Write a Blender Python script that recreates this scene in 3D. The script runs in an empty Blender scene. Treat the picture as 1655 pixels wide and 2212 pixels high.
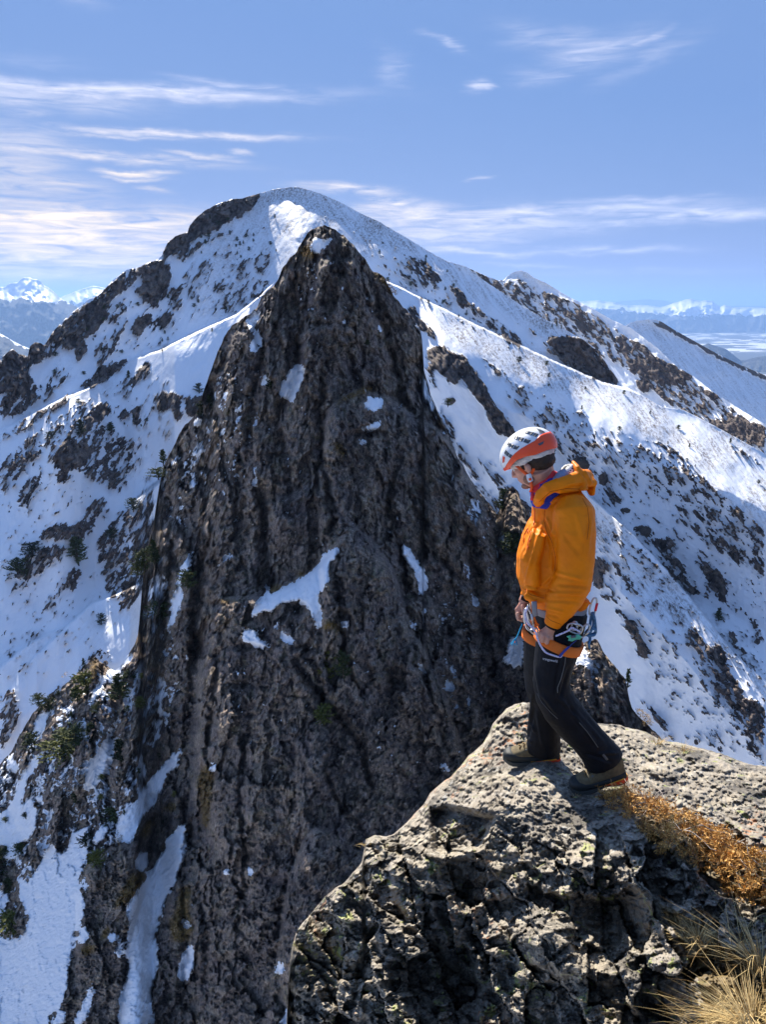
import bpy, math, random
import numpy as np
from mathutils import Vector, Matrix

# ------------------------------------------------------------------ camera, world, sun, exposure
scene = bpy.context.scene
COL = scene.collection
W0, H0, FPX = 1655.0, 2212.0, 1620.0
PITCH = math.atan(446.0 / FPX)
CP, SP = math.cos(PITCH), math.sin(PITCH)
cam = bpy.data.cameras.new('camera')
cam.sensor_fit = 'HORIZONTAL'
cam.sensor_width = 36.0
cam.lens = 36.0 * FPX / W0
cam.clip_start = 0.05
cam.clip_end = 200000.0
camo = bpy.data.objects.new('camera', cam)
COL.objects.link(camo)
camo.location = (0, 0, 0)
camo.rotation_euler = (math.pi / 2 - PITCH, 0, 0)
scene.camera = camo

SUN_AZ, SUN_EL = math.radians(-19.0), math.radians(38.5)   # azimuth from +Y, negative towards -X
SUND = Vector((math.sin(SUN_AZ) * math.cos(SUN_EL), math.cos(SUN_AZ) * math.cos(SUN_EL), math.sin(SUN_EL)))
sl = bpy.data.lights.new('sun', 'SUN')
sl.energy = 4.0
sl.angle = math.radians(0.5)
sl.color = (1.0, 0.93, 0.82)
so = bpy.data.objects.new('sun', sl)
COL.objects.link(so)
so.rotation_euler = SUND.to_track_quat('Z', 'Y').to_euler()

scene.view_settings.view_transform = 'Standard'
scene.view_settings.look = 'None'
scene.view_settings.exposure = 1.40
scene.view_settings.gamma = 1.0
scene.view_settings.use_curve_mapping = False
scene.render.engine = 'CYCLES'
scene.cycles.use_denoising = True
scene.cycles.max_bounces = 6
scene.cycles.diffuse_bounces = 3
scene.cycles.volume_bounces = 1
scene.cycles.sample_clamp_indirect = 4.0

# ------------------------------------------------------------------ photograph rays <-> world
def ray(u, v):
    X = (np.asarray(u, float) - W0 / 2) / FPX
    Y = -(np.asarray(v, float) - H0 / 2) / FPX
    return X, CP + Y * SP, -SP + Y * CP
def at(u, v, D):
    """world point on the ray of a photo position, at world depth y = D"""
    x, y, z = ray(u, v)
    return Vector((float(x / y * D), float(D), float(z / y * D)))
def tane(v):
    x, y, z = ray(0, v)
    return -z / y
def azel(u, v):
    x, y, z = ray(u, v)
    return math.atan2(float(x), float(y)), math.atan2(float(z), math.hypot(float(x), float(y)))

ZT = {'D': (0, 0, 1), 'Z1': (1020.7, 882.7, .2244), 'Z2': (1020.7, 1268.9, .2333), 'Z3': (0, 358.6, .5), 'Z4': (827.6, 386.2, .5),
      'Z5': (0, 882.7, .3492), 'Z6': (0, 1544.8, .4333), 'Z7': (606.9, 1489.6, .6334), 'Z8': (496.5, 468.9, .4),
      'R1': (1213.7, 937.9, .3243), 'R4': (0, 579.3, .16667), 'R5': (1241.3, 606.9, .25), 'R6': (1268.9, 1682.7, .2394),
      'R7': (441.4, 1048.2, .4)}
def zt(k, pts):
    ox, oy, s = ZT[k]
    return [(ox + s * a, oy + s * b) for a, b in pts]

# ------------------------------------------------------------------ world: sky and clouds
def N(nt, t, **kw):
    n = nt.nodes.new(t)
    for k, v in kw.items():
        if k == 'inp':
            for i, val in v.items():
                n.inputs[i].default_value = val
        else:
            setattr(n, k, v)
    return n
def M_(nt, op, a, b=None, c=None, clamp=False):
    n = nt.nodes.new('ShaderNodeMath')
    n.operation = op
    n.use_clamp = clamp
    for i, x in enumerate((a, b, c)):
        if x is None:
            continue
        if isinstance(x, (int, float)):
            n.inputs[i].default_value = x
        else:
            nt.links.new(x, n.inputs[i])
    return n.outputs[0]
def ramp(nt, fac, stops, interp='LINEAR'):
    n = nt.nodes.new('ShaderNodeValToRGB')
    cr = n.color_ramp
    cr.interpolation = interp
    while len(cr.elements) < len(stops):
        cr.elements.new(0.5)
    for e, (p, c) in zip(cr.elements, stops):
        e.position = p
        e.color = (c, c, c, 1) if isinstance(c, (int, float)) else (*c, 1)
    nt.links.new(fac, n.inputs[0])
    return n.outputs[0]
def mix(nt, fac, a, b, mode='MIX'):
    n = nt.nodes.new('ShaderNodeMix')
    n.data_type = 'RGBA'
    n.blend_type = mode
    for sock, x in ((n.inputs[0], fac), (n.inputs[6], a), (n.inputs[7], b)):
        if isinstance(x, (int, float)):
            sock.default_value = x
        elif isinstance(x, tuple):
            sock.default_value = (*x, 1)
        else:
            nt.links.new(x, sock)
    return n.outputs[2]

world = bpy.data.worlds.new('World')
scene.world = world
world.use_nodes = True
wt = world.node_tree
wt.nodes.clear()
sky = N(wt, 'ShaderNodeTexSky', sky_type='NISHITA')
sky.sun_disc = False
sky.sun_elevation = SUN_EL
sky.sun_rotation = SUN_AZ
sky.altitude = 2300
sky.air_density = 1.0
sky.dust_density = 0.35
sky.ozone_density = 3.0
tc = N(wt, 'ShaderNodeTexCoord')
sep = N(wt, 'ShaderNodeSeparateXYZ')
wt.links.new(tc.outputs['Generated'], sep.inputs[0])
AZ = M_(wt, 'ARCTAN2', sep.outputs[0], sep.outputs[1])
EL = M_(wt, 'ARCSINE', sep.outputs[2])
# domain warp, so that no cloud has a drawn edge
comb = N(wt, 'ShaderNodeCombineXYZ')
wt.links.new(M_(wt, 'MULTIPLY', AZ, 3.0), comb.inputs[0])
wt.links.new(M_(wt, 'MULTIPLY', EL, 26.0), comb.inputs[1])
nz = N(wt, 'ShaderNodeTexNoise', inp={'Scale': 1.6, 'Detail': 7.0, 'Roughness': 0.62, 'Distortion': 0.5})
wt.links.new(comb.outputs[0], nz.inputs['Vector'])
comb2 = N(wt, 'ShaderNodeCombineXYZ')
wt.links.new(M_(wt, 'MULTIPLY', AZ, 15.0), comb2.inputs[0])
wt.links.new(M_(wt, 'MULTIPLY', EL, 130.0), comb2.inputs[1])
nf = N(wt, 'ShaderNodeTexNoise', inp={'Scale': 1.0, 'Detail': 8.0, 'Roughness': 0.6, 'Distortion': 0.8})
wt.links.new(comb2.outputs[0], nf.inputs['Vector'])
comb3 = N(wt, 'ShaderNodeCombineXYZ')
wt.links.new(M_(wt, 'MULTIPLY', AZ, 14.0), comb3.inputs[0])
wt.links.new(M_(wt, 'MULTIPLY', EL, 24.0), comb3.inputs[1])
nw = N(wt, 'ShaderNodeTexNoise', inp={'Scale': 1.0, 'Detail': 5.0, 'Roughness': 0.55})
wt.links.new(comb3.outputs[0], nw.inputs['Vector'])
ELw = M_(wt, 'ADD', EL, M_(wt, 'MULTIPLY', M_(wt, 'SUBTRACT', nw.outputs[0], 0.5), 0.022))
AZw = M_(wt, 'ADD', AZ, M_(wt, 'MULTIPLY', M_(wt, 'SUBTRACT', nz.outputs[0], 0.5), 0.10))
# (u centre, v centre, half length, half thickness, tilt, strength)
CLOUDS = [(230, 200, 380, 10, -.03, .85), (60, 208, 190, 15, .0, .55), (520, 186, 120, 5, .06, .5), (40, 240, 70, 7, 0, .3),
          (390, 292, 200, 5, .0, .9), (250, 297, 120, 3, 0, .4), (20, 300, 110, 22, 0, .45), (160, 333, 260, 6, .03, .7), (430, 340, 70, 4, .05, .7), (515, 331, 26, 4, 0, .5),
          (40, 345, 90, 40, 0, .42), (295, 373, 62, 4, 0, .95), (300, 384, 55, 3, 0, .8), (70, 373, 60, 4, 0, .45), (75, 402, 130, 18, 0, .5), (45, 436, 90, 8, 0, .4),
          (340, 409, 34, 5, .1, .4), (150, 478, 340, 22, 0, 1.0), (100, 515, 370, 30, 0, .95), (120, 556, 330, 26, 0, .85), (130, 592, 300, 14, 0, .55),
          (740, 410, 90, 8, .08, 0.87), (830, 436, 60, 6, 0, 0.87), (900, 458, 140, 12, .02, 0.87), (1000, 480, 260, 20, .03, 0.87), (960, 512, 190, 14, 0, 0.80),
          (1230, 457, 300, 9, 0, 0.87), (1480, 462, 200, 9, .03, 0.87), (1390, 432, 120, 5, .02, 0.58), (1250, 440, 80, 6, 0, 0.43), (1290, 489, 190, 7, -.02, 0.58),
          (1320, 541, 140, 6, 0, 0.80), (1020, 545, 130, 6, .04, 0.87), (1130, 574, 120, 4, .05, 0.36), (1350, 588, 240, 6, 0, 0.20),
          (1180, 78, 90, 14, .15, 0.32), (1300, 110, 90, 20, -.1, 0.38), (1400, 92, 40, 7, -.3, 0.43), (1165, 165, 60, 12, 0, 0.29), (1030, 190, 22, 6, 0, 0.87),
          (965, 95, 40, 6, .4, 0.43), (850, 150, 30, 22, .4, 0.23), (1040, 384, 22, 3, 0, 0.41), (60, 130, 90, 10, 0, .1), (1400, 130, 90, 12, -.35, .2), (190, 10, 40, 8, 0, .12)]
tot = None
for (u, v, hl, ht, tilt, st) in CLOUDS:
    a, e = azel(u, v)
    sa, se = hl / FPX * 0.93, ht / FPX * 1.15
    dx = M_(wt, 'SUBTRACT', AZw, a)
    dy = M_(wt, 'ADD', M_(wt, 'SUBTRACT', ELw, e), M_(wt, 'MULTIPLY', dx, tilt))
    q = M_(wt, 'ADD', M_(wt, 'POWER', M_(wt, 'ABSOLUTE', M_(wt, 'MULTIPLY', dx, 1 / sa)), 2.6), M_(wt, 'POWER', M_(wt, 'ABSOLUTE', M_(wt, 'MULTIPLY', dy, 1 / se)), 2.0))
    g = M_(wt, 'MULTIPLY', M_(wt, 'EXPONENT', M_(wt, 'MULTIPLY', q, -1.0)), st)
    tot = g if tot is None else M_(wt, 'MAXIMUM', tot, g)
# the same sheets go on over the rest of the sky, thinner
rest = ramp(wt, nz.outputs[0], [(0.58, 0.0), (0.78, 0.30)])
away = M_(wt, 'SUBTRACT', M_(wt, 'ABSOLUTE', AZ), 0.62, clamp=True)
rest = M_(wt, 'MULTIPLY', rest, M_(wt, 'MULTIPLY', away, 3.0, clamp=True))
tot = M_(wt, 'MAXIMUM', tot, rest)
tex = ramp(wt, nf.outputs[0], [(0.32, 0.12), (0.50, 0.68), (0.70, 1.25)])
cf = M_(wt, 'MULTIPLY', tot, tex)
cf = M_(wt, 'ADD', cf, M_(wt, 'MULTIPLY', tot, M_(wt, 'SUBTRACT', nz.outputs[0], 0.5)), clamp=True)
warm = M_(wt, 'MULTIPLY', M_(wt, 'SUBTRACT', 0.24, EL, clamp=True), 8.0, clamp=True)
left = M_(wt, 'MULTIPLY', M_(wt, 'SUBTRACT', 0.25, AZ, clamp=True), 2.2, clamp=True)
SKY_GAIN = 5.0
ccol = mix(wt, M_(wt, 'MULTIPLY', warm, left), (3.75, 3.75, 4.35), (6.0, 4.75, 3.0))
# the blue of the photograph: Nishita, a little more violet
sc_ = N(wt, 'ShaderNodeSeparateColor')
wt.links.new(sky.outputs[0], sc_.inputs[0])
cc_ = N(wt, 'ShaderNodeCombineColor')
for i_, (g_, k_) in enumerate(((0.60, 0.435), (0.27, 0.865), (0.01, 2.50))):     # the even, high-key sky of the photograph
    wt.links.new(M_(wt, 'MULTIPLY', M_(wt, 'POWER', M_(wt, 'MAXIMUM', sc_.outputs[i_], (2.3, 3.9, 6.5)[i_]), g_), k_), cc_.inputs[i_])
tint = cc_.outputs[0]
hs = N(wt, 'ShaderNodeHueSaturation', inp={'Saturation': 1.0, 'Value': 1.0})
wt.links.new(tint, hs.inputs['Color'])
final = mix(wt, cf, hs.outputs[0], ccol)
bg = N(wt, 'ShaderNodeBackground')
bg.inputs['Strength'].default_value = 0.10
wt.links.new(final, bg.inputs['Color'])
wo = N(wt, 'ShaderNodeOutputWorld')
wt.links.new(bg.outputs[0], wo.inputs['Surface'])

# ------------------------------------------------------------------ numpy noise
_rng = np.random.RandomState(7)
_perm = _rng.permutation(256)
_perm = np.concatenate([_perm, _perm, _perm]).astype(np.int32)
_g = _rng.normal(size=(256, 3))
_g /= np.linalg.norm(_g, axis=1)[:, None]
def pnoise(x, y, z):
    xi, yi, zi = np.floor(x).astype(np.int64), np.floor(y).astype(np.int64), np.floor(z).astype(np.int64)
    fx, fy, fz = x - xi, y - yi, z - zi
    u, v, w = fx * fx * fx * (fx * (fx * 6 - 15) + 10), fy * fy * fy * (fy * (fy * 6 - 15) + 10), fz * fz * fz * (fz * (fz * 6 - 15) + 10)
    xi &= 255; yi &= 255; zi &= 255
    out = 0
    for a in (0, 1):
        pa = _perm[xi + a]
        wa = u if a else 1 - u
        for b in (0, 1):
            pb = _perm[pa + yi + b]
            wb = wa * (v if b else 1 - v)
            for c in (0, 1):
                g = _g[_perm[pb + zi + c]]
                wc = wb * (w if c else 1 - w)
                out = out + wc * (g[..., 0] * (fx - a) + g[..., 1] * (fy - b) + g[..., 2] * (fz - c))
    return out * 1.5
def fbm(x, y, z, oc=5, gain=0.5, ridged=False):
    s, a, f, t = 0, 1.0, 1.0, 0.0
    for i in range(oc):
        n = pnoise(x * f + 17.3 * i, y * f - 9.1 * i, z * f + 4.7 * i)
        if ridged:
            n = 1 - 2 * np.abs(n)
        s = s + a * n
        t += a
        a *= gain
        f *= 2.03
    return s / t
def cells(x, y, z, seed=0, jit=0.9):
    """nearest-cell facets: (tilted plane offset, border closeness)"""
    xi, yi, zi = np.floor(x), np.floor(y), np.floor(z)
    d1 = np.full(x.shape, 9.0); d2 = np.full(x.shape, 9.0); off = np.zeros(x.shape)
    for a in (-1, 0, 1):
        for b in (-1, 0, 1):
            for c in (-1, 0, 1):
                cx, cy, cz = (xi + a).astype(np.int64), (yi + b).astype(np.int64), (zi + c).astype(np.int64)
                h = _perm[_perm[_perm[(cx + seed) & 255] + (cy & 255)] + (cz & 255)]
                g = _g[h]
                px, py, pz = cx + .5 + g[..., 0] * .5 * jit, cy + .5 + g[..., 1] * .5 * jit, cz + .5 + g[..., 2] * .5 * jit
                dx, dy, dz = x - px, y - py, z - pz
                d = dx * dx + dy * dy + dz * dz
                g2 = _g[(h * 7 + 13) & 255]
                o = dx * g2[..., 0] + dy * g2[..., 1] + dz * g2[..., 2] + g2[..., 1] * 0.8
                nearer = d < d1
                d2 = np.where(nearer, d1, np.minimum(d2, d))
                off = np.where(nearer, o, off)
                d1 = np.where(nearer, d, d1)
    return off, np.sqrt(d2) - np.sqrt(d1)

# ------------------------------------------------------------------ painted maps in photo coordinates
GS = 3.0
GU0, GU1, GV0, GV1 = -330.0, 1980.0, 370.0, 2500.0
gnu, gnv = int((GU1 - GU0) / GS) + 1, int((GV1 - GV0) / GS) + 1
gu = GU0 + GS * np.arange(gnu)
gv = GV0 + GS * np.arange(gnv)
def inpoly(px, py, poly):
    ins = np.zeros(px.shape, bool)
    n = len(poly)
    for i in range(n):
        x1, y1 = poly[i]; x2, y2 = poly[(i + 1) % n]
        if y1 == y2:
            continue
        c = ((y1 > py) != (y2 > py)) & (px < (x2 - x1) * (py - y1) / (y2 - y1) + x1)
        ins ^= c
    return ins
def paint(arr, poly, val, mode='set'):
    xs = [p[0] for p in poly]; ys = [p[1] for p in poly]
    i0, i1 = max(0, int((min(xs) - GU0) / GS)), min(gnu, int((max(xs) - GU0) / GS) + 2)
    j0, j1 = max(0, int((min(ys) - GV0) / GS)), min(gnv, int((max(ys) - GV0) / GS) + 2)
    if i1 <= i0 or j1 <= j0:
        return
    U, V = np.meshgrid(gu[i0:i1], gv[j0:j1])
    m = inpoly(U, V, poly)
    sub = arr[j0:j1, i0:i1]
    sub[m] = np.maximum(sub[m], val) if mode == 'max' else val
def blur(a, r, it=2):
    k = int(max(1, round(r)))
    for _ in range(it):
        for ax in (0, 1):
            p = np.pad(a, [(k, k) if i == ax else (0, 0) for i in (0, 1)], mode='edge')
            c = np.cumsum(np.insert(p, 0, 0, axis=ax), axis=ax)
            n = 2 * k + 1
            if ax == 0:
                a = (c[n:] - c[:-n]) / n
            else:
                a = (c[:, n:] - c[:, :-n]) / n
    return a
def samp(a, u, v):
    x = np.clip((u - GU0) / GS, 0, gnu - 1.001); y = np.clip((v - GV0) / GS, 0, gnv - 1.001)
    i, j = x.astype(int), y.astype(int)
    fx, fy = x - i, y - j
    return a[j, i] * (1 - fx) * (1 - fy) + a[j, i + 1] * fx * (1 - fy) + a[j + 1, i] * (1 - fx) * fy + a[j + 1, i + 1] * fx * fy
def line(pts):
    xs = np.array([p[0] for p in pts], float); ys = np.array([p[1] for p in pts], float)
    return lambda u: np.interp(u, xs, ys)
def smooth1(f, r):
    us = np.arange(-700, 2400, 4.0)
    y = f(us)
    k = int(r / 4)
    for _ in range(2):
        p = np.pad(y, k, mode='edge')
        c = np.cumsum(np.insert(p, 0, 0))
        y = (c[2 * k + 1:] - c[:-(2 * k + 1)]) / (2 * k + 1)
    return lambda u: np.interp(u, us, y)
def depth_field(T, D0, slope):
    """walk down every photo column from the skyline; a slope angle map gives the fall towards the camera"""
    D = np.zeros((gnv, gnu))
    t = tane(gv)
    Ts, D0s = T(gu), D0(gu)
    lnD = np.log(D0s)
    for j in range(gnv):
        D[j] = lnD
        if j + 1 < gnv:
            dt = t[j + 1] - t[j]
            act = gv[j] >= Ts
            lnD = np.where(act, lnD - dt / np.maximum(0.18, np.tan(np.radians(slope[j])) + t[j]), lnD)
    return np.exp(D)
def dist_to(u, v, pts):
    """distance in photo units to a polyline"""
    d = np.full(u.shape, 1e9)
    for (x1, y1), (x2, y2) in zip(pts[:-1], pts[1:]):
        dx, dy = x2 - x1, y2 - y1
        L = dx * dx + dy * dy + 1e-9
        t = np.clip(((u - x1) * dx + (v - y1) * dy) / L, 0, 1)
        d = np.minimum(d, (u - x1 - t * dx) ** 2 + (v - y1 - t * dy) ** 2)
    return np.sqrt(d)

# ------------------------------------------------------------------ mesh helpers
def tag(o, label=None, cat=None, group=None, kind=None):
    if label: o['label'] = label
    if cat: o['category'] = cat
    if group: o['group'] = group
    if kind: o['kind'] = kind
    return o
def link(name, me, mat=None, parent=None, smooth=True):
    o = bpy.data.objects.new(name, me)
    COL.objects.link(o)
    if mat is not None:
        me.materials.clear()
        for m in (mat if isinstance(mat, (list, tuple)) else [mat]):
            me.materials.append(m)
    if smooth and len(me.polygons):
        me.polygons.foreach_set('use_smooth', np.ones(len(me.polygons), bool))
    if parent is not None:
        o.parent = parent
    return o
def empty(name, loc=(0, 0, 0), rz=0.0):
    o = bpy.data.objects.new(name, None)
    COL.objects.link(o)
    o.location = loc
    o.rotation_euler = (0, 0, rz)
    return o
def mesh_np(name, co, quads, attrs=None):
    me = bpy.data.meshes.new(name)
    nv, nf = len(co), len(quads)
    k = quads.shape[1]
    me.vertices.add(nv)
    me.vertices.foreach_set('co', np.ascontiguousarray(co, np.float32).ravel())
    me.loops.add(nf * k)
    me.loops.foreach_set('vertex_index', quads.astype(np.int32).ravel())
    me.polygons.add(nf)
    me.polygons.foreach_set('loop_start', np.arange(0, nf * k, k, dtype=np.int32))
    me.polygons.foreach_set('loop_total', np.full(nf, k, np.int32))
    me.update(calc_edges=True)
    for an, arr in (attrs or {}).items():
        at_ = me.attributes.new(an, 'FLOAT', 'POINT')
        at_.data.foreach_set('value', np.ascontiguousarray(arr, np.float32).ravel())
    return me
def gridmesh(name, X, Y, Z, attrs=None):
    r, c = X.shape
    idx = np.arange(r * c).reshape(r, c)
    q = np.stack([idx[:-1, :-1], idx[1:, :-1], idx[1:, 1:], idx[:-1, 1:]], -1).reshape(-1, 4)
    return mesh_np(name, np.stack([X, Y, Z], -1).reshape(-1, 3), q, {k: a for k, a in (attrs or {}).items()})
def sheet(T, B, u0, u1, du, nrow, Dfun, skirt=True, back=0.03, drop=0.5):
    """photo-referenced terrain sheet: rows from the skyline T(u) down to B(u); Dfun(U,V)->depth, attrs.
    Rows behind the skyline fall away on the far side, so that it is a body and not a card."""
    us = np.arange(u0, u1 + du, du)
    t = np.linspace(0, 1, nrow)
    U = np.repeat(us[None, :], nrow, 0)
    V = T(us)[None, :] + t[:, None] * (B(us) - T(us))[None, :]
    D, at_ = Dfun(U, V)
    x, y, z = ray(U, V)
    X, Y, Z = x / y * D, D, z / y * D
    if skirt:
        ex = []
        D0 = np.median(D[0])
        te = -z[0] / y[0]
        for k, (fb, fd) in enumerate(((.008, .004), (.03, .03), (.10, .15), (.25, .5))):
            dy = D0 * fb * back / .03
            ex.append((X[0] + X[0] / Y[0] * dy, Y[0] + dy, Z[0] - dy * te - D0 * fd * drop))
        X = np.vstack([e[0][None] for e in ex[::-1]] + [X]); Y = np.vstack([e[1][None] for e in ex[::-1]] + [Y]); Z = np.vstack([e[2][None] for e in ex[::-1]] + [Z])
        at_ = {k: np.vstack([a[:1]] * len(ex) + [a]) for k, a in at_.items()}
    return X, Y, Z, at_
# ------------------------------------------------------------------ materials
def new_mat(name):
    m = bpy.data.materials.new(name)
    m.use_nodes = True
    nt = m.node_tree
    b = nt.nodes['Principled BSDF']
    return m, nt, b
def terrain_mat(name, s, rockcols, snow=(0.88, 0.90, 0.93), bump=0.6, lichen=0.25, snow_bump=0.25, edge=0.28, rip=(1, 1, 1)):
    """s = size in metres of the coarse rock grain"""
    m, nt, b = new_mat(name)
    L = nt.links.new
    co = N(nt, 'ShaderNodeTexCoord').outputs['Object']
    def noise(scale, detail=6.0, rough=0.6, dist=0.0, vec=None):
        n = N(nt, 'ShaderNodeTexNoise', inp={'Scale': scale, 'Detail': detail, 'Roughness': rough, 'Distortion': dist})
        L(vec if vec is not None else co, n.inputs['Vector'])
        return n.outputs[0]
    def att(a):
        n = N(nt, 'ShaderNodeAttribute', attribute_name=a)
        return n.outputs['Fac']
    n1, n2, n3 = noise(0.35 / s, 6, .65), noise(1.6 / s, 8, .72, .3), noise(9.0 / s, 5, .7)
    c = ramp(nt, n2, [(0.28, rockcols[0]), (0.5, rockcols[1]), (0.66, rockcols[2]), (0.82, rockcols[3])])
    c = mix(nt, ramp(nt, n1, [(0.42, 0), (0.62, .55)]), c, rockcols[4])
    vf = N(nt, 'ShaderNodeVectorMath', operation='MULTIPLY', inp={1: (1.0, .6, .30)})
    L(co, vf.inputs[0])
    nfib = noise(5.0 / s, 7, .7, .5, vf.outputs[0])
    c = mix(nt, 1.0, c, ramp(nt, nfib, [(.30, .30), (.5, 1.0), (.70, 1.85)]), 'MULTIPLY')
    # lichen crusts and dark stains with a shape of their own
    nl = noise(0.9 / s, 7, .7, .6)
    c = mix(nt, M_(nt, 'MULTIPLY', ramp(nt, nl, [(0.54, 0), (0.64, 1)]), lichen), c, (0.17, 0.172, 0.085))
    c = mix(nt, ramp(nt, n3, [(0.60, 0), (0.72, .55)]), c, (0.36, 0.33, 0.29))
    c = mix(nt, ramp(nt, n3, [(0.33, .85), (0.46, 0)]), c, (0.022, 0.020, 0.020))
    g = att('grass')
    gf = M_(nt, 'MULTIPLY', g, ramp(nt, noise(3.0 / s, 5, .7), [(0.36, 0), (0.5, 1)]))
    c = mix(nt, gf, c, ramp(nt, n2, [(0.3, (0.10, 0.065, 0.02)), (0.7, (0.36, 0.23, 0.08))]))
    c = mix(nt, 1.0, c, ramp(nt, att('tone'), [(0.0, (.58, .56, .58)), (.5, (1, 1, 1)), (1.0, (1.45, 1.40, 1.28))]), 'MULTIPLY')
    r = att('rock')
    rn = M_(nt, 'ADD', r, M_(nt, 'MULTIPLY', M_(nt, 'SUBTRACT', noise(2.2 / s, 7, .7), 0.5), edge))
    rf = ramp(nt, rn, [(0.475, 0), (0.525, 1)])
    # thin snow with stones and grass showing through
    vm = N(nt, 'ShaderNodeVectorMath', operation='MULTIPLY', inp={1: rip})
    L(co, vm.inputs[0])
    gr = noise(1.7 / s, 9, .78, .4, vm.outputs[0])
    thin = M_(nt, 'MULTIPLY', att('grit'), ramp(nt, gr, [(0.43, 0), (0.58, 1)]))
    sn = mix(nt, M_(nt, 'MULTIPLY', thin, 0.85), snow, ramp(nt, n3, [(0.3, (0.11, 0.085, 0.07)), (0.7, (0.35, 0.29, 0.24))]))
    col = mix(nt, rf, sn, c)
    L(col, b.inputs['Base Color'])
    L(ramp(nt, rf, [(0, .55), (1, .85)]), b.inputs['Roughness'])
    b.inputs['Specular IOR Level'].default_value = 0.25
    hs_ = M_(nt, 'ADD', M_(nt, 'MULTIPLY', noise(0.8 / s, 8, .62, .4, vm.outputs[0]), snow_bump), M_(nt, 'MULTIPLY', gr, snow_bump * .25))
    hr = M_(nt, 'ADD', M_(nt, 'MULTIPLY', n2, 1.0), M_(nt, 'MULTIPLY', n3, 0.30))
    hr = M_(nt, 'ADD', M_(nt, 'ADD', hr, 0.25), M_(nt, 'MULTIPLY', nfib, .45))
    mh = N(nt, 'ShaderNodeMix', data_type='FLOAT')
    L(rf, mh.inputs[0]); L(hs_, mh.inputs[2]); L(hr, mh.inputs[3])
    bp = N(nt, 'ShaderNodeBump', inp={'Strength': bump, 'Distance': s * 0.9})
    L(mh.outputs[0], bp.inputs['Height'])
    L(bp.outputs[0], b.inputs['Normal'])
    return m
ROCK_FAR = [(0.055, 0.042, 0.038), (0.14, 0.108, 0.092), (0.22, 0.175, 0.145), (0.34, 0.28, 0.235), (0.16, 0.125, 0.115)]
ROCK_TOWER = [(0.095, 0.075, 0.062), (0.28, 0.222, 0.178), (0.44, 0.36, 0.29), (0.66, 0.58, 0.48), (0.31, 0.242, 0.222)]

# ------------------------------------------------------------------ main mountain
def strokes(arr, k, items, mode='max'):
    for val, pts in items:
        paint(arr, zt(k, pts), val, mode)
T_M = line([(-300, 880), (-60, 800), (0, 778), (12, 764), (22, 757), (28, 754), (33, 758), (40, 765), (60, 770), (64, 750), (75, 740), (86, 741), (96, 746),
            (103, 735), (115, 716), (135, 695), (150, 680), (165, 668), (180, 658), (190, 648), (215, 637), (228, 622), (245, 605), (262, 592), (275, 583),
            (300, 578), (320, 568), (340, 562), (350, 552), (352, 545), (362, 525), (380, 510), (405, 502), (410, 488), (425, 470), (440, 457), (470, 441), (500, 431),
            (520, 430), (545, 423), (565, 417), (600, 408), (620, 406), (635, 404), (650, 406), (665, 410), (700, 422), (740, 440), (780, 462), (820, 480), (850, 498),
            (880, 515), (920, 540), (960, 562), (1003, 577), (1053, 611), (1090, 636), (1128, 661), (1178, 690), (1228, 716), (1262, 735), (1285, 752), (1307, 781),
            (1332, 816), (1345, 832), (1377, 848), (1427, 878), (1477, 886), (1527, 911), (1590, 945), (1655, 981), (2000, 1170)])
T_P = line([(-700, 2300), (-300, 1900), (-100, 1740), (0, 1650), (25, 1622), (35, 1600), (50, 1575), (70, 1540), (100, 1515), (125, 1490), (150, 1470), (180, 1440), (205, 1418),
            (215, 1428), (250, 1450), (270, 1425), (290, 1392), (298, 1370), (303, 1320), (308, 1250), (318, 1185), (332, 1130), (338, 1085), (345, 1045), (352, 1010),
            (362, 985), (378, 962), (388, 935), (402, 915), (425, 893), (434, 860), (440, 845), (455, 802), (470, 762), (485, 728), (500, 705), (520, 690), (540, 678), (556, 665), (566, 640), (600, 608),
            (610, 580), (625, 560), (640, 545), (655, 520), (665, 503), (680, 492), (700, 488), (715, 491), (735, 505), (765, 530), (785, 555), (800, 580), (830, 600), (850, 640), (880, 670),
            (900, 700), (908, 715), (913, 740), (916, 800), (930, 850), (950, 900), (970, 940), (990, 990), (1020, 1040), (1050, 1082), (1074, 1112), (1092, 1064), (1104, 1052), (1118, 1066), (1135, 1100), (1150, 1140), (1165, 1190), (1185, 1270), (1200, 1340), (1215, 1395), (1228, 1398), (1240, 1397), (1275, 1382), (1292, 1381), (1303, 1408), (1330, 1440), (1352, 1470), (1360, 1510), (1366, 1530), (1380, 1548), (1402, 1567), (1425, 1590), (1480, 1640), (1600, 1780), (2400, 2500)])
B_M = smooth1(line([(-700, 2450), (-300, 2050), (0, 1800), (150, 1620), (290, 1560), (345, 1240), (430, 1060), (560, 840), (700, 720), (830, 780), (930, 1000), (1060, 1260), (1140, 1400), (1240, 1560), (1420, 1700), (1655, 1790), (2400, 1950)]), 30)
D0_M = line([(-700, 300), (0, 330), (200, 375), (400, 430), (560, 480), (640, 470), (900, 440), (1003, 425), (1278, 385), (1655, 325), (2400, 230)])
slope = np.full((gnv, gnu), 44.0)
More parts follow.
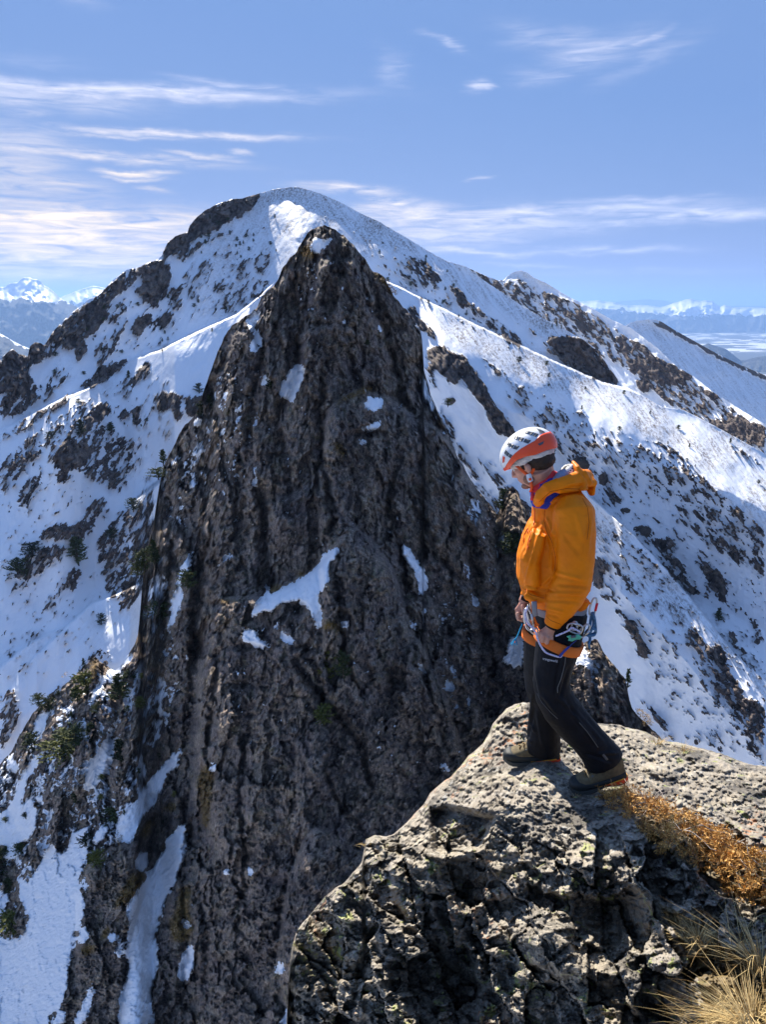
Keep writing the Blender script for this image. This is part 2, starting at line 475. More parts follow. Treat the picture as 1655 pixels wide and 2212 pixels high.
LITM = [  # sunlit, less steep ground
 (34, 'D', [(560, 400), (640, 380), (1003, 540), (1060, 600), (1285, 745), (1260, 745), (1178, 728), (1128, 696), (1080, 672), (1040, 656), (1003, 631), (950, 600), (890, 552), (827, 535), (790, 560), (740, 500), (655, 524), (625, 545), (600, 594), (520, 640), (465, 680), (415, 714), (440, 670), (480, 630), (510, 570), (540, 515), (500, 484), (565, 424)]),
 (24, 'D', [(280, 775), (350, 755), (400, 728), (450, 705), (510, 680), (570, 640), (555, 690), (480, 715), (420, 742), (350, 772), (290, 812), (240, 860), (150, 905), (-200, 990), (-200, 960), (0, 925), (120, 860), (190, 835), (240, 800)]),
 (25, 'D', [(130, 700), (180, 820), (100, 900), (95, 880)]),
 (25, 'Z5', [(350, -10), (500, -10), (320, 170), (240, 150)]), (25, 'Z5', [(280, 60), (320, 60), (180, 270), (150, 270), (230, 190)]),
 (25, 'Z5', [(970, 440), (830, 560), (720, 700), (850, 700), (975, 560)]),
 (24, 'Z5', [(600, 1060), (540, 1200), (480, 1350), (380, 1600), (600, 1560), (830, 1430), (880, 1250), (890, 1170), (740, 1250), (610, 1270)]),
 (24, 'Z5', [(270, 1400), (130, 1480), (30, 1700), (150, 1700), (240, 1560)]),
 (21, 'D', [(900, 640), (960, 668), (1042, 705), (1107, 735), (1177, 768), (1252, 800), (1307, 822), (1377, 840), (1477, 860), (1700, 960), (2000, 1100), (2000, 1330), (1655, 1135), (1500, 1020), (1402, 950), (1327, 915), (1252, 868), (1177, 838), (1107, 813), (1042, 768), (977, 748), (942, 713)]),
 (20, 'R1', [(190, 420), (330, 530), (500, 690), (700, 900), (950, 1200), (1150, 1450), (1361, 1640), (1700, 1900), (1700, 2150), (1361, 1790), (1150, 1500), (980, 1400), (800, 1280), (650, 1230), (560, 1150), (480, 1020), (380, 880), (300, 800), (220, 760), (100, 500)]),
]
for s_, k_, p_ in LITM:
    paint(slope, zt(k_, p_), s_)
# steeper, shaded ground and cliffs
for s_, k_, p_ in [(52, 'D', [(350, 540), (410, 470), (510, 425), (560, 418), (540, 450), (470, 495), (400, 535), (365, 600), (330, 650), (300, 600)]),
                   (60, 'D', [(1182, 731), (1242, 728), (1277, 744), (1307, 781), (1337, 820), (1327, 831), (1267, 811), (1212, 785)]),
                   (47, 'D', [(60, 770), (200, 690), (290, 640), (340, 650), (300, 720), (200, 760), (100, 830), (0, 900), (-200, 900), (-200, 800)])]:
    paint(slope, zt(k_, p_), s_)
paint(slope, zt('D', [(565, 424), (600, 440), (655, 524), (625, 545), (600, 594), (520, 640), (465, 680), (415, 714), (440, 670), (480, 630), (510, 570), (540, 515), (500, 484)]), 41)
slope = blur(slope, 3, 2)
_gu2, _gv2 = np.meshgrid(gu, gv)
slope = slope + 9.0 * fbm(_gu2 / 70, _gv2 / 60, _gu2 * 0 + 6.6, 4)
DM = depth_field(smooth1(T_M, 60), D0_M, slope)
DM = np.exp(blur(np.log(DM), 4, 3))

R = np.zeros((gnv, gnu))
strokes(R, 'D', [
 (.95, [(352, 560), (350, 540), (362, 520), (380, 508), (405, 500), (412, 480), (440, 452), (510, 425), (566, 412), (560, 430), (540, 455), (520, 470), (480, 488), (470, 500), (430, 512), (415, 520), (400, 535), (380, 552)]),
 (.62, [(380, 560), (400, 530), (470, 505), (500, 490), (470, 520), (420, 545), (400, 570)]),
 (.95, [(305, 600), (320, 575), (345, 560), (368, 575), (372, 600), (350, 640), (335, 662), (320, 655), (306, 640)]),
 (.80, [(290, 620), (300, 615), (304, 640), (292, 642)]),
 (.74, [(-200, 830), (0, 770), (75, 735), (115, 710), (150, 680), (215, 632), (265, 587), (335, 560), (360, 560), (360, 590), (330, 580), (300, 600), (285, 620), (240, 650), (225, 690), (205, 722), (160, 745), (110, 770), (60, 800), (0, 850), (-200, 900)]),
 (.95, [(62, 775), (64, 750), (75, 738), (96, 742), (95, 760), (65, 776)]), (.95, [(12, 800), (18, 757), (34, 752), (45, 780), (30, 800)]), (.75, [(0, 850), (0, 790), (40, 800), (60, 830), (30, 860)]),
 (.90, [(170, 690), (180, 660), (215, 650), (222, 700), (205, 725), (178, 712)]), (.85, [(140, 720), (170, 715), (172, 745), (150, 760), (138, 745)]), (.85, [(165, 745), (185, 735), (190, 765), (170, 785), (160, 765)]),
 (.75, [(0, 870), (20, 810), (60, 800), (80, 830), (78, 870), (40, 900), (0, 905)]), (.5, [(60, 880), (110, 800), (140, 790), (160, 810), (100, 870)]),
 (.62, [(220, 690), (270, 650), (275, 670), (240, 700)]), (.93, [(285, 705), (300, 685), (325, 680), (330, 695), (300, 725), (286, 722)]),
 (.93, [(335, 700), (350, 680), (374, 675), (372, 692), (350, 708)]), (.50, [(200, 760), (250, 700), (280, 690), (250, 760), (210, 800)]), (.45, [(310, 650), (380, 620), (420, 560), (470, 545), (440, 620), (380, 670), (320, 680)]),
 (.42, [(420, 600), (520, 560), (600, 540), (560, 620), (470, 650)]), (.45, [(460, 660), (520, 620), (600, 590), (570, 650), (500, 680)]),
 (.83, [(165, 838), (200, 805), (235, 780), (290, 772), (262, 800), (240, 815), (200, 840)]), (.6, [(0, 940), (60, 900), (170, 840), (150, 870), (60, 930), (0, 960)]),
 (.78, [(267, 825), (300, 793), (312, 782), (330, 790), (318, 818), (285, 840)]), (.55, [(240, 855), (262, 820), (290, 840), (262, 868)]),
 (.93, [(337, 870), (343, 850), (365, 848), (392, 852), (393, 900), (382, 910), (370, 885), (340, 888)]), (.8, [(395, 860), (440, 852), (450, 900), (410, 905)]),
 (.85, [(190, 895), (215, 872), (238, 866), (244, 892), (215, 912), (190, 920)]), (.9, [(283, 885), (297, 876), (306, 900), (304, 928), (290, 918)]), (.75, [(255, 895), (275, 880), (280, 902), (258, 912)]),
 (.50, [(90, 960), (130, 900), (180, 860), (230, 880), (160, 950), (110, 1010)]),
 (.60, [(115, 965), (150, 930), (200, 905), (290, 950), (303, 1000), (260, 1064), (200, 1040), (140, 1000)]), (.86, [(113, 990), (140, 955), (190, 955), (200, 985), (150, 1020), (120, 1012)]),
 (.75, [(120, 1030), (150, 1015), (155, 1035), (130, 1045)]), (.62, [(30, 1075), (90, 1000), (90, 1050), (50, 1100)]), (.55, [(0, 1000), (80, 930), (90, 980), (20, 1060), (0, 1080)]),
 (.80, [(84, 1165), (95, 1140), (140, 1135), (206, 1120), (206, 1135), (180, 1165), (120, 1168)]), (.75, [(181, 1120), (190, 1090), (225, 1071), (234, 1090), (215, 1118), (195, 1130)]),
 (.62, [(28, 1275), (35, 1215), (80, 1190), (110, 1170), (150, 1185), (130, 1215), (80, 1240), (45, 1270)]), (.65, [(140, 1270), (150, 1235), (170, 1222), (178, 1250), (160, 1275)]),
 (.52, [(92, 1322), (100, 1290), (140, 1240), (145, 1260), (115, 1310)]), (.48, [(55, 1370), (90, 1340), (100, 1345), (75, 1380)]), (.45, [(0, 1420), (20, 1400), (40, 1380), (20, 1420)]),
 (.60, [(205, 1180), (235, 1130), (330, 1060), (340, 1150), (330, 1290), (300, 1300), (255, 1320), (240, 1290), (215, 1230)]), (.5, [(150, 1470), (200, 1400), (235, 1400), (250, 1440), (200, 1460)]),
 (.50, [(280, 1120), (330, 1070), (340, 1120), (290, 1190)]), (.55, [(0, 1640), (0, 1500), (30, 1480), (50, 1540), (20, 1600)]), (.5, [(0, 1700), (60, 1560), (100, 1500), (160, 1450), (120, 1700)]),
 # right side
 (.70, [(878, 546), (928, 568), (958, 606), (940, 618), (910, 608), (882, 576)]), (.42, [(830, 545), (880, 560), (950, 620), (1000, 680), (950, 650), (870, 600)]),
 (.93, [(972, 611), (1000, 630), (1016, 650), (1017, 668), (992, 660)]), (.57, [(1000, 645), (1080, 690), (1130, 732), (1128, 750), (1090, 735), (1020, 690)]), (.9, [(1070, 720), (1095, 722), (1128, 742), (1110, 748)]),
 (.96, [(1182, 740), (1200, 728), (1242, 724), (1277, 744), (1307, 781), (1337, 818), (1332, 833), (1300, 825), (1262, 810), (1225, 792), (1212, 780)]), (.72, [(1180, 735), (1200, 720), (1215, 735), (1205, 775), (1182, 760)]),
 (.60, [(1010, 640), (1060, 690), (1040, 690)]), (.48, [(1100, 690), (1180, 715), (1185, 740), (1130, 710)]),
 (.92, [(877, 666), (895, 660), (912, 690), (925, 715), (906, 720)]), (.80, [(905, 690), (930, 700), (942, 735), (930, 740)]),
 (.97, [(922, 756), (945, 745), (960, 748), (980, 766), (997, 800), (992, 830), (970, 828), (940, 800)]),
 (.97, [(977, 756), (1000, 768), (1047, 826), (1067, 866), (1112, 926), (1110, 948), (1080, 940), (1062, 922), (1042, 876), (1010, 840), (990, 800)]),
 (.60, [(1042, 766), (1092, 800), (1102, 822), (1060, 810)]), (.43, [(1078, 805), (1140, 850), (1250, 905), (1360, 990), (1400, 1080), (1300, 1040), (1200, 960), (1100, 870)]),
 (.50, [(1290, 940), (1380, 960), (1480, 1010), (1560, 1070), (1655, 1150), (1655, 1200), (1560, 1150), (1470, 1090), (1400, 1040)]),
 (.55, [(940, 870), (970, 900), (1010, 980), (1060, 1060), (1110, 1130), (1080, 1130), (1000, 1010), (950, 930)]), (.60, [(912, 740), (940, 800), (950, 850), (925, 840)]), (.5, [(1020, 980), (1070, 1000), (1110, 1080), (1080, 1070)]),
 (.62, [(1090, 1040), (1120, 1060), (1140, 1100), (1150, 1180), (1110, 1200), (1100, 1120)]), (.80, [(1092, 1060), (1110, 1050), (1150, 1100), (1145, 1180), (1120, 1220)]),
 (.55, [(1200, 965), (1240, 965), (1275, 1000), (1270, 1020), (1230, 1000)]),
])
strokes(R, 'R1', [
 (.60, [(20, 0), (60, 30), (110, 100), (200, 170), (150, 160), (80, 110), (40, 40)]), (.60, [(130, 30), (220, 40), (230, 100), (180, 90)]), (.5, [(330, 120), (480, 170), (500, 220), (430, 190), (350, 180)]),
 (.62, [(520, 10), (700, 60), (860, 190), (1000, 330), (1160, 470), (1361, 640), (1361, 700), (1200, 560), (1000, 400), (860, 260), (700, 140)]), (.45, [(700, 220), (960, 350), (1100, 480), (1361, 700), (1361, 980), (1200, 900), (1000, 720), (780, 420)]),
 (.62, [(250, 340), (380, 370), (400, 440), (380, 480), (300, 430)]), (.85, [(395, 495), (450, 495), (460, 520), (410, 520)]), (.8, [(570, 350), (620, 370), (600, 385)]), (.92, [(485, 640), (510, 618), (560, 608), (595, 640), (570, 690), (540, 670)]),
 (.80, [(585, 700), (740, 700), (770, 730), (740, 760), (760, 820), (800, 860), (805, 895), (750, 880), (700, 840), (640, 780)]), (.78, [(760, 470), (820, 500), (850, 560), (800, 540)]), (.85, [(795, 560), (850, 580), (900, 620), (930, 680), (880, 650), (820, 600)]),
 (.72, [(640, 800), (720, 860), (800, 950), (860, 970), (918, 1060), (900, 1100), (830, 1040), (790, 980), (720, 920)]), (.68, [(900, 640), (1050, 690), (1180, 780), (1220, 870), (1120, 830), (980, 740)]),
 (.90, [(930, 860), (950, 830), (985, 880), (1060, 920), (1110, 1000), (1100, 1060), (1085, 1130), (1060, 1120), (1010, 1040), (960, 960)]), (.5, [(960, 790), (1020, 800), (1100, 900), (1060, 900)]), (.62, [(1220, 800), (1361, 830), (1361, 950), (1300, 950), (1250, 880)]),
 (.95, [(200, 820), (250, 840), (285, 900), (270, 1050), (215, 1020), (190, 950)]), (.60, [(220, 790), (340, 850), (430, 920), (510, 1070), (470, 1060), (400, 960), (300, 900)]), (.55, [(230, 1060), (330, 1060), (380, 1130), (300, 1120)]),
 (.85, [(385, 1150), (430, 1220), (500, 1250), (520, 1340), (590, 1470), (575, 1510), (530, 1480), (490, 1380), (440, 1290), (400, 1210)]), (.85, [(610, 1540), (640, 1560), (660, 1610), (640, 1620)]), (.8, [(390, 1480), (425, 1505), (400, 1505)]),
 (.60, [(800, 1290), (1000, 1420), (1080, 1500), (1110, 1600), (1180, 1720), (1361, 1900), (1361, 2200), (1300, 2212), (1200, 2000), (1100, 1800), (1000, 1640), (900, 1480), (830, 1380)]), (.92, [(990, 1440), (1030, 1395), (1080, 1440), (1100, 1530), (1180, 1680), (1240, 1760), (1180, 1740), (1100, 1620), (1040, 1520)]),
 (.85, [(840, 1270), (900, 1320), (970, 1390), (920, 1390), (860, 1330)]), (.80, [(1110, 1300), (1160, 1330), (1180, 1400), (1140, 1390)]), (.48, [(1020, 1240), (1250, 1450), (1361, 1600), (1361, 1640), (1150, 1450)]), (.62, [(1260, 1220), (1320, 1250), (1361, 1380), (1300, 1380)]),
 (.50, [(880, 1480), (960, 1500), (1060, 1700), (1140, 1900), (1040, 1850), (930, 1650)]), (.8, [(1180, 1740), (1361, 1810), (1361, 1950), (1280, 1950), (1200, 1850)]),
 (.58, [(490, 1740), (600, 1800), (700, 1930), (770, 2060), (700, 2030), (600, 1900)]), (.9, [(885, 2030), (915, 2035), (915, 2065), (890, 2065)]), (.55, [(960, 1980), (1060, 2040), (1100, 2150), (1000, 2080)]),
 (.62, [(1050, 30), (1120, 60), (1220, 100), (1350, 200), (1340, 220), (1200, 150), (1090, 70)]), (.9, [(1200, 0), (1361, 30), (1361, 60), (1290, 60)]),
 (.45, [(560, 880), (700, 1000), (800, 1160), (760, 1150), (640, 1030)]), (.42, [(230, 620), (400, 680), (620, 860), (760, 1040), (560, 900), (330, 740)]),
])
for val_, pl_ in ((.25, [(0, 1000), (120, 880), (330, 800), (420, 860), (340, 1040), (300, 1300), (180, 1440), (0, 1480)]), (.31, [(1090, 800), (1240, 880), (1400, 960), (1655, 1150), (1655, 1640), (1480, 1600), (1330, 1330), (1200, 1060)]),
                  (.27, [(640, 430), (760, 470), (900, 560), (1003, 650), (1128, 740), (1200, 740), (1100, 760), (880, 640), (760, 560)]), (.27, [(200, 660), (400, 600), (520, 470), (600, 480), (560, 640), (330, 760), (200, 780)])):
    paint(R, pl_, val_, 'max')
R = blur(R, 1.2, 2)
GR = np.zeros((gnv, gnu))
for s_, k_, p_ in LITM:
    paint(GR, zt(k_, p_), 1.0)
GR[(gu[None, :] * np.ones((gnv, 1)) < 560)] *= 0.18
GR = blur(GR, 3, 2)
# the dome itself is packed snow
m_ = (gu[None, :] < 760) & (gv[:, None] < 700)
GR = np.where(m_, np.maximum(GR, blur(((gu[None, :] > 430) & (gv[:, None] < 700)) * .5, 12, 2)), GR)

def streakn(U, V, la, lb, seed=0.0, oc=5, ridged=False):
    """noise drawn out down the fall line: down-left on the left flank, down-right on the right one"""
    w = np.clip((U - 500) / 350, 0, 1)
    ang = (1 - w) * math.radians(122) + w * math.radians(52)
    # separate evaluation per side avoids shear where the directions blend
    out = 0
    for a, ww in ((math.radians(122), 1 - w), (math.radians(52), w)):
        p = U * math.cos(a) + V * math.sin(a)
        q = -U * math.sin(a) + V * math.cos(a)
        out = out + ww * fbm(p / la, q / lb, np.full(U.shape, seed), oc, .55, ridged)
    return out
# crests that stand in front of the ground behind them: (step in ln depth, line)
JUMPS = [(.13, [(700, 530), (800, 590), (860, 618), (905, 640), (960, 668), (1042, 707), (1107, 737), (1177, 770), (1252, 803), (1307, 826), (1377, 846), (1477, 874), (1600, 925), (1655, 955), (2000, 1110)]),
         (.10, [(1230, 1000), (1276, 1072), (1321, 1110), (1376, 1162), (1441, 1230), (1522, 1327), (1584, 1408), (1655, 1470), (1800, 1570)]),
         (.12, [(268, 790), (285, 774), (350, 754), (400, 728), (450, 705), (510, 678), (560, 640), (600, 600)]),
         (.05, [(0, 928), (60, 898), (130, 862), (190, 838), (235, 812)]), (.045, [(205, 1195), (251, 1128), (290, 1080), (360, 1025)]),
         (.05, [(60, 1430), (120, 1375), (200, 1300), (270, 1275), (340, 1240)]), (.04, [(-100, 1480), (0, 1440), (60, 1390), (140, 1350)])]
def jump(U, V):
    out = np.zeros(U.shape)
    for a, pl in JUMPS:
        xs = [p[0] for p in pl]; ys = [p[1] for p in pl]
        ln = np.interp(U, xs, ys)
        w = np.clip((U - xs[0]) / 110, 0, 1) * np.clip((xs[-1] - U) / 60, 0, 1)
        e = V - ln - 3 * fbm(U / 20, U * 0 + a * 50, U * 0, 3)
        # the step itself, then a slow run-out so that the ground below joins up again
        out = out + a * w * np.clip(e / 3.0, 0, 1) * np.clip(1 - (e - 150) / 260, 0, 1)
    return np.exp(-out)
def D_main(U, V):
    D = samp(DM, U, V) * jump(U, V)
    d = samp(R, U, V)
    n = streakn(U, V, 24, 8, 3.3, 6) * 1.0 + streakn(U, V, 8, 4, 8.1, 4) * .75
    f = d - .06 + n * 0.85 * np.where(d > 0.05, 1, 0)
    rock = np.clip(0.5 + (f - 0.5) * 2.2, 0, 1) * np.clip((d - 0.04) * 12, 0, 1)
    g = samp(GR, U, V)
    big = fbm(U / 90, V / 90, np.full(U.shape, 1.7), 4)
    rip = streakn(U, V, 70, 16, 5.5, 4)
    D = D * (1 + 0.006 * big + (0.0012 + .0012 * np.clip(g * 2, 0, 1)) * rip + .0007 * np.clip(g * 2, 0, 1) * streakn(U, V, 22, 5, 15.5, 4))
    rr = np.clip((rock - .42) * 4, 0, 1)
    cl, _ = cells(U / 17, V / 22, D / 60, 3)
    cl2, _ = cells(U / 6.5, V / 8, D / 25, 9)
    cn = fbm(U / 14, V / 20, np.full(U.shape, 9.7), 5, .6)
    D = D * (1 - rr * (0.007 + 0.010 * cn + 0.006 * cl + 0.003 * cl2))
    g = g * np.clip(.45 + 1.5 * streakn(U, V, 46, 4.5, 25.5, 5) + 1.1 * fbm(U / 110, V / 90, np.full(U.shape, 91.7), 3), 0, 1) * 1.25
    return D, {'rock': rock, 'grit': g, 'grass': np.zeros_like(D), 'tone': np.clip(.5 + .45 * cl + .3 * cl2, 0, 1)}
def build_sheet(name, T, B, u0, u1, du, nrow, Df, mat, jag=2.0, jagl=9.0, **kw):
    Tj = lambda u: T(u) + jag * fbm(np.asarray(u, float) / jagl, np.zeros(np.shape(u)) + 3.1, np.zeros(np.shape(u)), 4)
    X, Y, Z, a = sheet(Tj, B, u0, u1, du, nrow, Df, **kw)
    return link(name, gridmesh(name, X, Y, Z, a), mat)
mat_mountain = terrain_mat('mountain_snow_and_rock', 1.6, ROCK_FAR, bump=0.55, rip=(1.0, .35, .8))
mt = build_sheet('mountain', T_M, B_M, -240, 1900, 2.5, 430, D_main, mat_mountain)
tag(mt, kind='structure')

# ------------------------------------------------------------------ second ridge, right, with its rocky face
T_B = line([(940, 560), (1003, 575), (1020, 583), (1053, 598), (1075, 606), (1088, 606), (1096, 598), (1105, 591), (1116, 586), (1128, 585), (1140, 590), (1153, 600), (1180, 612), (1205, 627), (1228, 641), (1278, 666), (1320, 690), (1366, 711),
            (1420, 752), (1460, 790), (1500, 815), (1545, 850), (1600, 885), (1655, 918), (2000, 1120)])
D0_B = line([(900, 720), (1128, 700), (1655, 480), (2000, 380)])
slB = np.full((gnv, gnu), 46.0)
paint(slB, zt('D', [(1080, 600), (1128, 580), (1160, 600), (1120, 620), (1085, 615)]), 24)
paint(slB, zt('D', [(1400, 830), (1480, 820), (1655, 990), (1655, 1050), (1400, 900)]), 42)
slB = blur(slB, 2, 2)
DB = np.exp(blur(np.log(depth_field(smooth1(T_B, 50), D0_B, slB)), 3, 2))
RB = np.zeros((gnv, gnu))
strokes(RB, 'D', [(.50, [(990, 570), (1090, 600), (1128, 610), (1240, 650), (1400, 750), (1655, 930), (1655, 1000), (1560, 960), (1420, 850), (1330, 790), (1180, 700), (1060, 640)]),
                  (.40, [(1100, 612), (1128, 585), (1150, 600), (1140, 625)])])
strokes(RB, 'R5', [(.85, [(350, 480), (400, 500), (470, 570), (505, 610), (470, 630), (420, 600), (370, 540)]), (.85, [(480, 510), (560, 530), (620, 590), (590, 620), (540, 580)]), (.95, [(460, 700), (540, 680), (600, 700), (580, 770), (540, 780), (480, 740)]),
                   (.95, [(570, 790), (640, 740), (700, 705), (780, 720), (900, 725), (905, 790), (890, 870), (850, 890), (790, 880), (740, 890), (690, 860), (650, 850)]), (.9, [(925, 760), (990, 745), (1030, 790), (990, 850), (940, 850)]), (.8, [(600, 650), (640, 620), (720, 660), (690, 690)]),
                   (.9, [(520, 860), (600, 850), (640, 900), (660, 970), (600, 960), (540, 930)]), (.6, [(1010, 880), (1100, 920), (1280, 1030), (1250, 1030), (1100, 970)]), (.62, [(330, 800), (400, 860), (440, 920), (380, 900)]),
                   (.7, [(0, 200), (120, 380), (120, 470), (60, 440), (0, 330)]), (.62, [(660, 950), (800, 1000), (880, 1090), (740, 1020)]), (.7, [(1160, 930), (1240, 960), (1270, 1030), (1190, 1000)])])
strokes(RB, 'D', [(.10, [(1400, 830), (1470, 825), (1500, 870), (1640, 960), (1600, 960), (1560, 930), (1400, 900)]), (.95, [(1545, 915), (1600, 905), (1655, 920), (1655, 960), (1600, 945)])])
RB = blur(RB, 1.2, 2)
def D_B(U, V):
    D = samp(DB, U, V)
    d = samp(RB, U, V)
    n = streakn(U, V, 20, 7, 13.3) + streakn(U, V, 7, 3.5, 18.1, 3) * .4
    rock = np.clip(0.5 + (d + n * 0.6 * (d > .05) - 0.5) * 2.2, 0, 1) * np.clip((d - 0.04) * 12, 0, 1)
    big = fbm(U / 60, V / 60, np.full(U.shape, 21.7), 4)
    rr = np.clip((rock - .42) * 4, 0, 1)
    cn = fbm(U / 11, V / 15, np.full(U.shape, 29.7), 5, .6)
    D = D * (1 + .008 * big + .002 * streakn(U, V, 50, 12, 2.5, 4) - rr * (.006 + .012 * cn))
    return D, {'rock': rock, 'grit': np.where(V < 626, .3, 0.0) * np.ones_like(D), 'grass': np.zeros_like(D), 'tone': np.full(D.shape, .5)}
mat_ridge = terrain_mat('ridge_snow_and_rock', 2.6, ROCK_FAR, bump=0.5)
rb = build_sheet('rocky_ridge', T_B, lambda u: T_M(u) + 60, 930, 1900, 2.3, 190, D_B, mat_ridge, jag=1.6, jagl=6)
tag(rb, kind='structure')
# ------------------------------------------------------------------ third ridge: wind-scoured back slope
T_C = line([(1230, 690), (1300, 706), (1353, 704), (1362, 698), (1378, 693), (1400, 691), (1418, 691), (1432, 697), (1455, 712), (1480, 726), (1520, 748), (1550, 765), (1600, 789), (1655, 812), (2000, 985)])
D0_C = line([(1200, 1120), (1420, 1100), (1655, 1040), (2000, 980)])
slC = np.full((gnv, gnu), 37.5)
DC = depth_field(smooth1(T_C, 60), D0_C, slC)
DC = np.exp(blur(np.log(DC), 4, 2))
def D_C(U, V):
    D = samp(DC, U, V)
    e = V - T_C(U)
    n = streakn(U, V, 16, 5, 33.3)
    d = np.where((U > 1425) & (e < 14), .62, 0) * np.clip((15 - e) / 8, 0, 1) + .52 * np.exp(-((U - 1420) / 25.) ** 2 - ((e - 10) / 7.) ** 2)
    rock = np.clip(0.5 + (d + n * .6 * (d > .02) - 0.5) * 2.2, 0, 1)
    D = D * (1 + .006 * fbm(U / 50, V / 40, np.full(U.shape, 41.7), 4) - .004 * rock)
    return D, {'rock': rock, 'grit': np.clip(.4 + 1.3 * streakn(U, V, 40, 4, 35.5, 5), 0, 1) * .8, 'grass': np.zeros_like(D), 'tone': np.full(D.shape, .5)}
mat_back = terrain_mat('scoured_snow', 4.0, ROCK_FAR, bump=0.5)
rc = build_sheet('snow_ridge', T_C, lambda u: T_B(u) + 50, 1220, 1900, 2.6, 90, D_C, mat_back, jag=.8, jagl=5)
tag(rc, kind='structure')

# ------------------------------------------------------------------ far ranges and the valley
def far_range(name, T, D0, thick, depthk, u0, u1, mat, seed, treeline, jag=1.0, nrow=80, amp=.034, snowbias=0.0, base=None):
    """a range of its own: skyline T at distance D0, falling towards us to the valley floor"""
    Bf = lambda u: T(u) + thick(u)
    Tj = lambda u: T(u) + jag * fbm(np.asarray(u, float) / 7, np.zeros(np.shape(u)) + seed, np.zeros(np.shape(u)), 4)
    def Df(U, V):
        e = (V - T(U)) / thick(U)
        D = D0 * (1 - depthk * e)
        r = fbm(U / 42, V / 60 + seed, np.full(U.shape, seed), 6, .55, True)
        r2 = fbm(U / 14, V / 14, np.full(U.shape, seed + 9), 5, .6)
        ee = np.clip(e * 4, .15, 1) * (depthk / .14) ** .5
        D = D * (1 - amp * r * ee - amp * .3 * r2 * ee)
        f = np.clip((V - treeline(U) + 9 * fbm(U / 30, V / 18, np.full(U.shape, seed + 4), 4)) / 8 + r2 * 2.2 + .5, 0, 1)
        return D, {'rock': f + snowbias, 'grit': np.full(D.shape, .0), 'grass': np.zeros_like(D), 'tone': np.full(D.shape, .5)}
    X, Y, Z, a = sheet(Tj, Bf, u0, u1, 2.5, nrow, Df, back=.05, drop=.25)
    o = link(name, gridmesh(name, X, Y, Z, a), mat)
    tag(o, kind='structure')
    return o
FAR = [(0.03, 0.035, 0.035), (0.05, 0.055, 0.055), (0.09, 0.09, 0.085), (0.14, 0.14, 0.13), (0.05, 0.06, 0.05)]
mat_far = terrain_mat('far_snow_and_forest', 160.0, FAR, bump=0.5, lichen=0.0, edge=.5)
T_F1 = line([(-500, 640), (-200, 600), (-60, 640), (0, 620), (8, 621), (14, 618), (20, 613), (30, 611), (38, 611), (42, 607), (46, 602), (52, 600), (58, 600), (65, 600), (70, 603), (80, 604), (88, 608), (95, 617), (105, 622), (118, 632), (128, 643), (150, 655), (175, 668), (230, 690), (330, 720)])
far_range('far_mountain', T_F1, 13000.0, line([(-500, 190), (0, 175), (330, 110)]), .125, -500, 330, mat_far, 3.0, line([(-300, 650), (0, 645), (60, 648), (130, 652), (200, 660)]), jag=1.6)
T_F2 = line([(60, 660), (125, 645), (145, 637), (165, 629), (182, 623), (200, 618), (215, 620), (235, 625), (300, 640), (420, 660)])
far_range('far_mountain', T_F2, 20000.0, line([(60, 90), (400, 80)]), .06, 60, 420, mat_far, 7.0, line([(0, 655), (400, 655)]), jag=.8, nrow=40)
T_F0 = line([(-500, 690), (-100, 712), (0, 721), (10, 726), (30, 738), (50, 748), (70, 756), (110, 770), (200, 800)])
far_range('far_hill', T_F0, 8500.0, line([(-500, 150), (200, 110)]), .12, -500, 200, mat_far, 11.0, line([(-500, 700), (0, 728), (60, 752), (200, 800)]), jag=.6, nrow=50)
T_F3 = line([(1100, 665), (1240, 655), (1258, 652), (1272, 651), (1290, 649), (1305, 652), (1325, 653), (1345, 659), (1360, 661), (1385, 659), (1410, 661), (1425, 664), (1440, 661), (1455, 655), (1470, 651), (1482, 647), (1492, 645.5), (1503, 648), (1515, 651), (1525, 649), (1540, 651), (1548, 659), (1555, 664),
             (1566, 659), (1575, 661), (1585, 665), (1620, 664), (1655, 666), (1800, 655), (2100, 668)])
far_range('far_range', T_F3, 25000.0, line([(1100, 75), (1655, 72), (2100, 70)]), .062, 1100, 2100, mat_far, 15.0, line([(1100, 668), (1240, 664), (1300, 668), (1400, 675), (1490, 684), (1600, 681), (2100, 684)]), jag=1.0, nrow=60)
T_F4 = line([(1150, 662), (1300, 655), (1330, 652), (1370, 649), (1400, 647), (1430, 649), (1455, 654), (1500, 660), (1700, 662)])
far_range('far_hill', T_F4, 45000.0, line([(1100, 50), (1800, 50)]), .03, 1150, 1700, mat_far, 19.0, line([(0, 600), (2000, 600)]), jag=.3, nrow=20)
T_F5 = line([(1380, 790), (1440, 775), (1530, 742), (1570, 755), (1600, 779), (1640, 771), (1700, 765), (2100, 740)])
far_range('far_hill', T_F5, 10000.0, line([(1300, 110), (2100, 110)]), .10, 1380, 2100, mat_far, 23.0, line([(0, 600), (2000, 600)]), jag=.5, nrow=40)
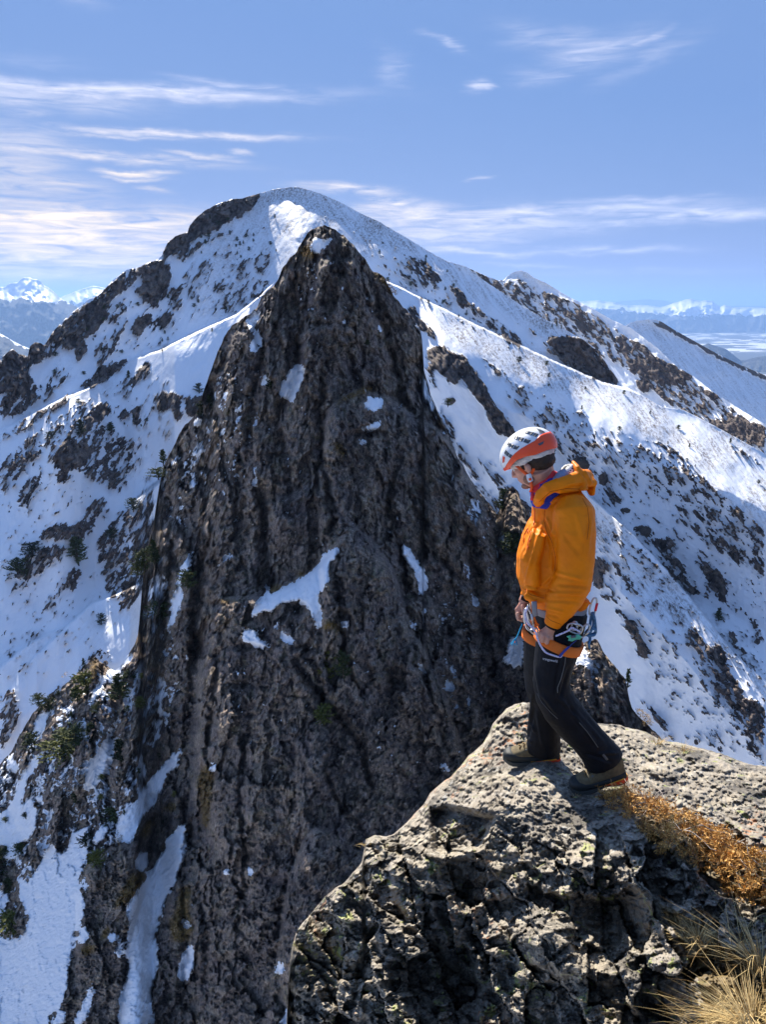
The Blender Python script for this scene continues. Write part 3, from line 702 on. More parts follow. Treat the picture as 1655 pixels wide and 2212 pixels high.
# valley floor: fields, woods, out to the horizon
def valley_mat():
    m, nt, b = new_mat('valley_floor')
    L = nt.links.new
    co = N(nt, 'ShaderNodeTexCoord').outputs['Object']
    vo = N(nt, 'ShaderNodeTexVoronoi', feature='F1', inp={'Scale': 1 / 420.0, 'Randomness': 1.0})
    n1 = N(nt, 'ShaderNodeTexNoise', inp={'Scale': 1 / 900.0, 'Detail': 6.0, 'Roughness': .6})
    n2 = N(nt, 'ShaderNodeTexNoise', inp={'Scale': 1 / 3500.0, 'Detail': 5.0, 'Roughness': .6})
    w = N(nt, 'ShaderNodeVectorMath', operation='MULTIPLY_ADD', inp={1: (700, 700, 0)})
    L(n1.outputs['Color'], w.inputs[0]); L(co, w.inputs[2])
    L(w.outputs[0], vo.inputs['Vector']); L(co, n1.inputs['Vector']); L(co, n2.inputs['Vector'])
    sp = N(nt, 'ShaderNodeSeparateColor')
    L(vo.outputs['Color'], sp.inputs[0])
    f = M_(nt, 'ADD', sp.outputs[0], M_(nt, 'MULTIPLY', M_(nt, 'SUBTRACT', n2.outputs[0], .5), 2.4))
    c = ramp(nt, f, [(0.60, (0.035, 0.045, 0.045)), (0.68, (0.16, 0.17, 0.17)), (0.80, (0.62, 0.64, 0.68))])
    L(c, b.inputs['Base Color'])
    b.inputs['Roughness'].default_value = .9
    return m
VZ = -800.0
xs_ = np.linspace(-90000, 90000, 61); ys_ = np.concatenate([np.linspace(-40000, 0, 12)[:-1], np.linspace(0, 88000, 60)])
XX, YY = np.meshgrid(xs_, ys_)
ZZ = VZ + 40 * fbm(XX / 5000, YY / 5000, XX * 0, 3)
tag(link('valley_floor', gridmesh('valley_floor', XX, YY, ZZ), valley_mat()), kind='structure')

# ------------------------------------------------------------------ haze
def make_haze():
    x0, x1, y0, y1, z0, z1 = -95000, 95000, -42000, 90000, VZ - 60, 900.0
    co = np.array([(x, y, z) for z in (z0, z1) for y in (y0, y1) for x in (x0, x1)], float)
    q = np.array([(0, 2, 3, 1), (4, 5, 7, 6), (0, 1, 5, 4), (2, 6, 7, 3), (0, 4, 6, 2), (1, 3, 7, 5)])
    o = link('haze', mesh_np('haze', co, q), None, smooth=False)
    m = bpy.data.materials.new('haze')
    m.use_nodes = True
    nt = m.node_tree
    nt.nodes.clear()
    pv = N(nt, 'ShaderNodeVolumePrincipled')
    pv.inputs['Color'].default_value = (0.25, 0.42, 0.76, 1)
    pv.inputs['Density'].default_value = HAZE
    pv.inputs['Anisotropy'].default_value = 0.25
    out = N(nt, 'ShaderNodeOutputMaterial')
    nt.links.new(pv.outputs[0], out.inputs['Volume'])
    o.data.materials.append(m)
    tag(o, kind='stuff')
HAZE = 4.8e-5
make_haze()
# ------------------------------------------------------------------ the rock tower in front of us, with its snowy left flank
slP = np.full((gnv, gnu), 63.0)
for s_, k_, p_ in [
    (50, 'D', [(-400, 1500), (0, 1640), (100, 1515), (200, 1420), (300, 1400), (330, 1500), (250, 1700), (180, 1900), (170, 2100), (90, 2300), (-400, 2500)]),
    (43, 'Z6', [(-400, 1110), (140, 1000), (140, 830), (225, 650), (300, 700), (380, 580), (440, 720), (390, 850), (415, 1000), (360, 1150), (300, 1450), (240, 1700), (-400, 1700)]),
    (42, 'Z6', [(620, 960), (830, 660), (900, 540), (930, 680), (800, 1000), (785, 1300), (760, 1700), (560, 1700), (600, 1440), (650, 1200)]),
    (34, 'R7', [(250, 640), (285, 600), (420, 550), (540, 485), (660, 360), (740, 315), (745, 350), (690, 420), (600, 520), (450, 590), (330, 640)]),
    (46, 'R7', [(280, 680), (450, 590), (600, 520), (680, 500), (620, 600), (640, 770), (600, 770), (500, 640), (380, 660)]),
    (30, 'Z8', [(430, 160), (450, 110), (560, 130), (560, 150), (480, 175)]),
    (30, 'D', [(780, 862), (820, 858), (835, 880), (790, 885)]),
    (48, 'D', [(1200, 1400), (1300, 1385), (1340, 1500), (1280, 1480), (1220, 1520)])]:
    paint(slP, zt(k_, p_), s_)
slP = blur(slP, 2, 2)
D0_P = line([(-700, 125), (0, 101), (200, 93), (290, 90.5), (350, 97), (500, 88), (700, 84), (900, 88), (1100, 84), (1240, 62), (1360, 58), (1500, 50), (2400, 30)])
DP = depth_field(smooth1(T_P, 170), D0_P, slP)
DP = np.exp(blur(np.log(DP), 5, 3))

S = np.zeros((gnv, gnu))           # snow lying on the tower
SNOW = {'Z8': [
 [(425, 165), (440, 130), (470, 118), (540, 128), (568, 145), (520, 152), (492, 180), (455, 215), (435, 228), (455, 190)], [(368, 262), (400, 256), (404, 275), (372, 284)], [(395, 338), (428, 285), (436, 300), (408, 337)],
 [(468, 292), (530, 278), (505, 297), (475, 307)], [(545, 222), (562, 220), (548, 262), (533, 257)], [(522, 75), (550, 76), (547, 94), (528, 90)], [(688, 318), (706, 323), (713, 347), (694, 342)], [(742, 272), (762, 280), (770, 303), (750, 296)],
 [(528, 450), (557, 446), (554, 464), (534, 462)], [(598, 555), (617, 548), (627, 592), (610, 594)], [(700, 630), (720, 640), (718, 650)],
 [(70, 575), (100, 545), (165, 478), (162, 560), (130, 590), (155, 620), (162, 640), (177, 650), (167, 690), (150, 742), (120, 737), (95, 690), (132, 660), (120, 620), (100, 600)], [(38, 830), (66, 850), (45, 864)],
 [(183, 838), (216, 860), (216, 902), (190, 917), (158, 910), (175, 880)], [(145, 828), (162, 830), (150, 882)], [(93, 970), (127, 943), (122, 987), (95, 990)],
 [(328, 822), (407, 793), (397, 870), (350, 982), (335, 1017), (320, 985), (283, 975), (263, 930), (300, 880)], [(373, 722), (412, 680), (407, 716), (385, 728)],
 [(712, 1022), (730, 985), (760, 978), (820, 978), (838, 1027), (780, 1040), (720, 1034)], [(678, 1130), (740, 1138), (790, 1105), (822, 1098), (822, 1120), (760, 1158), (700, 1148)], [(693, 1212), (718, 1180), (727, 1230), (703, 1240)],
 [(130, 1328), (152, 1330), (152, 1450), (123, 1467), (123, 1420), (132, 1380)], [(243, 1133), (272, 1160), (250, 1177)], [(103, 1308), (128, 1342), (110, 1340)], [(262, 1250), (298, 1342), (275, 1325)], [(138, 1488), (157, 1500), (150, 1527)],
 [(740, 530), (800, 580), (850, 625), (820, 622), (760, 565)], [(420, 200), (400, 210)],
 [(1060, 690), (1130, 690), (1050, 760), (1040, 740)], [(960, 500), (980, 520), (1010, 600), (1040, 660), (1060, 700), (1080, 690), (1040, 600), (1000, 560)], [(1028, 840), (1060, 880), (1080, 960), (1120, 1060), (1110, 1080), (1060, 990), (1042, 920)],
 [(1140, 950), (1210, 1020), (1270, 1180), (1330, 1300), (1290, 1290), (1230, 1180), (1190, 1090)], [(600, 280), (630, 290)]],
 'R7': [[(247, 724), (268, 650), (285, 603), (350, 598), (420, 553), (470, 528), (540, 488), (600, 448), (660, 358), (730, 316), (742, 352), (690, 400), (652, 470), (672, 532), (612, 592), (632, 680), (630, 784), (608, 772), (580, 692), (530, 642), (520, 612), (440, 642), (400, 632), (370, 682), (310, 682), (270, 710)],
 [(198, 790), (245, 768), (292, 800), (292, 845), (367, 838), (352, 877), (280, 873), (210, 842)], [(368, 700), (407, 740), (402, 782), (373, 777), (385, 740)], [(408, 785), (450, 803), (502, 850), (490, 878), (450, 862), (413, 840)],
 [(718, 750), (770, 728), (782, 750), (745, 778)], [(338, 935), (377, 928), (362, 958)], [(528, 1003), (562, 998), (567, 1022), (538, 1022)], [(1103, 713), (1122, 718), (1153, 777), (1135, 784)], [(1143, 818), (1157, 850), (1133, 868)],
 [(1130, 928), (1150, 938), (1192, 1000), (1177, 1023)], [(1218, 915), (1236, 908), (1243, 957), (1228, 962)], [(1313, 948), (1347, 978), (1378, 1047), (1353, 1048), (1328, 1002)], [(1288, 1070), (1310, 1043), (1358, 1085), (1342, 1112), (1308, 1102)],
 [(1328, 1198), (1362, 1230), (1347, 1258)], [(1388, 378), (1417, 440), (1447, 532), (1428, 532), (1398, 450)], [(1438, 568), (1477, 610), (1492, 672), (1463, 668), (1443, 612)], [(1338, 573), (1377, 590), (1360, 608)],
 [(1263, 1476), (1300, 1488), (1348, 1552), (1320, 1562), (1278, 1522)], [(1353, 1408), (1387, 1420), (1407, 1462), (1388, 1467)], [(1270, 1575), (1290, 1585), (1285, 1600)], [(928, 85), (950, 95), (975, 145), (960, 140)], [(1055, 270), (1080, 290), (1075, 305), (1045, 280)],
 [(1058, 305), (1100, 335), (1110, 375), (1165, 430), (1198, 480), (1202, 540), (1188, 602), (1162, 580), (1155, 500), (1120, 450), (1085, 390)], [(1130, 640), (1170, 660), (1215, 690), (1205, 700), (1160, 685)], [(1205, 650), (1225, 690), (1215, 695)],
 [(18, 1557), (45, 1492), (63, 1530), (50, 1562)], [(1600, 228), (1640, 290), (1657, 350), (1625, 345), (1605, 310)], [(1575, 942), (1640, 928), (1640, 830), (1720, 820), (1720, 985), (1650, 970)], [(1410, 760), (1480, 735), (1440, 765)], [(935, 810), (975, 815), (970, 835), (945, 830)], [(435, 1385), (460, 1390), (445, 1400)],
 [(190, 1800), (215, 1775), (210, 1800)], [(60, 440), (110, 390), (135, 350), (145, 395), (110, 420), (75, 445)], [(330, 490), (345, 490), (340, 580), (322, 590)], [(20, 265), (50, 250), (35, 280)], [(60, 140), (75, 150), (60, 165)], [(145, 110), (170, 115), (155, 135)], [(125, 45), (160, 38), (150, 55)], [(285, 178), (345, 1170)],
 [(288, 1182), (340, 1180), (335, 1200)], [(225, 1120), (262, 1118), (255, 1132)], [(985, 355), (1020, 355), (1000, 365)], [(740, 300), (760, 290), (760, 310)], [(1420, 1350), (1440, 1390), (1425, 1380)], [(1300, 1330), (1315, 1350)]],
 'R1': [[(75, 1452), (110, 1428), (172, 1448), (192, 1520), (262, 1600), (352, 1622), (300, 1652), (250, 1602), (200, 1572), (150, 1542), (78, 1532)], [(240, 1640), (290, 1680), (300, 1650)], [(60, 1360), (120, 1380), (170, 1450), (120, 1440)], [(400, 1935), (430, 1935), (425, 1950)]],
 'Z6': [[(585, 1545), (602, 1450), (575, 1430), (650, 1270), (630, 1200), (650, 1050), (620, 960), (700, 860), (770, 750), (830, 660), (830, 600), (870, 600), (890, 540), (920, 545), (932, 680), (900, 760), (860, 850), (812, 940), (800, 1000), (770, 1080), (787, 1250), (757, 1380), (765, 1545)],
 [(413, 372), (440, 250), (470, 200), (520, 120), (523, 50), (541, 33), (536, 110), (555, 127), (612, 72), (606, 130), (562, 200), (560, 240), (520, 300), (460, 372)],
 [(912, 148), (885, 250), (822, 290), (800, 380), (772, 440), (722, 490), (682, 560), (657, 642), (620, 632), (568, 600), (608, 500), (690, 420), (740, 330), (830, 230)],
 [(-300, 1108), (0, 1112), (60, 1122), (112, 1100), (142, 1000), (90, 900), (140, 830), (200, 740), (225, 650), (270, 640), (302, 702), (330, 670), (382, 580), (410, 600), (440, 722), (400, 780), (390, 850), (412, 920), (417, 1000), (362, 1100), (358, 1172), (330, 1370), (302, 1450), (240, 1500), (230, 1600), (-300, 1600)],
 [(358, 1172), (420, 1022), (440, 1080), (430, 1125), (390, 1140)], [(345, 620), (410, 560), (440, 560), (440, 700), (400, 740)],
 [(-300, 620), (-300, 500), (0, 500), (60, 430), (110, 290), (180, 190), (215, 170), (190, 240), (140, 310), (112, 420), (95, 470), (160, 400), (182, 480), (180, 560), (150, 610), (100, 642), (50, 652)],
 [(-300, 190), (0, 202), (0, 60), (60, -20), (132, -10), (100, 90), (60, 160), (20, 197)], [(58, 168), (80, 230), (102, 270), (60, 292), (38, 252)], [(248, 382), (290, 302), (290, 350), (270, 387)], [(298, 430), (340, 380), (400, 260), (442, 178), (442, 210), (400, 300), (350, 392), (310, 442)],
 [(378, 80), (400, 8), (432, 60), (430, 112)], [(338, 282), (362, 238), (355, 292)], [(218, 562), (248, 460), (272, 453), (250, 540), (230, 577)], [(678, 700), (720, 668), (742, 740), (702, 792), (678, 770)], [(453, 622), (512, 538), (542, 570), (490, 652)],
 [(358, 1545), (430, 1400), (450, 1320), (472, 1370), (440, 1480), (412, 1545)], [(878, 1312), (920, 1170), (960, 1130), (972, 1200), (945, 1312), (900, 1322)], [(878, 1442), (922, 1403), (928, 1442)], [(898, 1010), (915, 1003), (962, 1050), (930, 1072)], [(943, 940), (972, 933), (967, 972)],
 [(573, 1202), (600, 1080), (607, 1180), (595, 1217)], [(248, 1545), (300, 1468), (332, 1470), (320, 1545)], [(1038, 282), (1055, 233), (1077, 260), (1070, 292)], [(1113, 772), (1132, 758), (1156, 758), (1156, 782), (1120, 787)], [(1210, 745), (1250, 745), (1272, 790), (1225, 812), (1238, 780)],
 [(1363, 1282), (1385, 1240), (1410, 1208), (1427, 1285), (1400, 1292)], [(1378, 1545), (1440, 1450), (1467, 1490), (1467, 1545)], [(1420, 130), (1452, 140), (1430, 147)], [(540, 1080), (590, 1080), (570, 1140), (540, 1130)], [(-300, 800), (0, 850), (30, 900), (60, 850), (30, 960), (0, 1000), (-300, 1000)],
 [(0, 700), (60, 650), (90, 660), (80, 720), (20, 725)], [(20, 370), (45, 320), (40, 370)], [(100, 780), (130, 740), (120, 850), (100, 900), (95, 840)], [(600, 690), (620, 690), (605, 720)], [(860, 340), (880, 330), (870, 370)], [(630, 340), (655, 370), (640, 410), (620, 400)], [(690, 100), (705, 110), (705, 135), (693, 128)], [(710, 140), (730, 135), (725, 152)], [(755, 215), (790, 175), (780, 205)], [(690, 380), (730, 345), (700, 400)]],
 'Z5': [[(1183, 846), (1190, 960), (1142, 1022), (1092, 1132), (1060, 1152), (1110, 1000), (1140, 960)], [(1120, 1120), (1130, 1118), (1122, 1200), (1092, 1300), (1062, 1342), (1022, 1372), (1022, 1450), (1012, 1482), (988, 1440), (1018, 1350), (1078, 1260), (1060, 1200), (1048, 1180)], [(938, 1342), (967, 1288), (968, 1400), (950, 1422)],
 [(928, 1112), (977, 1058), (982, 1100), (950, 1167)], [(828, 1652), (868, 1558), (892, 1600), (882, 1640), (840, 1672)], [(538, 1852), (580, 1740), (642, 1658), (602, 1750), (570, 1862)], [(958, 542), (1000, 440), (1050, 350), (1102, 278), (1112, 300), (1040, 422), (1000, 482)], [(1208, 242), (1262, 228), (1252, 290), (1202, 392), (1218, 330)],
 [(1158, 472), (1180, 440), (1232, 428), (1232, 460), (1172, 512)], [(1268, 452), (1312, 500), (1295, 540)], [(1400, 525), (1440, 515), (1420, 535)], [(1345, 980), (1385, 920), (1432, 880), (1410, 920)], [(1320, 640), (1345, 640), (1335, 655)], [(1430, 610), (1455, 600), (1445, 625)], [(1225, 760), (1245, 770)],
 [(1295, 780), (1325, 765), (1310, 785)], [(1185, 85), (1230, 45), (1250, 90), (1215, 110)], [(965, 700), (1000, 640), (1020, 650), (990, 700), (970, 740)], [(700, 1600), (760, 1640), (740, 1700), (690, 1790)], [(620, 1680), (680, 1600), (720, 1560), (780, 1530), (850, 1470), (840, 1530), (760, 1600), (690, 1650), (600, 1790), (560, 1850), (560, 1800)],
 [(320, 1700), (440, 1580), (480, 1560), (440, 1650), (360, 1740), (330, 1800)], [(1060, 1560), (1080, 1545), (1105, 1550), (1085, 1570)], [(1140, 1540), (1170, 1500), (1185, 1520), (1160, 1570)], [(1210, 1580), (1240, 1500), (1255, 1440), (1250, 1510), (1225, 1560)],
 [(1095, 1650), (1112, 1660), (1105, 1700)], [(1030, 1760), (1045, 1770), (1045, 1810)], [(1340, 1150), (1385, 1145), (1365, 1165)], [(220, 1900), (300, 1850), (290, 1950), (240, 2060), (200, 2050)], [(470, 1960), (500, 1910), (520, 1960), (500, 2010)]]}
for k_, lst in SNOW.items():
    for p_ in lst:
        paint(S, zt(k_, p_), 1.0)
S = blur(S, 2, 2)
# flecks of snow on the left flank
FLK = np.zeros((gnv, gnu))
FK = 1
paint(FLK, [(-300, 1500), (60, 1560), (160, 1450), (290, 1390), (310, 1180), (350, 1000), (400, 1000), (390, 1250), (400, 1500), (330, 1750), (250, 1850), (180, 1950), (60, 2050), (-300, 2100)], .50)
paint(FLK, [(470, 780), (560, 820), (560, 1000), (400, 1150), (360, 1050)], .42)
paint(FLK, [(850, 620), (900, 690), (930, 780), (1000, 960), (1100, 1180), (1110, 1300), (1060, 1300), (950, 950), (880, 750)], .48)
paint(FLK, [(1180, 1400), (1290, 1385), (1380, 1550), (1300, 1540)], .44)
paint(FLK, [(620, 530), (800, 600), (830, 740), (700, 720), (600, 650)], .34)
paint(FLK, [(900, 1300), (1010, 1300), (1040, 1560), (960, 1560)], .38)
paint(FLK, [(460, 1000), (600, 700), (830, 760), (1000, 1100), (1060, 1500), (900, 1700), (450, 1700)], .245, 'max')
FLK = blur(FLK, 6, 2)
GS_ = np.zeros((gnv, gnu))         # dry grass and moss
for k_, p_ in [('R7', [(600, -100), (700, -110), (740, -130)]), ('Z8', [(550, 1030), (610, 980), (700, 930), (745, 915), (800, 940), (740, 945), (660, 975), (580, 1015)]), ('Z8', [(370, 170), (440, 150), (470, 230), (380, 210)]), ('Z8', [(740, 270), (860, 350), (930, 440), (900, 430), (800, 340)]),
                ('Z6', [(570, 960), (590, 900), (660, 790), (735, 780), (690, 870), (640, 930)]), ('Z6', [(845, 1040), (880, 960), (900, 880), (930, 850), (955, 870), (940, 960), (965, 1060), (930, 1120), (870, 1130)]), ('Z6', [(700, 600), (730, 530), (760, 520), (740, 590), (710, 615)]),
                ('Z6', [(985, 320), (1000, 270), (1040, 250), (1070, 300), (1050, 400), (1040, 560), (1010, 540), (1000, 400)]), ('Z6', [(490, 1130), (530, 1050), (550, 1060), (530, 1110)]), ('Z6', [(405, 1160), (430, 1135), (480, 1150), (460, 1185), (410, 1190)]), ('Z6', [(840, 440), (880, 430), (870, 480), (820, 480)]),
                ('Z6', [(570, 560), (620, 600), (590, 650), (550, 640), (580, 600)]), ('R7', [(480, 500), (540, 460), (560, 470), (520, 495)]), ('R7', [(340, 560), (400, 535), (440, 550), (370, 580)]), ('R7', [(650, 740), (700, 735), (745, 790), (730, 800), (690, 760), (640, 790)]), ('Z8', [(550, 1215), (590, 1220), (640, 1290), (600, 1290)]),
                ('R7', [(80, 620), (165, 615), (160, 635), (90, 640)]), ('R1', [(460, 1800), (560, 1850), (620, 1960), (540, 1920)]), ('R1', [(45, 1570), (90, 1590), (90, 1620), (50, 1600)]), ('Z5', [(570, 1550), (600, 1540), (600, 1700), (560, 1640)]), ('Z5', [(380, 1640), (440, 1610), (430, 1640), (380, 1690)])]:
    paint(GS_, zt(k_, p_), 1.0)
GS_ = blur(GS_, 1.5, 1)
# buttresses that stand out in front of the face: (outline of the upper edge..., how far in metres, rounding in photo units)
BUTT = [(5.0, 60, 'D', [(690, 1180), (690, 1010), (715, 880), (745, 855), (780, 838), (805, 848), (860, 872), (900, 900), (960, 935), (1000, 1010), (1060, 1130), (1085, 1280), (1060, 1500), (1000, 1700), (760, 1700), (700, 1400)]),
        (6.0, 55, 'D', [(430, 2300), (420, 1700), (430, 1450), (455, 1330), (480, 1292), (540, 1288), (580, 1275), (640, 1255), (700, 1215), (735, 1160), (758, 1133), (800, 1165), (850, 1230), (880, 1330), (960, 1500), (1010, 1650), (1010, 2300)]),
        (5.0, 45, 'D', [(560, 2300), (600, 2050), (622, 1900), (650, 1830), (672, 1792), (692, 1784), (716, 1796), (730, 1820), (800, 1850), (900, 2000), (900, 2300)]),
        (2.6, 34, 'D', [(395, 1300), (425, 1100), (440, 1000), (470, 850), (505, 720), (545, 700), (560, 760), (540, 900), (520, 1100), (500, 1280), (440, 1330)]),
        (3.0, 30, 'D', [(575, 1260), (578, 1120), (600, 1080), (680, 1050), (720, 1120), (690, 1200), (620, 1262)]),
        (2.2, 30, 'D', [(640, 900), (650, 760), (668, 640), (690, 560), (760, 560), (810, 640), (840, 760), (840, 850), (780, 836), (700, 870)]),
        (3.0, 30, 'D', [(310, 1500), (322, 1300), (340, 1150), (370, 1120), (410, 1180), (415, 1340), (400, 1560), (330, 1600)]),
        (3.0, 34, 'D', [(170, 2200), (165, 1930), (185, 1880), (240, 1830), (300, 1820), (320, 1900), (290, 1990), (270, 2080), (240, 2300), (140, 2300)]),
        (2.4, 30, 'D', [(336, 2300), (335, 2050), (350, 1960), (385, 1900), (425, 1900), (440, 2060), (440, 2300)]),
        (2.6, 30, 'D', [(20, 1740), (40, 1640), (110, 1560), (170, 1500), (240, 1480), (250, 1560), (180, 1700), (120, 1790), (60, 1830)]),
        (2.0, 24, 'D', [(850, 1560), (870, 1300), (930, 1290), (990, 1400), (1010, 1560), (940, 1600)])]
RNG_P = []
for amt, rr, k_, p_ in BUTT:
    mask = np.zeros((gnv, gnu))
    paint(mask, zt(k_, p_), 1.0)
    RNG_P.append((amt, rr, mask, zt(k_, p_)))
BSUM = np.zeros((gnv, gnu))
UU, VV = np.meshgrid(gu, gv)
for amt, rr, mask, pl in RNG_P:
    jj, ii = np.where(mask > .5)
    dd = dist_to(gu[ii], gv[jj], pl + pl[:1])
    # only the upper and side edges stand proud; the foot runs out into the face
    lo, hi = min(p[1] for p in pl), max(p[1] for p in pl)
    fade = np.clip((hi - gv[jj]) / (0.55 * (hi - lo)), 0, 1)
    q = np.clip(dd / rr, 0, 1)
    BSUM[jj, ii] += amt * fade * (0.30 + 0.70 * np.sqrt(1 - (1 - q) ** 2))
BSUM = blur(BSUM, 1, 1)
# gullies, chimneys and cracks that cut back into the face: (depth m, half width, line)
GULL = [(3.6, 13, [(566, 1050), (572, 1120), (578, 1200), (574, 1290)]), (2.6, 11, [(452, 820), (468, 930), (448, 1040), (440, 1200), (424, 1330), (420, 1450)]), (2.4, 9, [(702, 780), (690, 880), (698, 980), (716, 1080), (722, 1150)]),
        (2.0, 9, [(918, 960), (900, 1050), (930, 1180), (1000, 1265)]), (3.0, 13, [(1012, 1130), (1024, 1200), (1036, 1290), (1050, 1400)]), (2.0, 4, [(739, 1176), (729, 1250), (731, 1328), (745, 1408), (761, 1468), (793, 1528)]),
        (2.4, 8, [(641, 1420), (665, 1465), (689, 1500), (737, 1552), (785, 1620), (800, 1700)]), (1.6, 8, [(630, 600), (652, 700), (640, 800), (604, 900), (600, 1000)]), (2.0, 8, [(795, 620), (840, 740), (862, 840), (884, 900)]),
        (2.2, 9, [(486, 1300), (474, 1450), (446, 1620), (430, 1800), (436, 2000)]), (1.8, 8, [(412, 1500), (404, 1700), (398, 1900), (400, 2212)]), (1.8, 8, [(655, 1800), (612, 1960), (600, 2080), (612, 2230)]), (1.8, 7, [(868, 1290), (902, 1430), (950, 1560), (985, 1680)]),
        (1.8, 6, [(530, 740), (545, 840), (530, 940), (512, 1040), (505, 1160)]), (1.5, 5, [(740, 560), (760, 660), (752, 760), (770, 840)]), (1.8, 6, [(850, 1010), (840, 1100), (868, 1190), (876, 1280)]), (1.6, 6, [(960, 1330), (985, 1440), (1010, 1560)]),
        (1.6, 6, [(540, 1560), (520, 1700), (530, 1860), (510, 2040)]), (1.6, 6, [(700, 1640), (720, 1720), (780, 1800)]), (1.7, 7, [(360, 1060), (372, 1180), (356, 1300), (352, 1420)]), (2.0, 8, [(250, 1560), (230, 1700), (250, 1800)]),
        (1.6, 6, [(300, 1650), (330, 1760), (320, 1900)]), (1.4, 5, [(1150, 1440), (1160, 1520), (1180, 1600)]), (1.6, 6, [(1280, 1440), (1290, 1520), (1320, 1580)])]
for dep, hw, pl in GULL:
    xs = [q[0] for q in pl]; ys = [q[1] for q in pl]
    sel = (UU > min(xs) - 50) & (UU < max(xs) + 50) & (VV > min(ys) - 40) & (VV < max(ys) + 40)
    us_, vs_ = UU[sel], VV[sel]
    wob = 26 * fbm(us_ / 34, vs_ / 30, us_ * 0 + hw * 3.3, 5, .6)
    dd = dist_to(us_ + wob, vs_, pl)
    end = np.clip(np.minimum(vs_ - min(ys), max(ys) - vs_) / 40 + .3, 0, 1)
    BSUM[sel] -= dep * np.exp(-(dd / hw) ** 2) * end
for (hu, hv, ru, rv, dep) in [(800, 938, 34, 9, 2.0), (640, 1316, 22, 15, 2.0), (532, 1398, 40, 8, 1.6), (736, 1326, 14, 10, 1.6), (545, 1546, 14, 7, 1.3), (660, 1400, 30, 7, 1.2), (466, 900, 30, 10, 1.6), (600, 985, 30, 8, 1.2), (455, 1010, 24, 8, 1.2), (860, 1470, 24, 9, 1.3), (905, 1610, 26, 9, 1.3), (520, 1480, 30, 8, 1.2), (690, 700, 26, 6, 1.0), (730, 590, 24, 6, 1.0)]:
    sel = (abs(UU - hu) < ru * 2) & (abs(VV - hv) < rv * 3)
    wob = 6 * fbm(UU[sel] / 14, VV[sel] / 14, UU[sel] * 0 + hu, 4)
    q = ((UU[sel] + wob - hu) / ru) ** 2 + ((VV[sel] + wob - hv) / rv) ** 2
    BSUM[sel] -= dep * np.exp(-q ** 2)
TPL = [(float(u), float(T_P(u))) for u in np.arange(-300, 1500, 12.0)]
EDG = dist_to(UU[::2, ::2], VV[::2, ::2], TPL)
EDG = np.kron(EDG, np.ones((2, 2)))[:gnv, :gnu]
EDG = blur(EDG, 1, 1)
def D_P(U, V):
    D = samp(DP, U, V)
    ed = samp(EDG, U, V)
    q = np.clip(ed / 55.0, 0, 1)
    D = D * (1 + .035 * (1 - np.sqrt(1 - (1 - q) ** 2))) - samp(BSUM, U, V) * np.clip(D / 80, .5, 1)
    # shear so that ribs lean like the strata
    Us = U + 0.10 * (V - 1300) * np.where(U < 700, 1, -1) * np.clip(np.abs(U - 700) / 200, 0, 1)
    z0 = np.zeros(U.shape)
    w1 = fbm(U / 120, V / 150, z0 + 2.2, 4) * 40
    wx, wy = fbm(U / 24, V / 26, z0 + 31.2, 5, .62) * 15, fbm(U / 24, V / 26, z0 + 41.2, 5, .62) * 18
    rib = fbm((Us + w1) / 62, V / 260, z0 + .5, 4, .5, True)
    fine = fbm(U / 9, V / 11, z0 + 9.5, 5, .65)
    c0, b0 = cells((Us + w1 * .8 + wx) / 58, (V + wy * 3) / 170, z0 + .45, 2)
    c1, b1 = cells((Us + w1 * .5 + wx * 1.3) / 22, (V + wy * 2) / 62, z0 + .3, 4)
    c2, b2 = cells((Us + wx) / 11.5, (V + wy) / 16, z0 + .7, 11)
    c3, b3 = cells(Us / 5.2, V / 6.3, z0 + .2, 17)
    s = samp(S, U, V)
    n = fbm(U / 10, V / 12, z0 + 14.5, 6, .72)
    fl = samp(FLK, U, V)
    ledge = np.clip(-c1 * .5 - c2 * .4, -.3, .5)
    fs = s * 1.12 + (n * .95 + ledge * .3) * np.clip(s * 5, 0, 1) * np.clip(1.5 - s, .5, 1)
    n2 = fbm(U / 6, V / 8, z0 + 18.5, 4, .65)
    ff = np.where(fl > .03, fl + n * .55 + n2 * .45 + ledge * .45 - .14, 0)
    sn = np.clip(.5 + (np.maximum(fs, ff) - .5) * 2.6, 0, 1)
    rk = 1 - sn
    rough = np.clip(rk * 1.6, 0, 1)
    cr = np.exp(-(b0 / .022) ** 2) * .8 * np.clip(.5 + 2 * fbm(U / 60, V / 90, z0 + 64, 3), 0, 1) + np.exp(-(b1 / .03) ** 2) * .5 * np.clip(.5 + 2 * fbm(U / 40, V / 60, z0 + 61, 3), 0, 1)
    d = (.30 * rib + .20 * fine + 1.35 * c0 + .74 * c1 + .36 * c2 + .16 * c3 - .45 * cr)
    D = D * (1 - .0145 * d * (0.14 + .86 * rough) - .0028 * np.clip(sn * 1.5, 0, 1) - 0.002 * (1 - rough) * fbm(U / 7, V / 9, z0 + 3.3, 3))
    tone = np.clip(.58 + .16 * np.sin(c0 * 9) + .18 * c1 + .22 * c2 + .22 * c3 + .9 * fbm(U / 130, V / 170, z0 + 77, 4) - .45 * np.clip(cr, 0, 1), 0, 1)
    g = samp(GS_, U, V)
    g = np.clip(g * 1.2 + (g > .02) * fine * .8, 0, 1)
    return D, {'rock': rk, 'grit': z0, 'tone': tone, 'grass': np.clip(g + .6 * np.clip(fbm(U / 60, V / 60, z0 + 55, 4) - .42, 0, 1) * 3, 0, 1)}
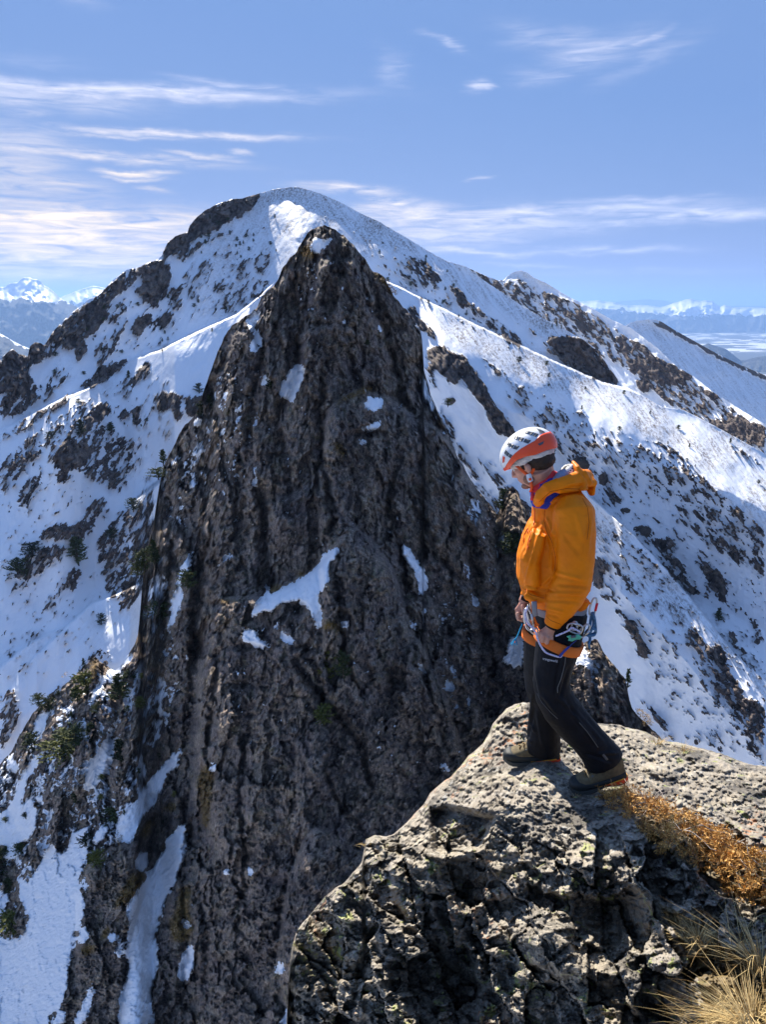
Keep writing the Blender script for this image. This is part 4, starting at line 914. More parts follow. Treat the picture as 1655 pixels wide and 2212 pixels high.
T_F = line([(560, 2500), (608, 2330), (619, 2212), (622, 2140), (625, 2085), (632, 2040), (640, 2012), (652, 1995), (665, 1980), (684, 1958), (700, 1938), (725, 1917), (745, 1905), (765, 1882), (782, 1862), (786, 1835), (790, 1812), (812, 1803), (835, 1806), (852, 1800), (880, 1775), (900, 1752), (915, 1738), (930, 1712),
            (955, 1690), (975, 1676), (995, 1655), (1012, 1632), (1030, 1618), (1044, 1605), (1056, 1585), (1064, 1565), (1080, 1545), (1095, 1530), (1110, 1522), (1130, 1516), (1150, 1517), (1170, 1530), (1200, 1545), (1240, 1556), (1290, 1562), (1312, 1563), (1340, 1566), (1360, 1572), (1395, 1580), (1420, 1594), (1440, 1600),
            (1480, 1606), (1510, 1615), (1540, 1622), (1562, 1628), (1590, 1640), (1620, 1650), (1655, 1655), (1720, 1672), (2000, 1760), (2400, 1900)])
mat_tower = terrain_mat('tower_rock', 0.85, ROCK_TOWER, bump=0.8, lichen=.55, snow_bump=.35)
B_Pf = smooth1(line([(-700, 2330), (650, 2330), (760, 2150), (900, 1960), (1060, 1740), (1150, 1680), (1400, 1720), (1500, 1800), (2400, 2600)]), 40)
tw = build_sheet('rock_tower', T_P, B_Pf, -190, 1490, 2.3, 610, D_P, mat_tower, jag=8.0, jagl=16, back=.10, drop=.6)
tag(tw, kind='structure')

# ------------------------------------------------------------------ the summit block the climber stands on
def rock_near_mat():
    m, nt, b = new_mat('lichened_granite')
    L = nt.links.new
    co = N(nt, 'ShaderNodeTexCoord').outputs['Object']
    def noise(scale, detail=6.0, rough=0.6, dist=0.0, vec=None):
        n = N(nt, 'ShaderNodeTexNoise', inp={'Scale': scale, 'Detail': detail, 'Roughness': rough, 'Distortion': dist})
        L(vec if vec is not None else co, n.inputs['Vector'])
        return n.outputs[0]
    def vor(scale, vec=None, feat='F1', out=0):
        n = N(nt, 'ShaderNodeTexVoronoi', feature=feat, inp={'Scale': scale})
        L(vec if vec is not None else co, n.inputs['Vector'])
        return n
    wv = N(nt, 'ShaderNodeVectorMath', operation='MULTIPLY', inp={1: (1.0, .45, 2.2)})
    rot = N(nt, 'ShaderNodeMapping', inp={'Rotation': (math.radians(-18), math.radians(-22), math.radians(24))})
    L(co, rot.inputs[0]); L(rot.outputs[0], wv.inputs[0])
    n1, n2, n3, n4 = noise(3.0, 7, .66), noise(11, 9, .72, .4, wv.outputs[0]), noise(60, 6, .7), noise(230, 4, .7)
    base = ramp(nt, n2, [(.26, (.10, .082, .062)), (.42, (.26, .22, .165)), (.56, (.41, .36, .275)), (.74, (.56, .51, .42))])
    base = mix(nt, ramp(nt, n1, [(.45, 0), (.62, .6)]), base, ramp(nt, n3, [(.35, (.16, .14, .12)), (.65, (.42, .37, .31))]))
    # black crust lichen in patches
    bl = M_(nt, 'ADD', noise(5.5, 8, .72, .6), M_(nt, 'MULTIPLY', M_(nt, 'SUBTRACT', n3, .5), .35))
    base = mix(nt, ramp(nt, bl, [(.48, 0), (.57, .78)]), base, (.050, .045, .038))
    # white grains and crusts
    wl = M_(nt, 'ADD', noise(17, 6, .7, .3), M_(nt, 'MULTIPLY', M_(nt, 'SUBTRACT', n4, .5), .2))
    base = mix(nt, ramp(nt, wl, [(.60, 0), (.64, .75)]), base, (.50, .49, .44))
    base = mix(nt, ramp(nt, n4, [(.60, 0), (.72, .5)]), base, (.52, .50, .45))
    base = mix(nt, ramp(nt, n4, [(.28, .6), (.40, 0)]), base, (.03, .027, .025))
    # map lichen, yellow-green
    gl = noise(7.5, 5, .62, 1.2)
    glm = M_(nt, 'MULTIPLY', ramp(nt, gl, [(.615, 0), (.64, 1)]), ramp(nt, n3, [(.38, .2), (.52, 1)]))
    base = mix(nt, M_(nt, 'MULTIPLY', glm, .8), base, (.34, .38, .10))
    # orange lichen, small rounds in one zone
    v = vor(26.0)
    om = M_(nt, 'MULTIPLY', ramp(nt, v.outputs['Distance'], [(.25, 1), (.42, 0)]), ramp(nt, noise(2.3, 3, .5), [(.60, 0), (.66, 1)]))
    base = mix(nt, M_(nt, 'MULTIPLY', om, .75), base, (.46, .20, .085))
    at1 = N(nt, 'ShaderNodeAttribute', attribute_name='grass').outputs['Fac']
    base = mix(nt, M_(nt, 'MULTIPLY', at1, ramp(nt, n3, [(.3, .4), (.5, .9)])), base, (.16, .11, .04))
    L(base, b.inputs['Base Color'])
    b.inputs['Roughness'].default_value = .72
    b.inputs['Specular IOR Level'].default_value = .4
    h = M_(nt, 'ADD', M_(nt, 'MULTIPLY', n2, 1.0), M_(nt, 'MULTIPLY', n3, .33))
    h = M_(nt, 'ADD', h, M_(nt, 'MULTIPLY', n4, .10))
    bp = N(nt, 'ShaderNodeBump', inp={'Strength': .6, 'Distance': .03})
    L(h, bp.inputs['Height'])
    L(bp.outputs[0], b.inputs['Normal'])
    return m
# control depths (photo u, v, world depth y)
FC = [(1120, 1525, 3.95), (1300, 1563, 3.90), (1480, 1606, 3.80), (1655, 1655, 3.55), (1900, 1720, 3.3), (1150, 1640, 3.33), (1200, 1650, 3.28), (1100, 1640, 3.50), (1290, 1700, 3.08), (1340, 1690, 3.12), (1240, 1712, 3.02), (1500, 1700, 3.16), (1655, 1760, 2.85), (1900, 1800, 2.75),
      (960, 1710, 3.42), (1050, 1640, 3.52), (1040, 1720, 3.05), (900, 1790, 3.22), (1150, 1745, 2.90), (1000, 1790, 2.84), (1300, 1760, 2.78), (1440, 1800, 2.58), (1600, 1900, 2.42), (1700, 1950, 2.1),
      (800, 1815, 3.30), (850, 1840, 3.08), (780, 1900, 3.0), (900, 1890, 2.86), (1080, 1810, 2.78), (960, 1860, 2.84), (1020, 1900, 2.74), (700, 1950, 3.1), (650, 2020, 3.05), (640, 2150, 2.95), (640, 2330, 2.8),
      (780, 2000, 2.78), (780, 2212, 2.55), (900, 2000, 2.64), (900, 2212, 2.34), (1080, 1950, 2.58), (1080, 2100, 2.48), (1080, 2260, 2.18), (1200, 1900, 2.48), (1300, 1900, 2.33), (1300, 1990, 2.42), (1220, 2010, 2.24),
      (1150, 2050, 2.2), (1260, 2080, 2.05), (1300, 2260, 1.84), (1420, 1960, 2.16), (1500, 1980, 2.05), (1450, 2100, 1.95), (1480, 2212, 1.78), (1560, 2060, 1.92), (1655, 2150, 1.68), (1655, 2260, 1.58), (1900, 2300, 1.45), (2300, 1850, 2.45), (2400, 2400, 1.3), (1640, 2010, 2.02), (1580, 2000, 2.08)]
fc = np.array(FC)
# thin-plate spline on log depth
P_ = fc[:, :2] / 500.0
K = np.linalg.norm(P_[:, None] - P_[None], axis=2)
K = np.where(K > 0, K * K * np.log(K + 1e-9), 0) + np.eye(len(fc)) * 2e-3
A = np.block([[K, np.c_[np.ones(len(fc)), P_]], [np.c_[np.ones(len(fc)), P_].T, np.zeros((3, 3))]])
sol = np.linalg.solve(A, np.r_[np.log(fc[:, 2]), 0, 0, 0])
def tps(U, V):
    u, v = U / 500.0, V / 500.0
    out = sol[-3] + sol[-2] * u + sol[-1] * v
    for i in range(len(fc)):
        r2 = (u - P_[i, 0]) ** 2 + (v - P_[i, 1]) ** 2
        out = out + sol[i] * .5 * r2 * np.log(r2 + 1e-12)
    return np.exp(out)
cu, cv = np.arange(520, 2460, 12.0), np.arange(1490, 2560, 12.0)
CU, CV = np.meshgrid(cu, cv)
FDEP = tps(CU, CV)
def tps_fast(U, V):
    x = np.clip((U - cu[0]) / 12, 0, len(cu) - 1.001); y = np.clip((V - cv[0]) / 12, 0, len(cv) - 1.001)
    i, j = x.astype(int), y.astype(int)
    fx, fy = x - i, y - j
    return FDEP[j, i] * (1 - fx) * (1 - fy) + FDEP[j, i + 1] * fx * (1 - fy) + FDEP[j + 1, i] * (1 - fx) * fy + FDEP[j + 1, i + 1] * fx * fy
# recesses and steps in the block: (depth in m away from us (+) or towards (-), soft edge, outline)
STEPS = [(.20, 20, 'Z7', [(498, 400), (560, 385), (650, 400), (735, 430), (725, 490), (690, 550), (600, 570), (540, 575), (510, 560), (500, 470)]),
         (.07, 8, 'Z7', [(535, 600), (580, 575), (670, 570), (660, 640), (645, 700), (640, 790), (600, 740), (560, 680), (530, 650)]),
         (-.09, 16, 'Z7', [(360, 590), (420, 560), (500, 590), (530, 660), (540, 760), (600, 850), (560, 900), (480, 860), (420, 800), (370, 700)]),
         (-.08, 22, 'Z7', [(780, 830), (830, 790), (930, 800), (1010, 850), (1040, 960), (950, 1000), (860, 960), (790, 900)]),
         (.06, 24, 'Z7', [(650, 700), (760, 690), (860, 640), (960, 690), (1100, 700), (1200, 720), (1180, 790), (1000, 830), (900, 790), (780, 800), (680, 900), (620, 860)]),
         (.10, 10, 'Z7', [(1170, 590), (1200, 520), (1250, 560), (1240, 600), (1190, 620)]), (.07, 16, 'Z7', [(280, 830), (330, 780), (350, 900), (300, 960), (260, 1080), (230, 1080), (250, 950)]),
         (.07, 26, 'Z7', [(350, 940), (430, 870), (560, 900), (640, 960), (700, 1000), (680, 1160), (560, 1160), (420, 1100), (350, 1020)]),
         (-.06, 10, 'Z7', [(620, 860), (650, 840), (715, 965), (690, 985), (650, 940)]),
         (.06, 26, 'Z7', [(860, 1000), (1000, 960), (1200, 980), (1330, 1050), (1330, 1160), (900, 1160)]), (-.05, 14, 'Z7', [(1180, 590), (1250, 620), (1330, 740), (1370, 840), (1310, 870), (1260, 760), (1190, 680)]),
         (.05, 8, 'D', [(1450, 1662), (1480, 1655), (1500, 1668), (1470, 1676)]), (.05, 6, 'D', [(1070, 1560), (1090, 1545), (1110, 1550), (1130, 1580), (1100, 1590)]),
         (.07, 10, 'D', [(1620, 1715), (1670, 1700), (1700, 1740), (1640, 1745)]), (-.05, 14, 'D', [(1380, 1650), (1440, 1640), (1500, 1660), (1470, 1690), (1400, 1680)])]
fgu, fgv = np.arange(560, 2440, 2.0), np.arange(1490, 2480, 2.0)
FU, FV = np.meshgrid(fgu, fgv)
FST = np.zeros(FU.shape)
for amt, soft, k_, p_ in STEPS:
    pl = zt(k_, p_)
    xs = [p[0] for p in pl]; ys = [p[1] for p in pl]
    sel = (FU > min(xs) - 24) & (FU < max(xs) + 24) & (FV > min(ys) - 24) & (FV < max(ys) + 24)
    uu, vv = FU[sel], FV[sel]
    wob = 17 * fbm(uu / 26, vv / 30, np.zeros(uu.shape) + amt * 9, 5, .6)
    ins = inpoly(uu + wob, vv + wob, pl)
    dd = dist_to(uu, vv, pl + pl[:1])
    q = np.clip(dd / soft, 0, 1)
    FST[sel] += ins * amt * q * q * (3 - 2 * q)
def fsamp(a, U, V):
    x = np.clip((U - fgu[0]) / 2, 0, len(fgu) - 1.001); y = np.clip((V - fgv[0]) / 2, 0, len(fgv) - 1.001)
    i, j = x.astype(int), y.astype(int)
    fx, fy = x - i, y - j
    return a[j, i] * (1 - fx) * (1 - fy) + a[j, i + 1] * fx * (1 - fy) + a[j + 1, i] * (1 - fx) * fy + a[j + 1, i + 1] * fx * fy
def D_F(U, V, detail=True):
    D = tps_fast(U, V)
    ed = V - T_F(U)
    q = np.clip(ed / 34.0, 0, 1)
    D = D * (1 + .03 * (1 - np.sqrt(1 - (1 - q) ** 2))) + fsamp(FST, U, V)
    # flat where the boots stand
    top = np.clip((1760 - V) / 60, 0, 1) * np.clip((U - 1020) / 60, 0, 1)
    if detail:
        z0 = np.zeros(U.shape)
        a = np.where(U > 1150, 1.0, 1.0)
        us = U * math.cos(.45) + V * math.sin(.45); vs = -U * math.sin(.45) + V * math.cos(.45)
        # strata: thin flakes dipping to the right on the top, steeper on the left face
        lay = fbm((us + 22 * fbm(us / 70, vs / 50, z0 + 3, 3)) / 80, (vs + 16 * fbm(us / 60, vs / 40, z0 + 13, 4)) / 12, z0 + 7.7, 5, .65)
        lump = fbm(U / 75, V / 60, z0 + 1.1, 5, .55)
        med = fbm(U / 22, V / 18, z0 + 4.1, 5, .6)
        face = np.clip((V - 1770) / 80, 0, 1)
        ub = U * math.cos(1.15) + V * math.sin(1.15); vb = -U * math.sin(1.15) + V * math.cos(1.15)
        lay2 = fbm(ub / 120, vb / 26, z0 + 2.7, 5, .6, True)
        wx, wy = fbm(U / 60, V / 60, z0 + 21, 5, .6) * 24, fbm(U / 60, V / 60, z0 + 27, 5, .6) * 24
        c1, b1 = cells((ub + wx) / 120, (vb + wy) / 62, z0 + .4, 5)
        c2, b2 = cells((U + wx * .6) / 30, (V + wy * .6) / 20, z0 + .4, 6)
        c3, b3 = cells((U + wx * .3) / 9, (V + wy * .3) / 6, z0 + .4, 16)
        amp = .35 + .65 * np.clip(face + (U < 1060) * .6, 0, 1)
        d = .014 * lay * (1 - .5 * face) + .014 * lump * amp + .006 * med * (.5 + .5 * face) + .052 * c1 * face + .019 * c2 * (.20 + .80 * face) + .005 * c3 + .012 * lay2 * face
        d = d - .012 * np.exp(-(b1 / .03) ** 2) * face
        feet = np.exp(-((U - 1150) / 75.) ** 2 - ((V - 1645) / 26.) ** 2) + np.exp(-((U - 1290) / 75.) ** 2 - ((V - 1700) / 26.) ** 2)
        D = D * (1 - d * (1 - .85 * np.clip(feet, 0, 1)))
    g = np.zeros(U.shape)
    for k_, p_, w_ in (('R6', [(640, 1120), (760, 1160), (1000, 1300), (1000, 1400), (1300, 1500), (1613, 1600), (1613, 2300), (1100, 2300), (1000, 1800), (850, 1500), (800, 1400)], 1.0),
                       ('R6', [(350, 250), (700, 250), (1400, 560), (1700, 800), (1700, 1200), (1200, 950), (700, 640), (480, 480)], .8)):
        pl = zt(k_, p_)
        g = np.maximum(g, w_ * inpoly(U, V, pl))
    return D, {'grass': g}
TFJ = lambda u: T_F(u)
X_, Y_, Z_, a_ = sheet(lambda u: T_F(u) + 3.0 * fbm(np.asarray(u, float) / 14, np.zeros(np.shape(u)) + 8.1, np.zeros(np.shape(u)), 5), lambda u: np.full(np.shape(u), 2420.0), 604, 2380, 2.1, 410, D_F, back=.12, drop=.9)
fr = link('summit_block', gridmesh('summit_block', X_, Y_, Z_, a_), rock_near_mat())
tag(fr, kind='structure')
def rock_pt(u, v, detail=True):
    D, _ = D_F(np.array([[float(u)]]), np.array([[float(v)]]), detail)
    return at(u, v, float(D[0, 0]))
def many(fn, u, v):
    D, _ = fn(u, v)
    x, y, z = ray(u, v)
    return np.stack([x / y * D, D, z / y * D], -1)
# ------------------------------------------------------------------ the climber
from mathutils.bvhtree import BVHTree
def simple_mat(name, col, rough=.6, spec=.4, bump=None, metal=0.0, noise_mix=None, sheen=0.0):
    m, nt, b = new_mat(name)
    co = N(nt, 'ShaderNodeTexCoord').outputs['Object']
    c = None
    if noise_mix:
        col2, sc, lo, hi = noise_mix
        n = N(nt, 'ShaderNodeTexNoise', inp={'Scale': sc, 'Detail': 5.0, 'Roughness': .6})
        nt.links.new(co, n.inputs['Vector'])
        c = mix(nt, ramp(nt, n.outputs[0], [(lo, 0), (hi, 1)]), tuple(col), tuple(col2))
        nt.links.new(c, b.inputs['Base Color'])
    else:
        b.inputs['Base Color'].default_value = (*col, 1)
    b.inputs['Roughness'].default_value = rough
    b.inputs['Specular IOR Level'].default_value = spec
    b.inputs['Metallic'].default_value = metal
    if sheen:
        b.inputs['Sheen Weight'].default_value = sheen
    if bump:
        sc, st, di = bump
        n = N(nt, 'ShaderNodeTexNoise', inp={'Scale': sc, 'Detail': 6.0, 'Roughness': .6})
        nt.links.new(co, n.inputs['Vector'])
        bp = N(nt, 'ShaderNodeBump', inp={'Strength': st, 'Distance': di})
        nt.links.new(n.outputs[0], bp.inputs['Height'])
        nt.links.new(bp.outputs[0], b.inputs['Normal'])
    return m
MJ = simple_mat('orange_shell_fabric', (0.85, 0.225, 0.001), .55, .18, bump=(55, .25, .004), noise_mix=((0.74, 0.18, 0.001), 9, .4, .65))
MTR = simple_mat('black_softshell', (0.0050, 0.0058, 0.0085), .6, .14, bump=(48, .35, .005), noise_mix=((0.0085, 0.0095, 0.013), 14, .4, .65))
MSK = simple_mat('skin', (0.56, 0.30, 0.21), .5, .4, bump=(160, .15, .002), noise_mix=((0.50, 0.23, 0.155), 25, .4, .65))
MWH = simple_mat('white_helmet_shell', (0.80, 0.80, 0.80), .28, .5)
MRD = simple_mat('orange_red_helmet_shell', (0.82, 0.075, 0.012), .3, .5)
MDK = simple_mat('dark_vent_mesh', (0.085, 0.095, 0.11), .5, .3)
MHAIR = simple_mat('dark_brown_hair', (0.030, 0.019, 0.013), .6, .3, bump=(220, .7, .004))
MBUFF = simple_mat('pale_headwear', (0.62, 0.60, 0.57), .8, .2, noise_mix=((0.45, 0.42, 0.40), 28, .42, .6), bump=(60, .5, .004))
MBLU = simple_mat('blue_fleece', (0.030, 0.045, 0.33), .85, .2, bump=(90, .5, .003))
MRED = simple_mat('coral_fabric', (0.72, 0.05, 0.055), .8, .2, bump=(70, .5, .003))
MGRY = simple_mat('grey_blue_fabric', (0.26, 0.30, 0.42), .8, .2, bump=(70, .5, .003))
MSTR = simple_mat('black_and_white_fabric', (0.75, 0.74, 0.72), .8, .2, noise_mix=((0.03, 0.03, 0.035), 38, .50, .53), bump=(60, .4, .003))
MSTRAP = simple_mat('orange_webbing', (0.80, 0.11, 0.02), .6, .3)
MHARN = simple_mat('orange_harness_padding', (0.80, 0.17, 0.015), .65, .3, bump=(90, .4, .003))
MWEB = simple_mat('grey_webbing', (0.25, 0.25, 0.26), .7, .3)
MMET = simple_mat('polished_aluminium', (0.52, 0.53, 0.55), .3, .5, metal=1.0)
MBUCK = simple_mat('grey_white_buckle', (0.62, 0.66, 0.70), .35, .5)
MGREEN = simple_mat('green_anodised_aluminium', (0.10, 0.50, 0.36), .35, .5, metal=.35)
MROPE = simple_mat('blue_accessory_cord', (0.045, 0.13, 0.24), .7, .3, noise_mix=((0.10, 0.22, 0.36), 260, .45, .55), bump=(260, .6, .002))
MSLING = simple_mat('pale_lilac_sling', (0.62, 0.60, 0.74), .7, .3, noise_mix=((0.25, 0.24, 0.52), 170, .5, .6))
MSLB = simple_mat('dark_blue_sling', (0.035, 0.05, 0.26), .7, .3, noise_mix=((0.35, 0.36, 0.6), 260, .62, .66))
MCYAN = simple_mat('turquoise_cord', (0.03, 0.42, 0.72), .7, .3)
MREDC = simple_mat('red_marking', (0.75, 0.03, 0.05), .5, .3)
MBOOT = simple_mat('olive_suede', (0.17, 0.135, 0.075), .8, .2, noise_mix=((0.11, 0.085, 0.05), 60, .4, .65), bump=(180, .5, .002))
MRAND = simple_mat('black_rubber_rand', (0.022, 0.026, 0.026), .6, .3, bump=(200, .3, .002))
MSOLE = simple_mat('grey_rubber_sole', (0.06, 0.065, 0.06), .75, .3, bump=(90, .6, .004))
MORS = simple_mat('red_orange_heel_wedge', (0.70, 0.07, 0.02), .6, .3)
MYEL = simple_mat('yellow_midsole', (0.75, 0.36, 0.03), .6, .3)
MLACE = simple_mat('lace', (0.34, 0.20, 0.08), .8, .2, noise_mix=((0.08, 0.07, 0.04), 300, .45, .55))
MTXT = simple_mat('white_print', (0.62, 0.62, 0.64), .6, .3)
MTRIM = simple_mat('grey_seam_trim', (0.10, 0.10, 0.095), .55, .4)

YB = 3.20
def pm(v, Y=YB):
    """metres per photo unit at this height of the figure"""
    x, y, z = ray(827, v)
    return Y / float(y) / FPX
class Buf:
    def __init__(s): s.v = []; s.f = []
    def ring_loft(s, rings, cap=True, closed=True):
        b = len(s.v); n = len(rings[0])
        for r in rings: s.v += [tuple(p) for p in r]
        for i in range(len(rings) - 1):
            for j in range(n if closed else n - 1):
                a, c = b + i * n + j, b + i * n + (j + 1) % n
                s.f.append((a, c, c + n, a + n))
        if cap:
            s.f.append(tuple(b + j for j in range(n))[::-1])
            s.f.append(tuple(b + (len(rings) - 1) * n + j for j in range(n)))
    def tube(s, pts, seg=16, up=Vector((0, 1, 0)), cap=True):
        """pts: (centre Vector, half width across the picture plane, half depth)"""
        P = [Vector(p[0]) for p in pts]
        rings = []
        pn = None
        for i, p in enumerate(pts):
            t = (P[min(i + 1, len(P) - 1)] - P[max(i - 1, 0)]).normalized()
            n1 = t.cross(up)
            if n1.length < 1e-3: n1 = pn or Vector((1, 0, 0))
            n1.normalize()
            if pn is not None and n1.dot(pn) < 0: n1 = -n1
            pn = n1
            n2 = t.cross(n1).normalized()
            r1 = p[1]; r2 = p[2] if len(p) > 2 else p[1]
            rings.append([P[i] + n1 * (r1 * math.cos(2 * math.pi * k / seg)) + n2 * (r2 * math.sin(2 * math.pi * k / seg)) for k in range(seg)])
        s.ring_loft(rings, cap)
    def ball(s, c, r, fr=None, nu=16, nv=10):
        """ellipsoid with radii r in the frame fr (3 axes)"""
        fr = fr or (Vector((1, 0, 0)), Vector((0, 1, 0)), Vector((0, 0, 1)))
        rings = []
        for i in range(nv + 1):
            a = math.pi * (i + .02) / (nv + .04) if 0 < i < nv else (0.03 if i == 0 else math.pi - .03)
            rings.append([Vector(c) + fr[0] * (r[0] * math.sin(a) * math.cos(2 * math.pi * k / nu)) + fr[1] * (r[1] * math.sin(a) * math.sin(2 * math.pi * k / nu)) - fr[2] * (r[2] * math.cos(a)) for k in range(nu)])
        s.ring_loft(rings)
    def mesh(s, name):
        me = bpy.data.meshes.new(name)
        me.from_pydata([tuple(v) for v in s.v], [], s.f)
        me.validate(); me.update()
        return me
def baked(o):
    dg = bpy.context.evaluated_depsgraph_get()
    me = bpy.data.meshes.new_from_object(o.evaluated_get(dg))
    old = o.data
    o.modifiers.clear()
    o.data = me
    bpy.data.meshes.remove(old)
    return me
def fused(name, buf, voxel, smooth_it, mat, parent, disp=None):
    """one continuous skin around overlapping lofts"""
    o = link(name, buf.mesh(name), None, None, smooth=False)
    m = o.modifiers.new('r', 'REMESH'); m.mode = 'VOXEL'; m.voxel_size = voxel
    if smooth_it:
        m = o.modifiers.new('s', 'SMOOTH'); m.iterations = smooth_it; m.factor = .5
    me = baked(o)
    if disp:
        n = len(me.vertices)
        co = np.empty(n * 3, np.float32); me.vertices.foreach_get('co', co); co = co.reshape(-1, 3).astype(float)
        no = np.empty(n * 3, np.float32); me.vertices.foreach_get('normal', no); no = no.reshape(-1, 3)
        d = disp(co, no)
        me.vertices.foreach_set('co', (co + no * d[:, None]).astype(np.float32).ravel())
        me.update()
    me.materials.append(mat)
    me.polygons.foreach_set('use_smooth', np.ones(len(me.polygons), bool))
    o.parent = parent
    return o
def px_of(co):
    """photo position of world points (for folds placed by eye on the cloth)"""
    x, y, z = co[:, 0], co[:, 1], co[:, 2]
    fz = y * CP - z * SP
    uy = y * SP + z * CP
    return W0 / 2 + FPX * x / fz, H0 / 2 - FPX * uy / fz
def fold(u, v, p0, p1, w, amp):
    """a pleat along a line on the cloth"""
    dx, dy = p1[0] - p0[0], p1[1] - p0[1]
    L = math.hypot(dx, dy)
    t = ((u - p0[0]) * dx + (v - p0[1]) * dy) / (L * L)
    d = ((u - p0[0]) * -dy + (v - p0[1]) * dx) / L
    env = np.clip(np.minimum(t, 1 - t) * 4 + .3, 0, 1) * (t > -.08) * (t < 1.08)
    q = d / w
    return amp * env * (np.exp(-q * q) - .55 * np.exp(-(q - 1.7) ** 2) )

person = empty('person', at(1215, 1675, 3.18))
tag(person, 'climber in orange jacket, black trousers and white and red helmet', 'person')
bpy.context.view_layer.update()
def PP(o):
    """parent to the climber keeping the world place"""
    o.parent = person
    o.matrix_parent_inverse = Matrix.Translation(-person.location)
    return o
def S_(pts, y0, seg=18, buf=None):
    """tube from photo outlines: (u, v, half width in photo units, dy, half depth m)"""
    return [(at(u, v, YB + dy), hw * pm(v), hd) for (u, v, hw, dy, hd) in pts]

# --- head frame: looks left, a little away from us, and down
YAW, PIT = math.radians(36), math.radians(33)
HF = Vector((-math.cos(YAW) * math.cos(PIT), math.sin(YAW) * math.cos(PIT), -math.sin(PIT)))
HS = Vector((-math.sin(YAW), -math.cos(YAW), 0))
HU = HS.cross(HF) * -1
if HU.z < 0: HU = -HU
HC = at(1143, 987, YB)
def hl(f, s, u): return HC + HF * f + HS * s + HU * u
FR = (HF, HS, HU)

# --- body: one skin from head to hands and legs
B = Buf()
B.ball(hl(-.004, 0, .012), (.094, .074, .098), FR, 20, 14)                 # skull
B.ball(hl(.040, 0, -.058), (.052, .052, .062), FR, 18, 12)                 # face
B.ball(hl(.034, 0, -.090), (.047, .048, .036), FR, 16, 10)                 # jaw
B.ball(hl(.070, 0, -.104), (.019, .020, .017), FR)                         # chin
B.ball(hl(.078, 0, -.006), (.018, .045, .014), FR)                         # brow
B.tube([(hl(.084, 0, -.008), .007, .007), (hl(.104, 0, -.030), .009, .009), (hl(.110, 0, -.040), .011, .011), (hl(.094, 0, -.050), .008, .010)], 10)   # nose
B.ball(hl(.098, .009, -.043), (.009, .007, .007), FR, 10, 8); B.ball(hl(.098, -.009, -.043), (.009, .007, .007), FR, 10, 8)
B.ball(hl(.086, 0, -.066), (.011, .020, .0065), FR, 12, 8); B.ball(hl(.083, 0, -.078), (.011, .018, .0065), FR, 12, 8)    # lips
for s in (1, -1):
    B.ball(hl(.050, s * .040, -.035), (.026, .018, .020), FR, 12, 8)       # cheek
    B.tube([(hl(-.012, s * .072, -.030), .007, .012), (hl(-.016, s * .082, -.040), .012, .018), (hl(-.012, s * .079, -.056), .009, .014), (hl(-.004, s * .073, -.066), .006, .007)], 10, up=HS)   # ear
B.tube([(hl(-.02, 0, -.05), .062, .060), (at(1172, 1035, YB + .01), .060, .058), (at(1190, 1065, YB), .068, .066), (at(1200, 1090, YB), .10, .10)], 18)     # neck
B.tube(S_([(1205, 1075, 30, 0, .12), (1215, 1110, 52, 0, .15), (1208, 1180, 58, 0, .13), (1202, 1250, 54, 0, .125), (1205, 1310, 48, 0, .14)], 0), 20)
for pts in ([(1228, 1092, 24, -.13, .055), (1240, 1160, 22, -.17, .048), (1243, 1232, 20, -.18, .042), (1222, 1280, 18, -.18, .038), (1200, 1335, 13, -.17, .028), (1192, 1356, 13.5, -.165, .022)],
            [(1200, 1092, 24, .13, .055), (1185, 1160, 22, .17, .048), (1178, 1225, 20, .17, .042), (1152, 1262, 17, .16, .036), (1136, 1288, 12, .15, .026), (1131, 1301, 12, .145, .022)]):
    B.tube(S_(pts, 0), 16)
for pts in ([(1212, 1300, 34, -.05, .07), (1204, 1390, 34, -.09, .075), (1194, 1475, 27, -.12, .06), (1206, 1515, 26, -.125, .058), (1245, 1570, 23, -.13, .05), (1300, 1640, 17, -.14, .04), (1312, 1665, 16, -.14, .04)],
            [(1195, 1300, 40, .08, .09), (1172, 1400, 34, .10, .085), (1160, 1470, 24, .11, .06), (1172, 1520, 25, .12, .056), (1180, 1580, 20, .13, .045), (1184, 1620, 17, .135, .04)]):
    B.tube(S_(pts, 0), 16)
# hands: palm, four bent fingers and a thumb
def hand(w0, palm, knuckles, fdir, curl, thumb, k=1.0):
    B.tube([(w0, .021, .020), (w0.lerp(palm, .5), .026, .017), (palm, .034, .016), (palm + (palm - w0).normalized() * .012, .031, .014)], 14)
    for i, (kn, L) in enumerate(knuckles):
        r = (.0092, .0095, .0092, .0082)[i] * k
        p0 = palm.lerp(kn, .35)
        p1 = kn; p2 = kn + fdir * (L * .48) + curl * (L * .10)
        p3 = p2 + fdir * (L * .12) + curl * (L * .42); p4 = p3 - fdir * (L * .22) + curl * (L * .16)
        B.tube([(p0, r * 1.1, r * 1.1), (p1, r * 1.12, r * 1.12), (p1.lerp(p2, .5), r, r), (p2, r * 1.05, r * 1.05), (p3, r * .96, r * .96), (p4, r * .8, r * .8)], 10, up=Vector((.3, .2, .9)))
    B.tube([(a, r, r) for a, r in thumb], 10, up=Vector((.3, .2, .9)))
yl = YB - .165
hand(at(1192, 1354, yl), at(1182, 1368, yl), [(at(1163, 1366, yl - .012), .052), (at(1173, 1373, yl - .018), .056), (at(1183, 1378, yl - .018), .053), (at(1193, 1379, yl - .010), .044)],
     Vector((-.12, -.10, -1)).normalized(), Vector((.35, .93, 0)).normalized(),
     [(at(1184, 1358, yl + .012), .012), (at(1168, 1366, yl + .030), .012), (at(1163, 1379, yl + .030), .0105), (at(1170, 1387, yl + .026), .009)])
yr = YB + .145
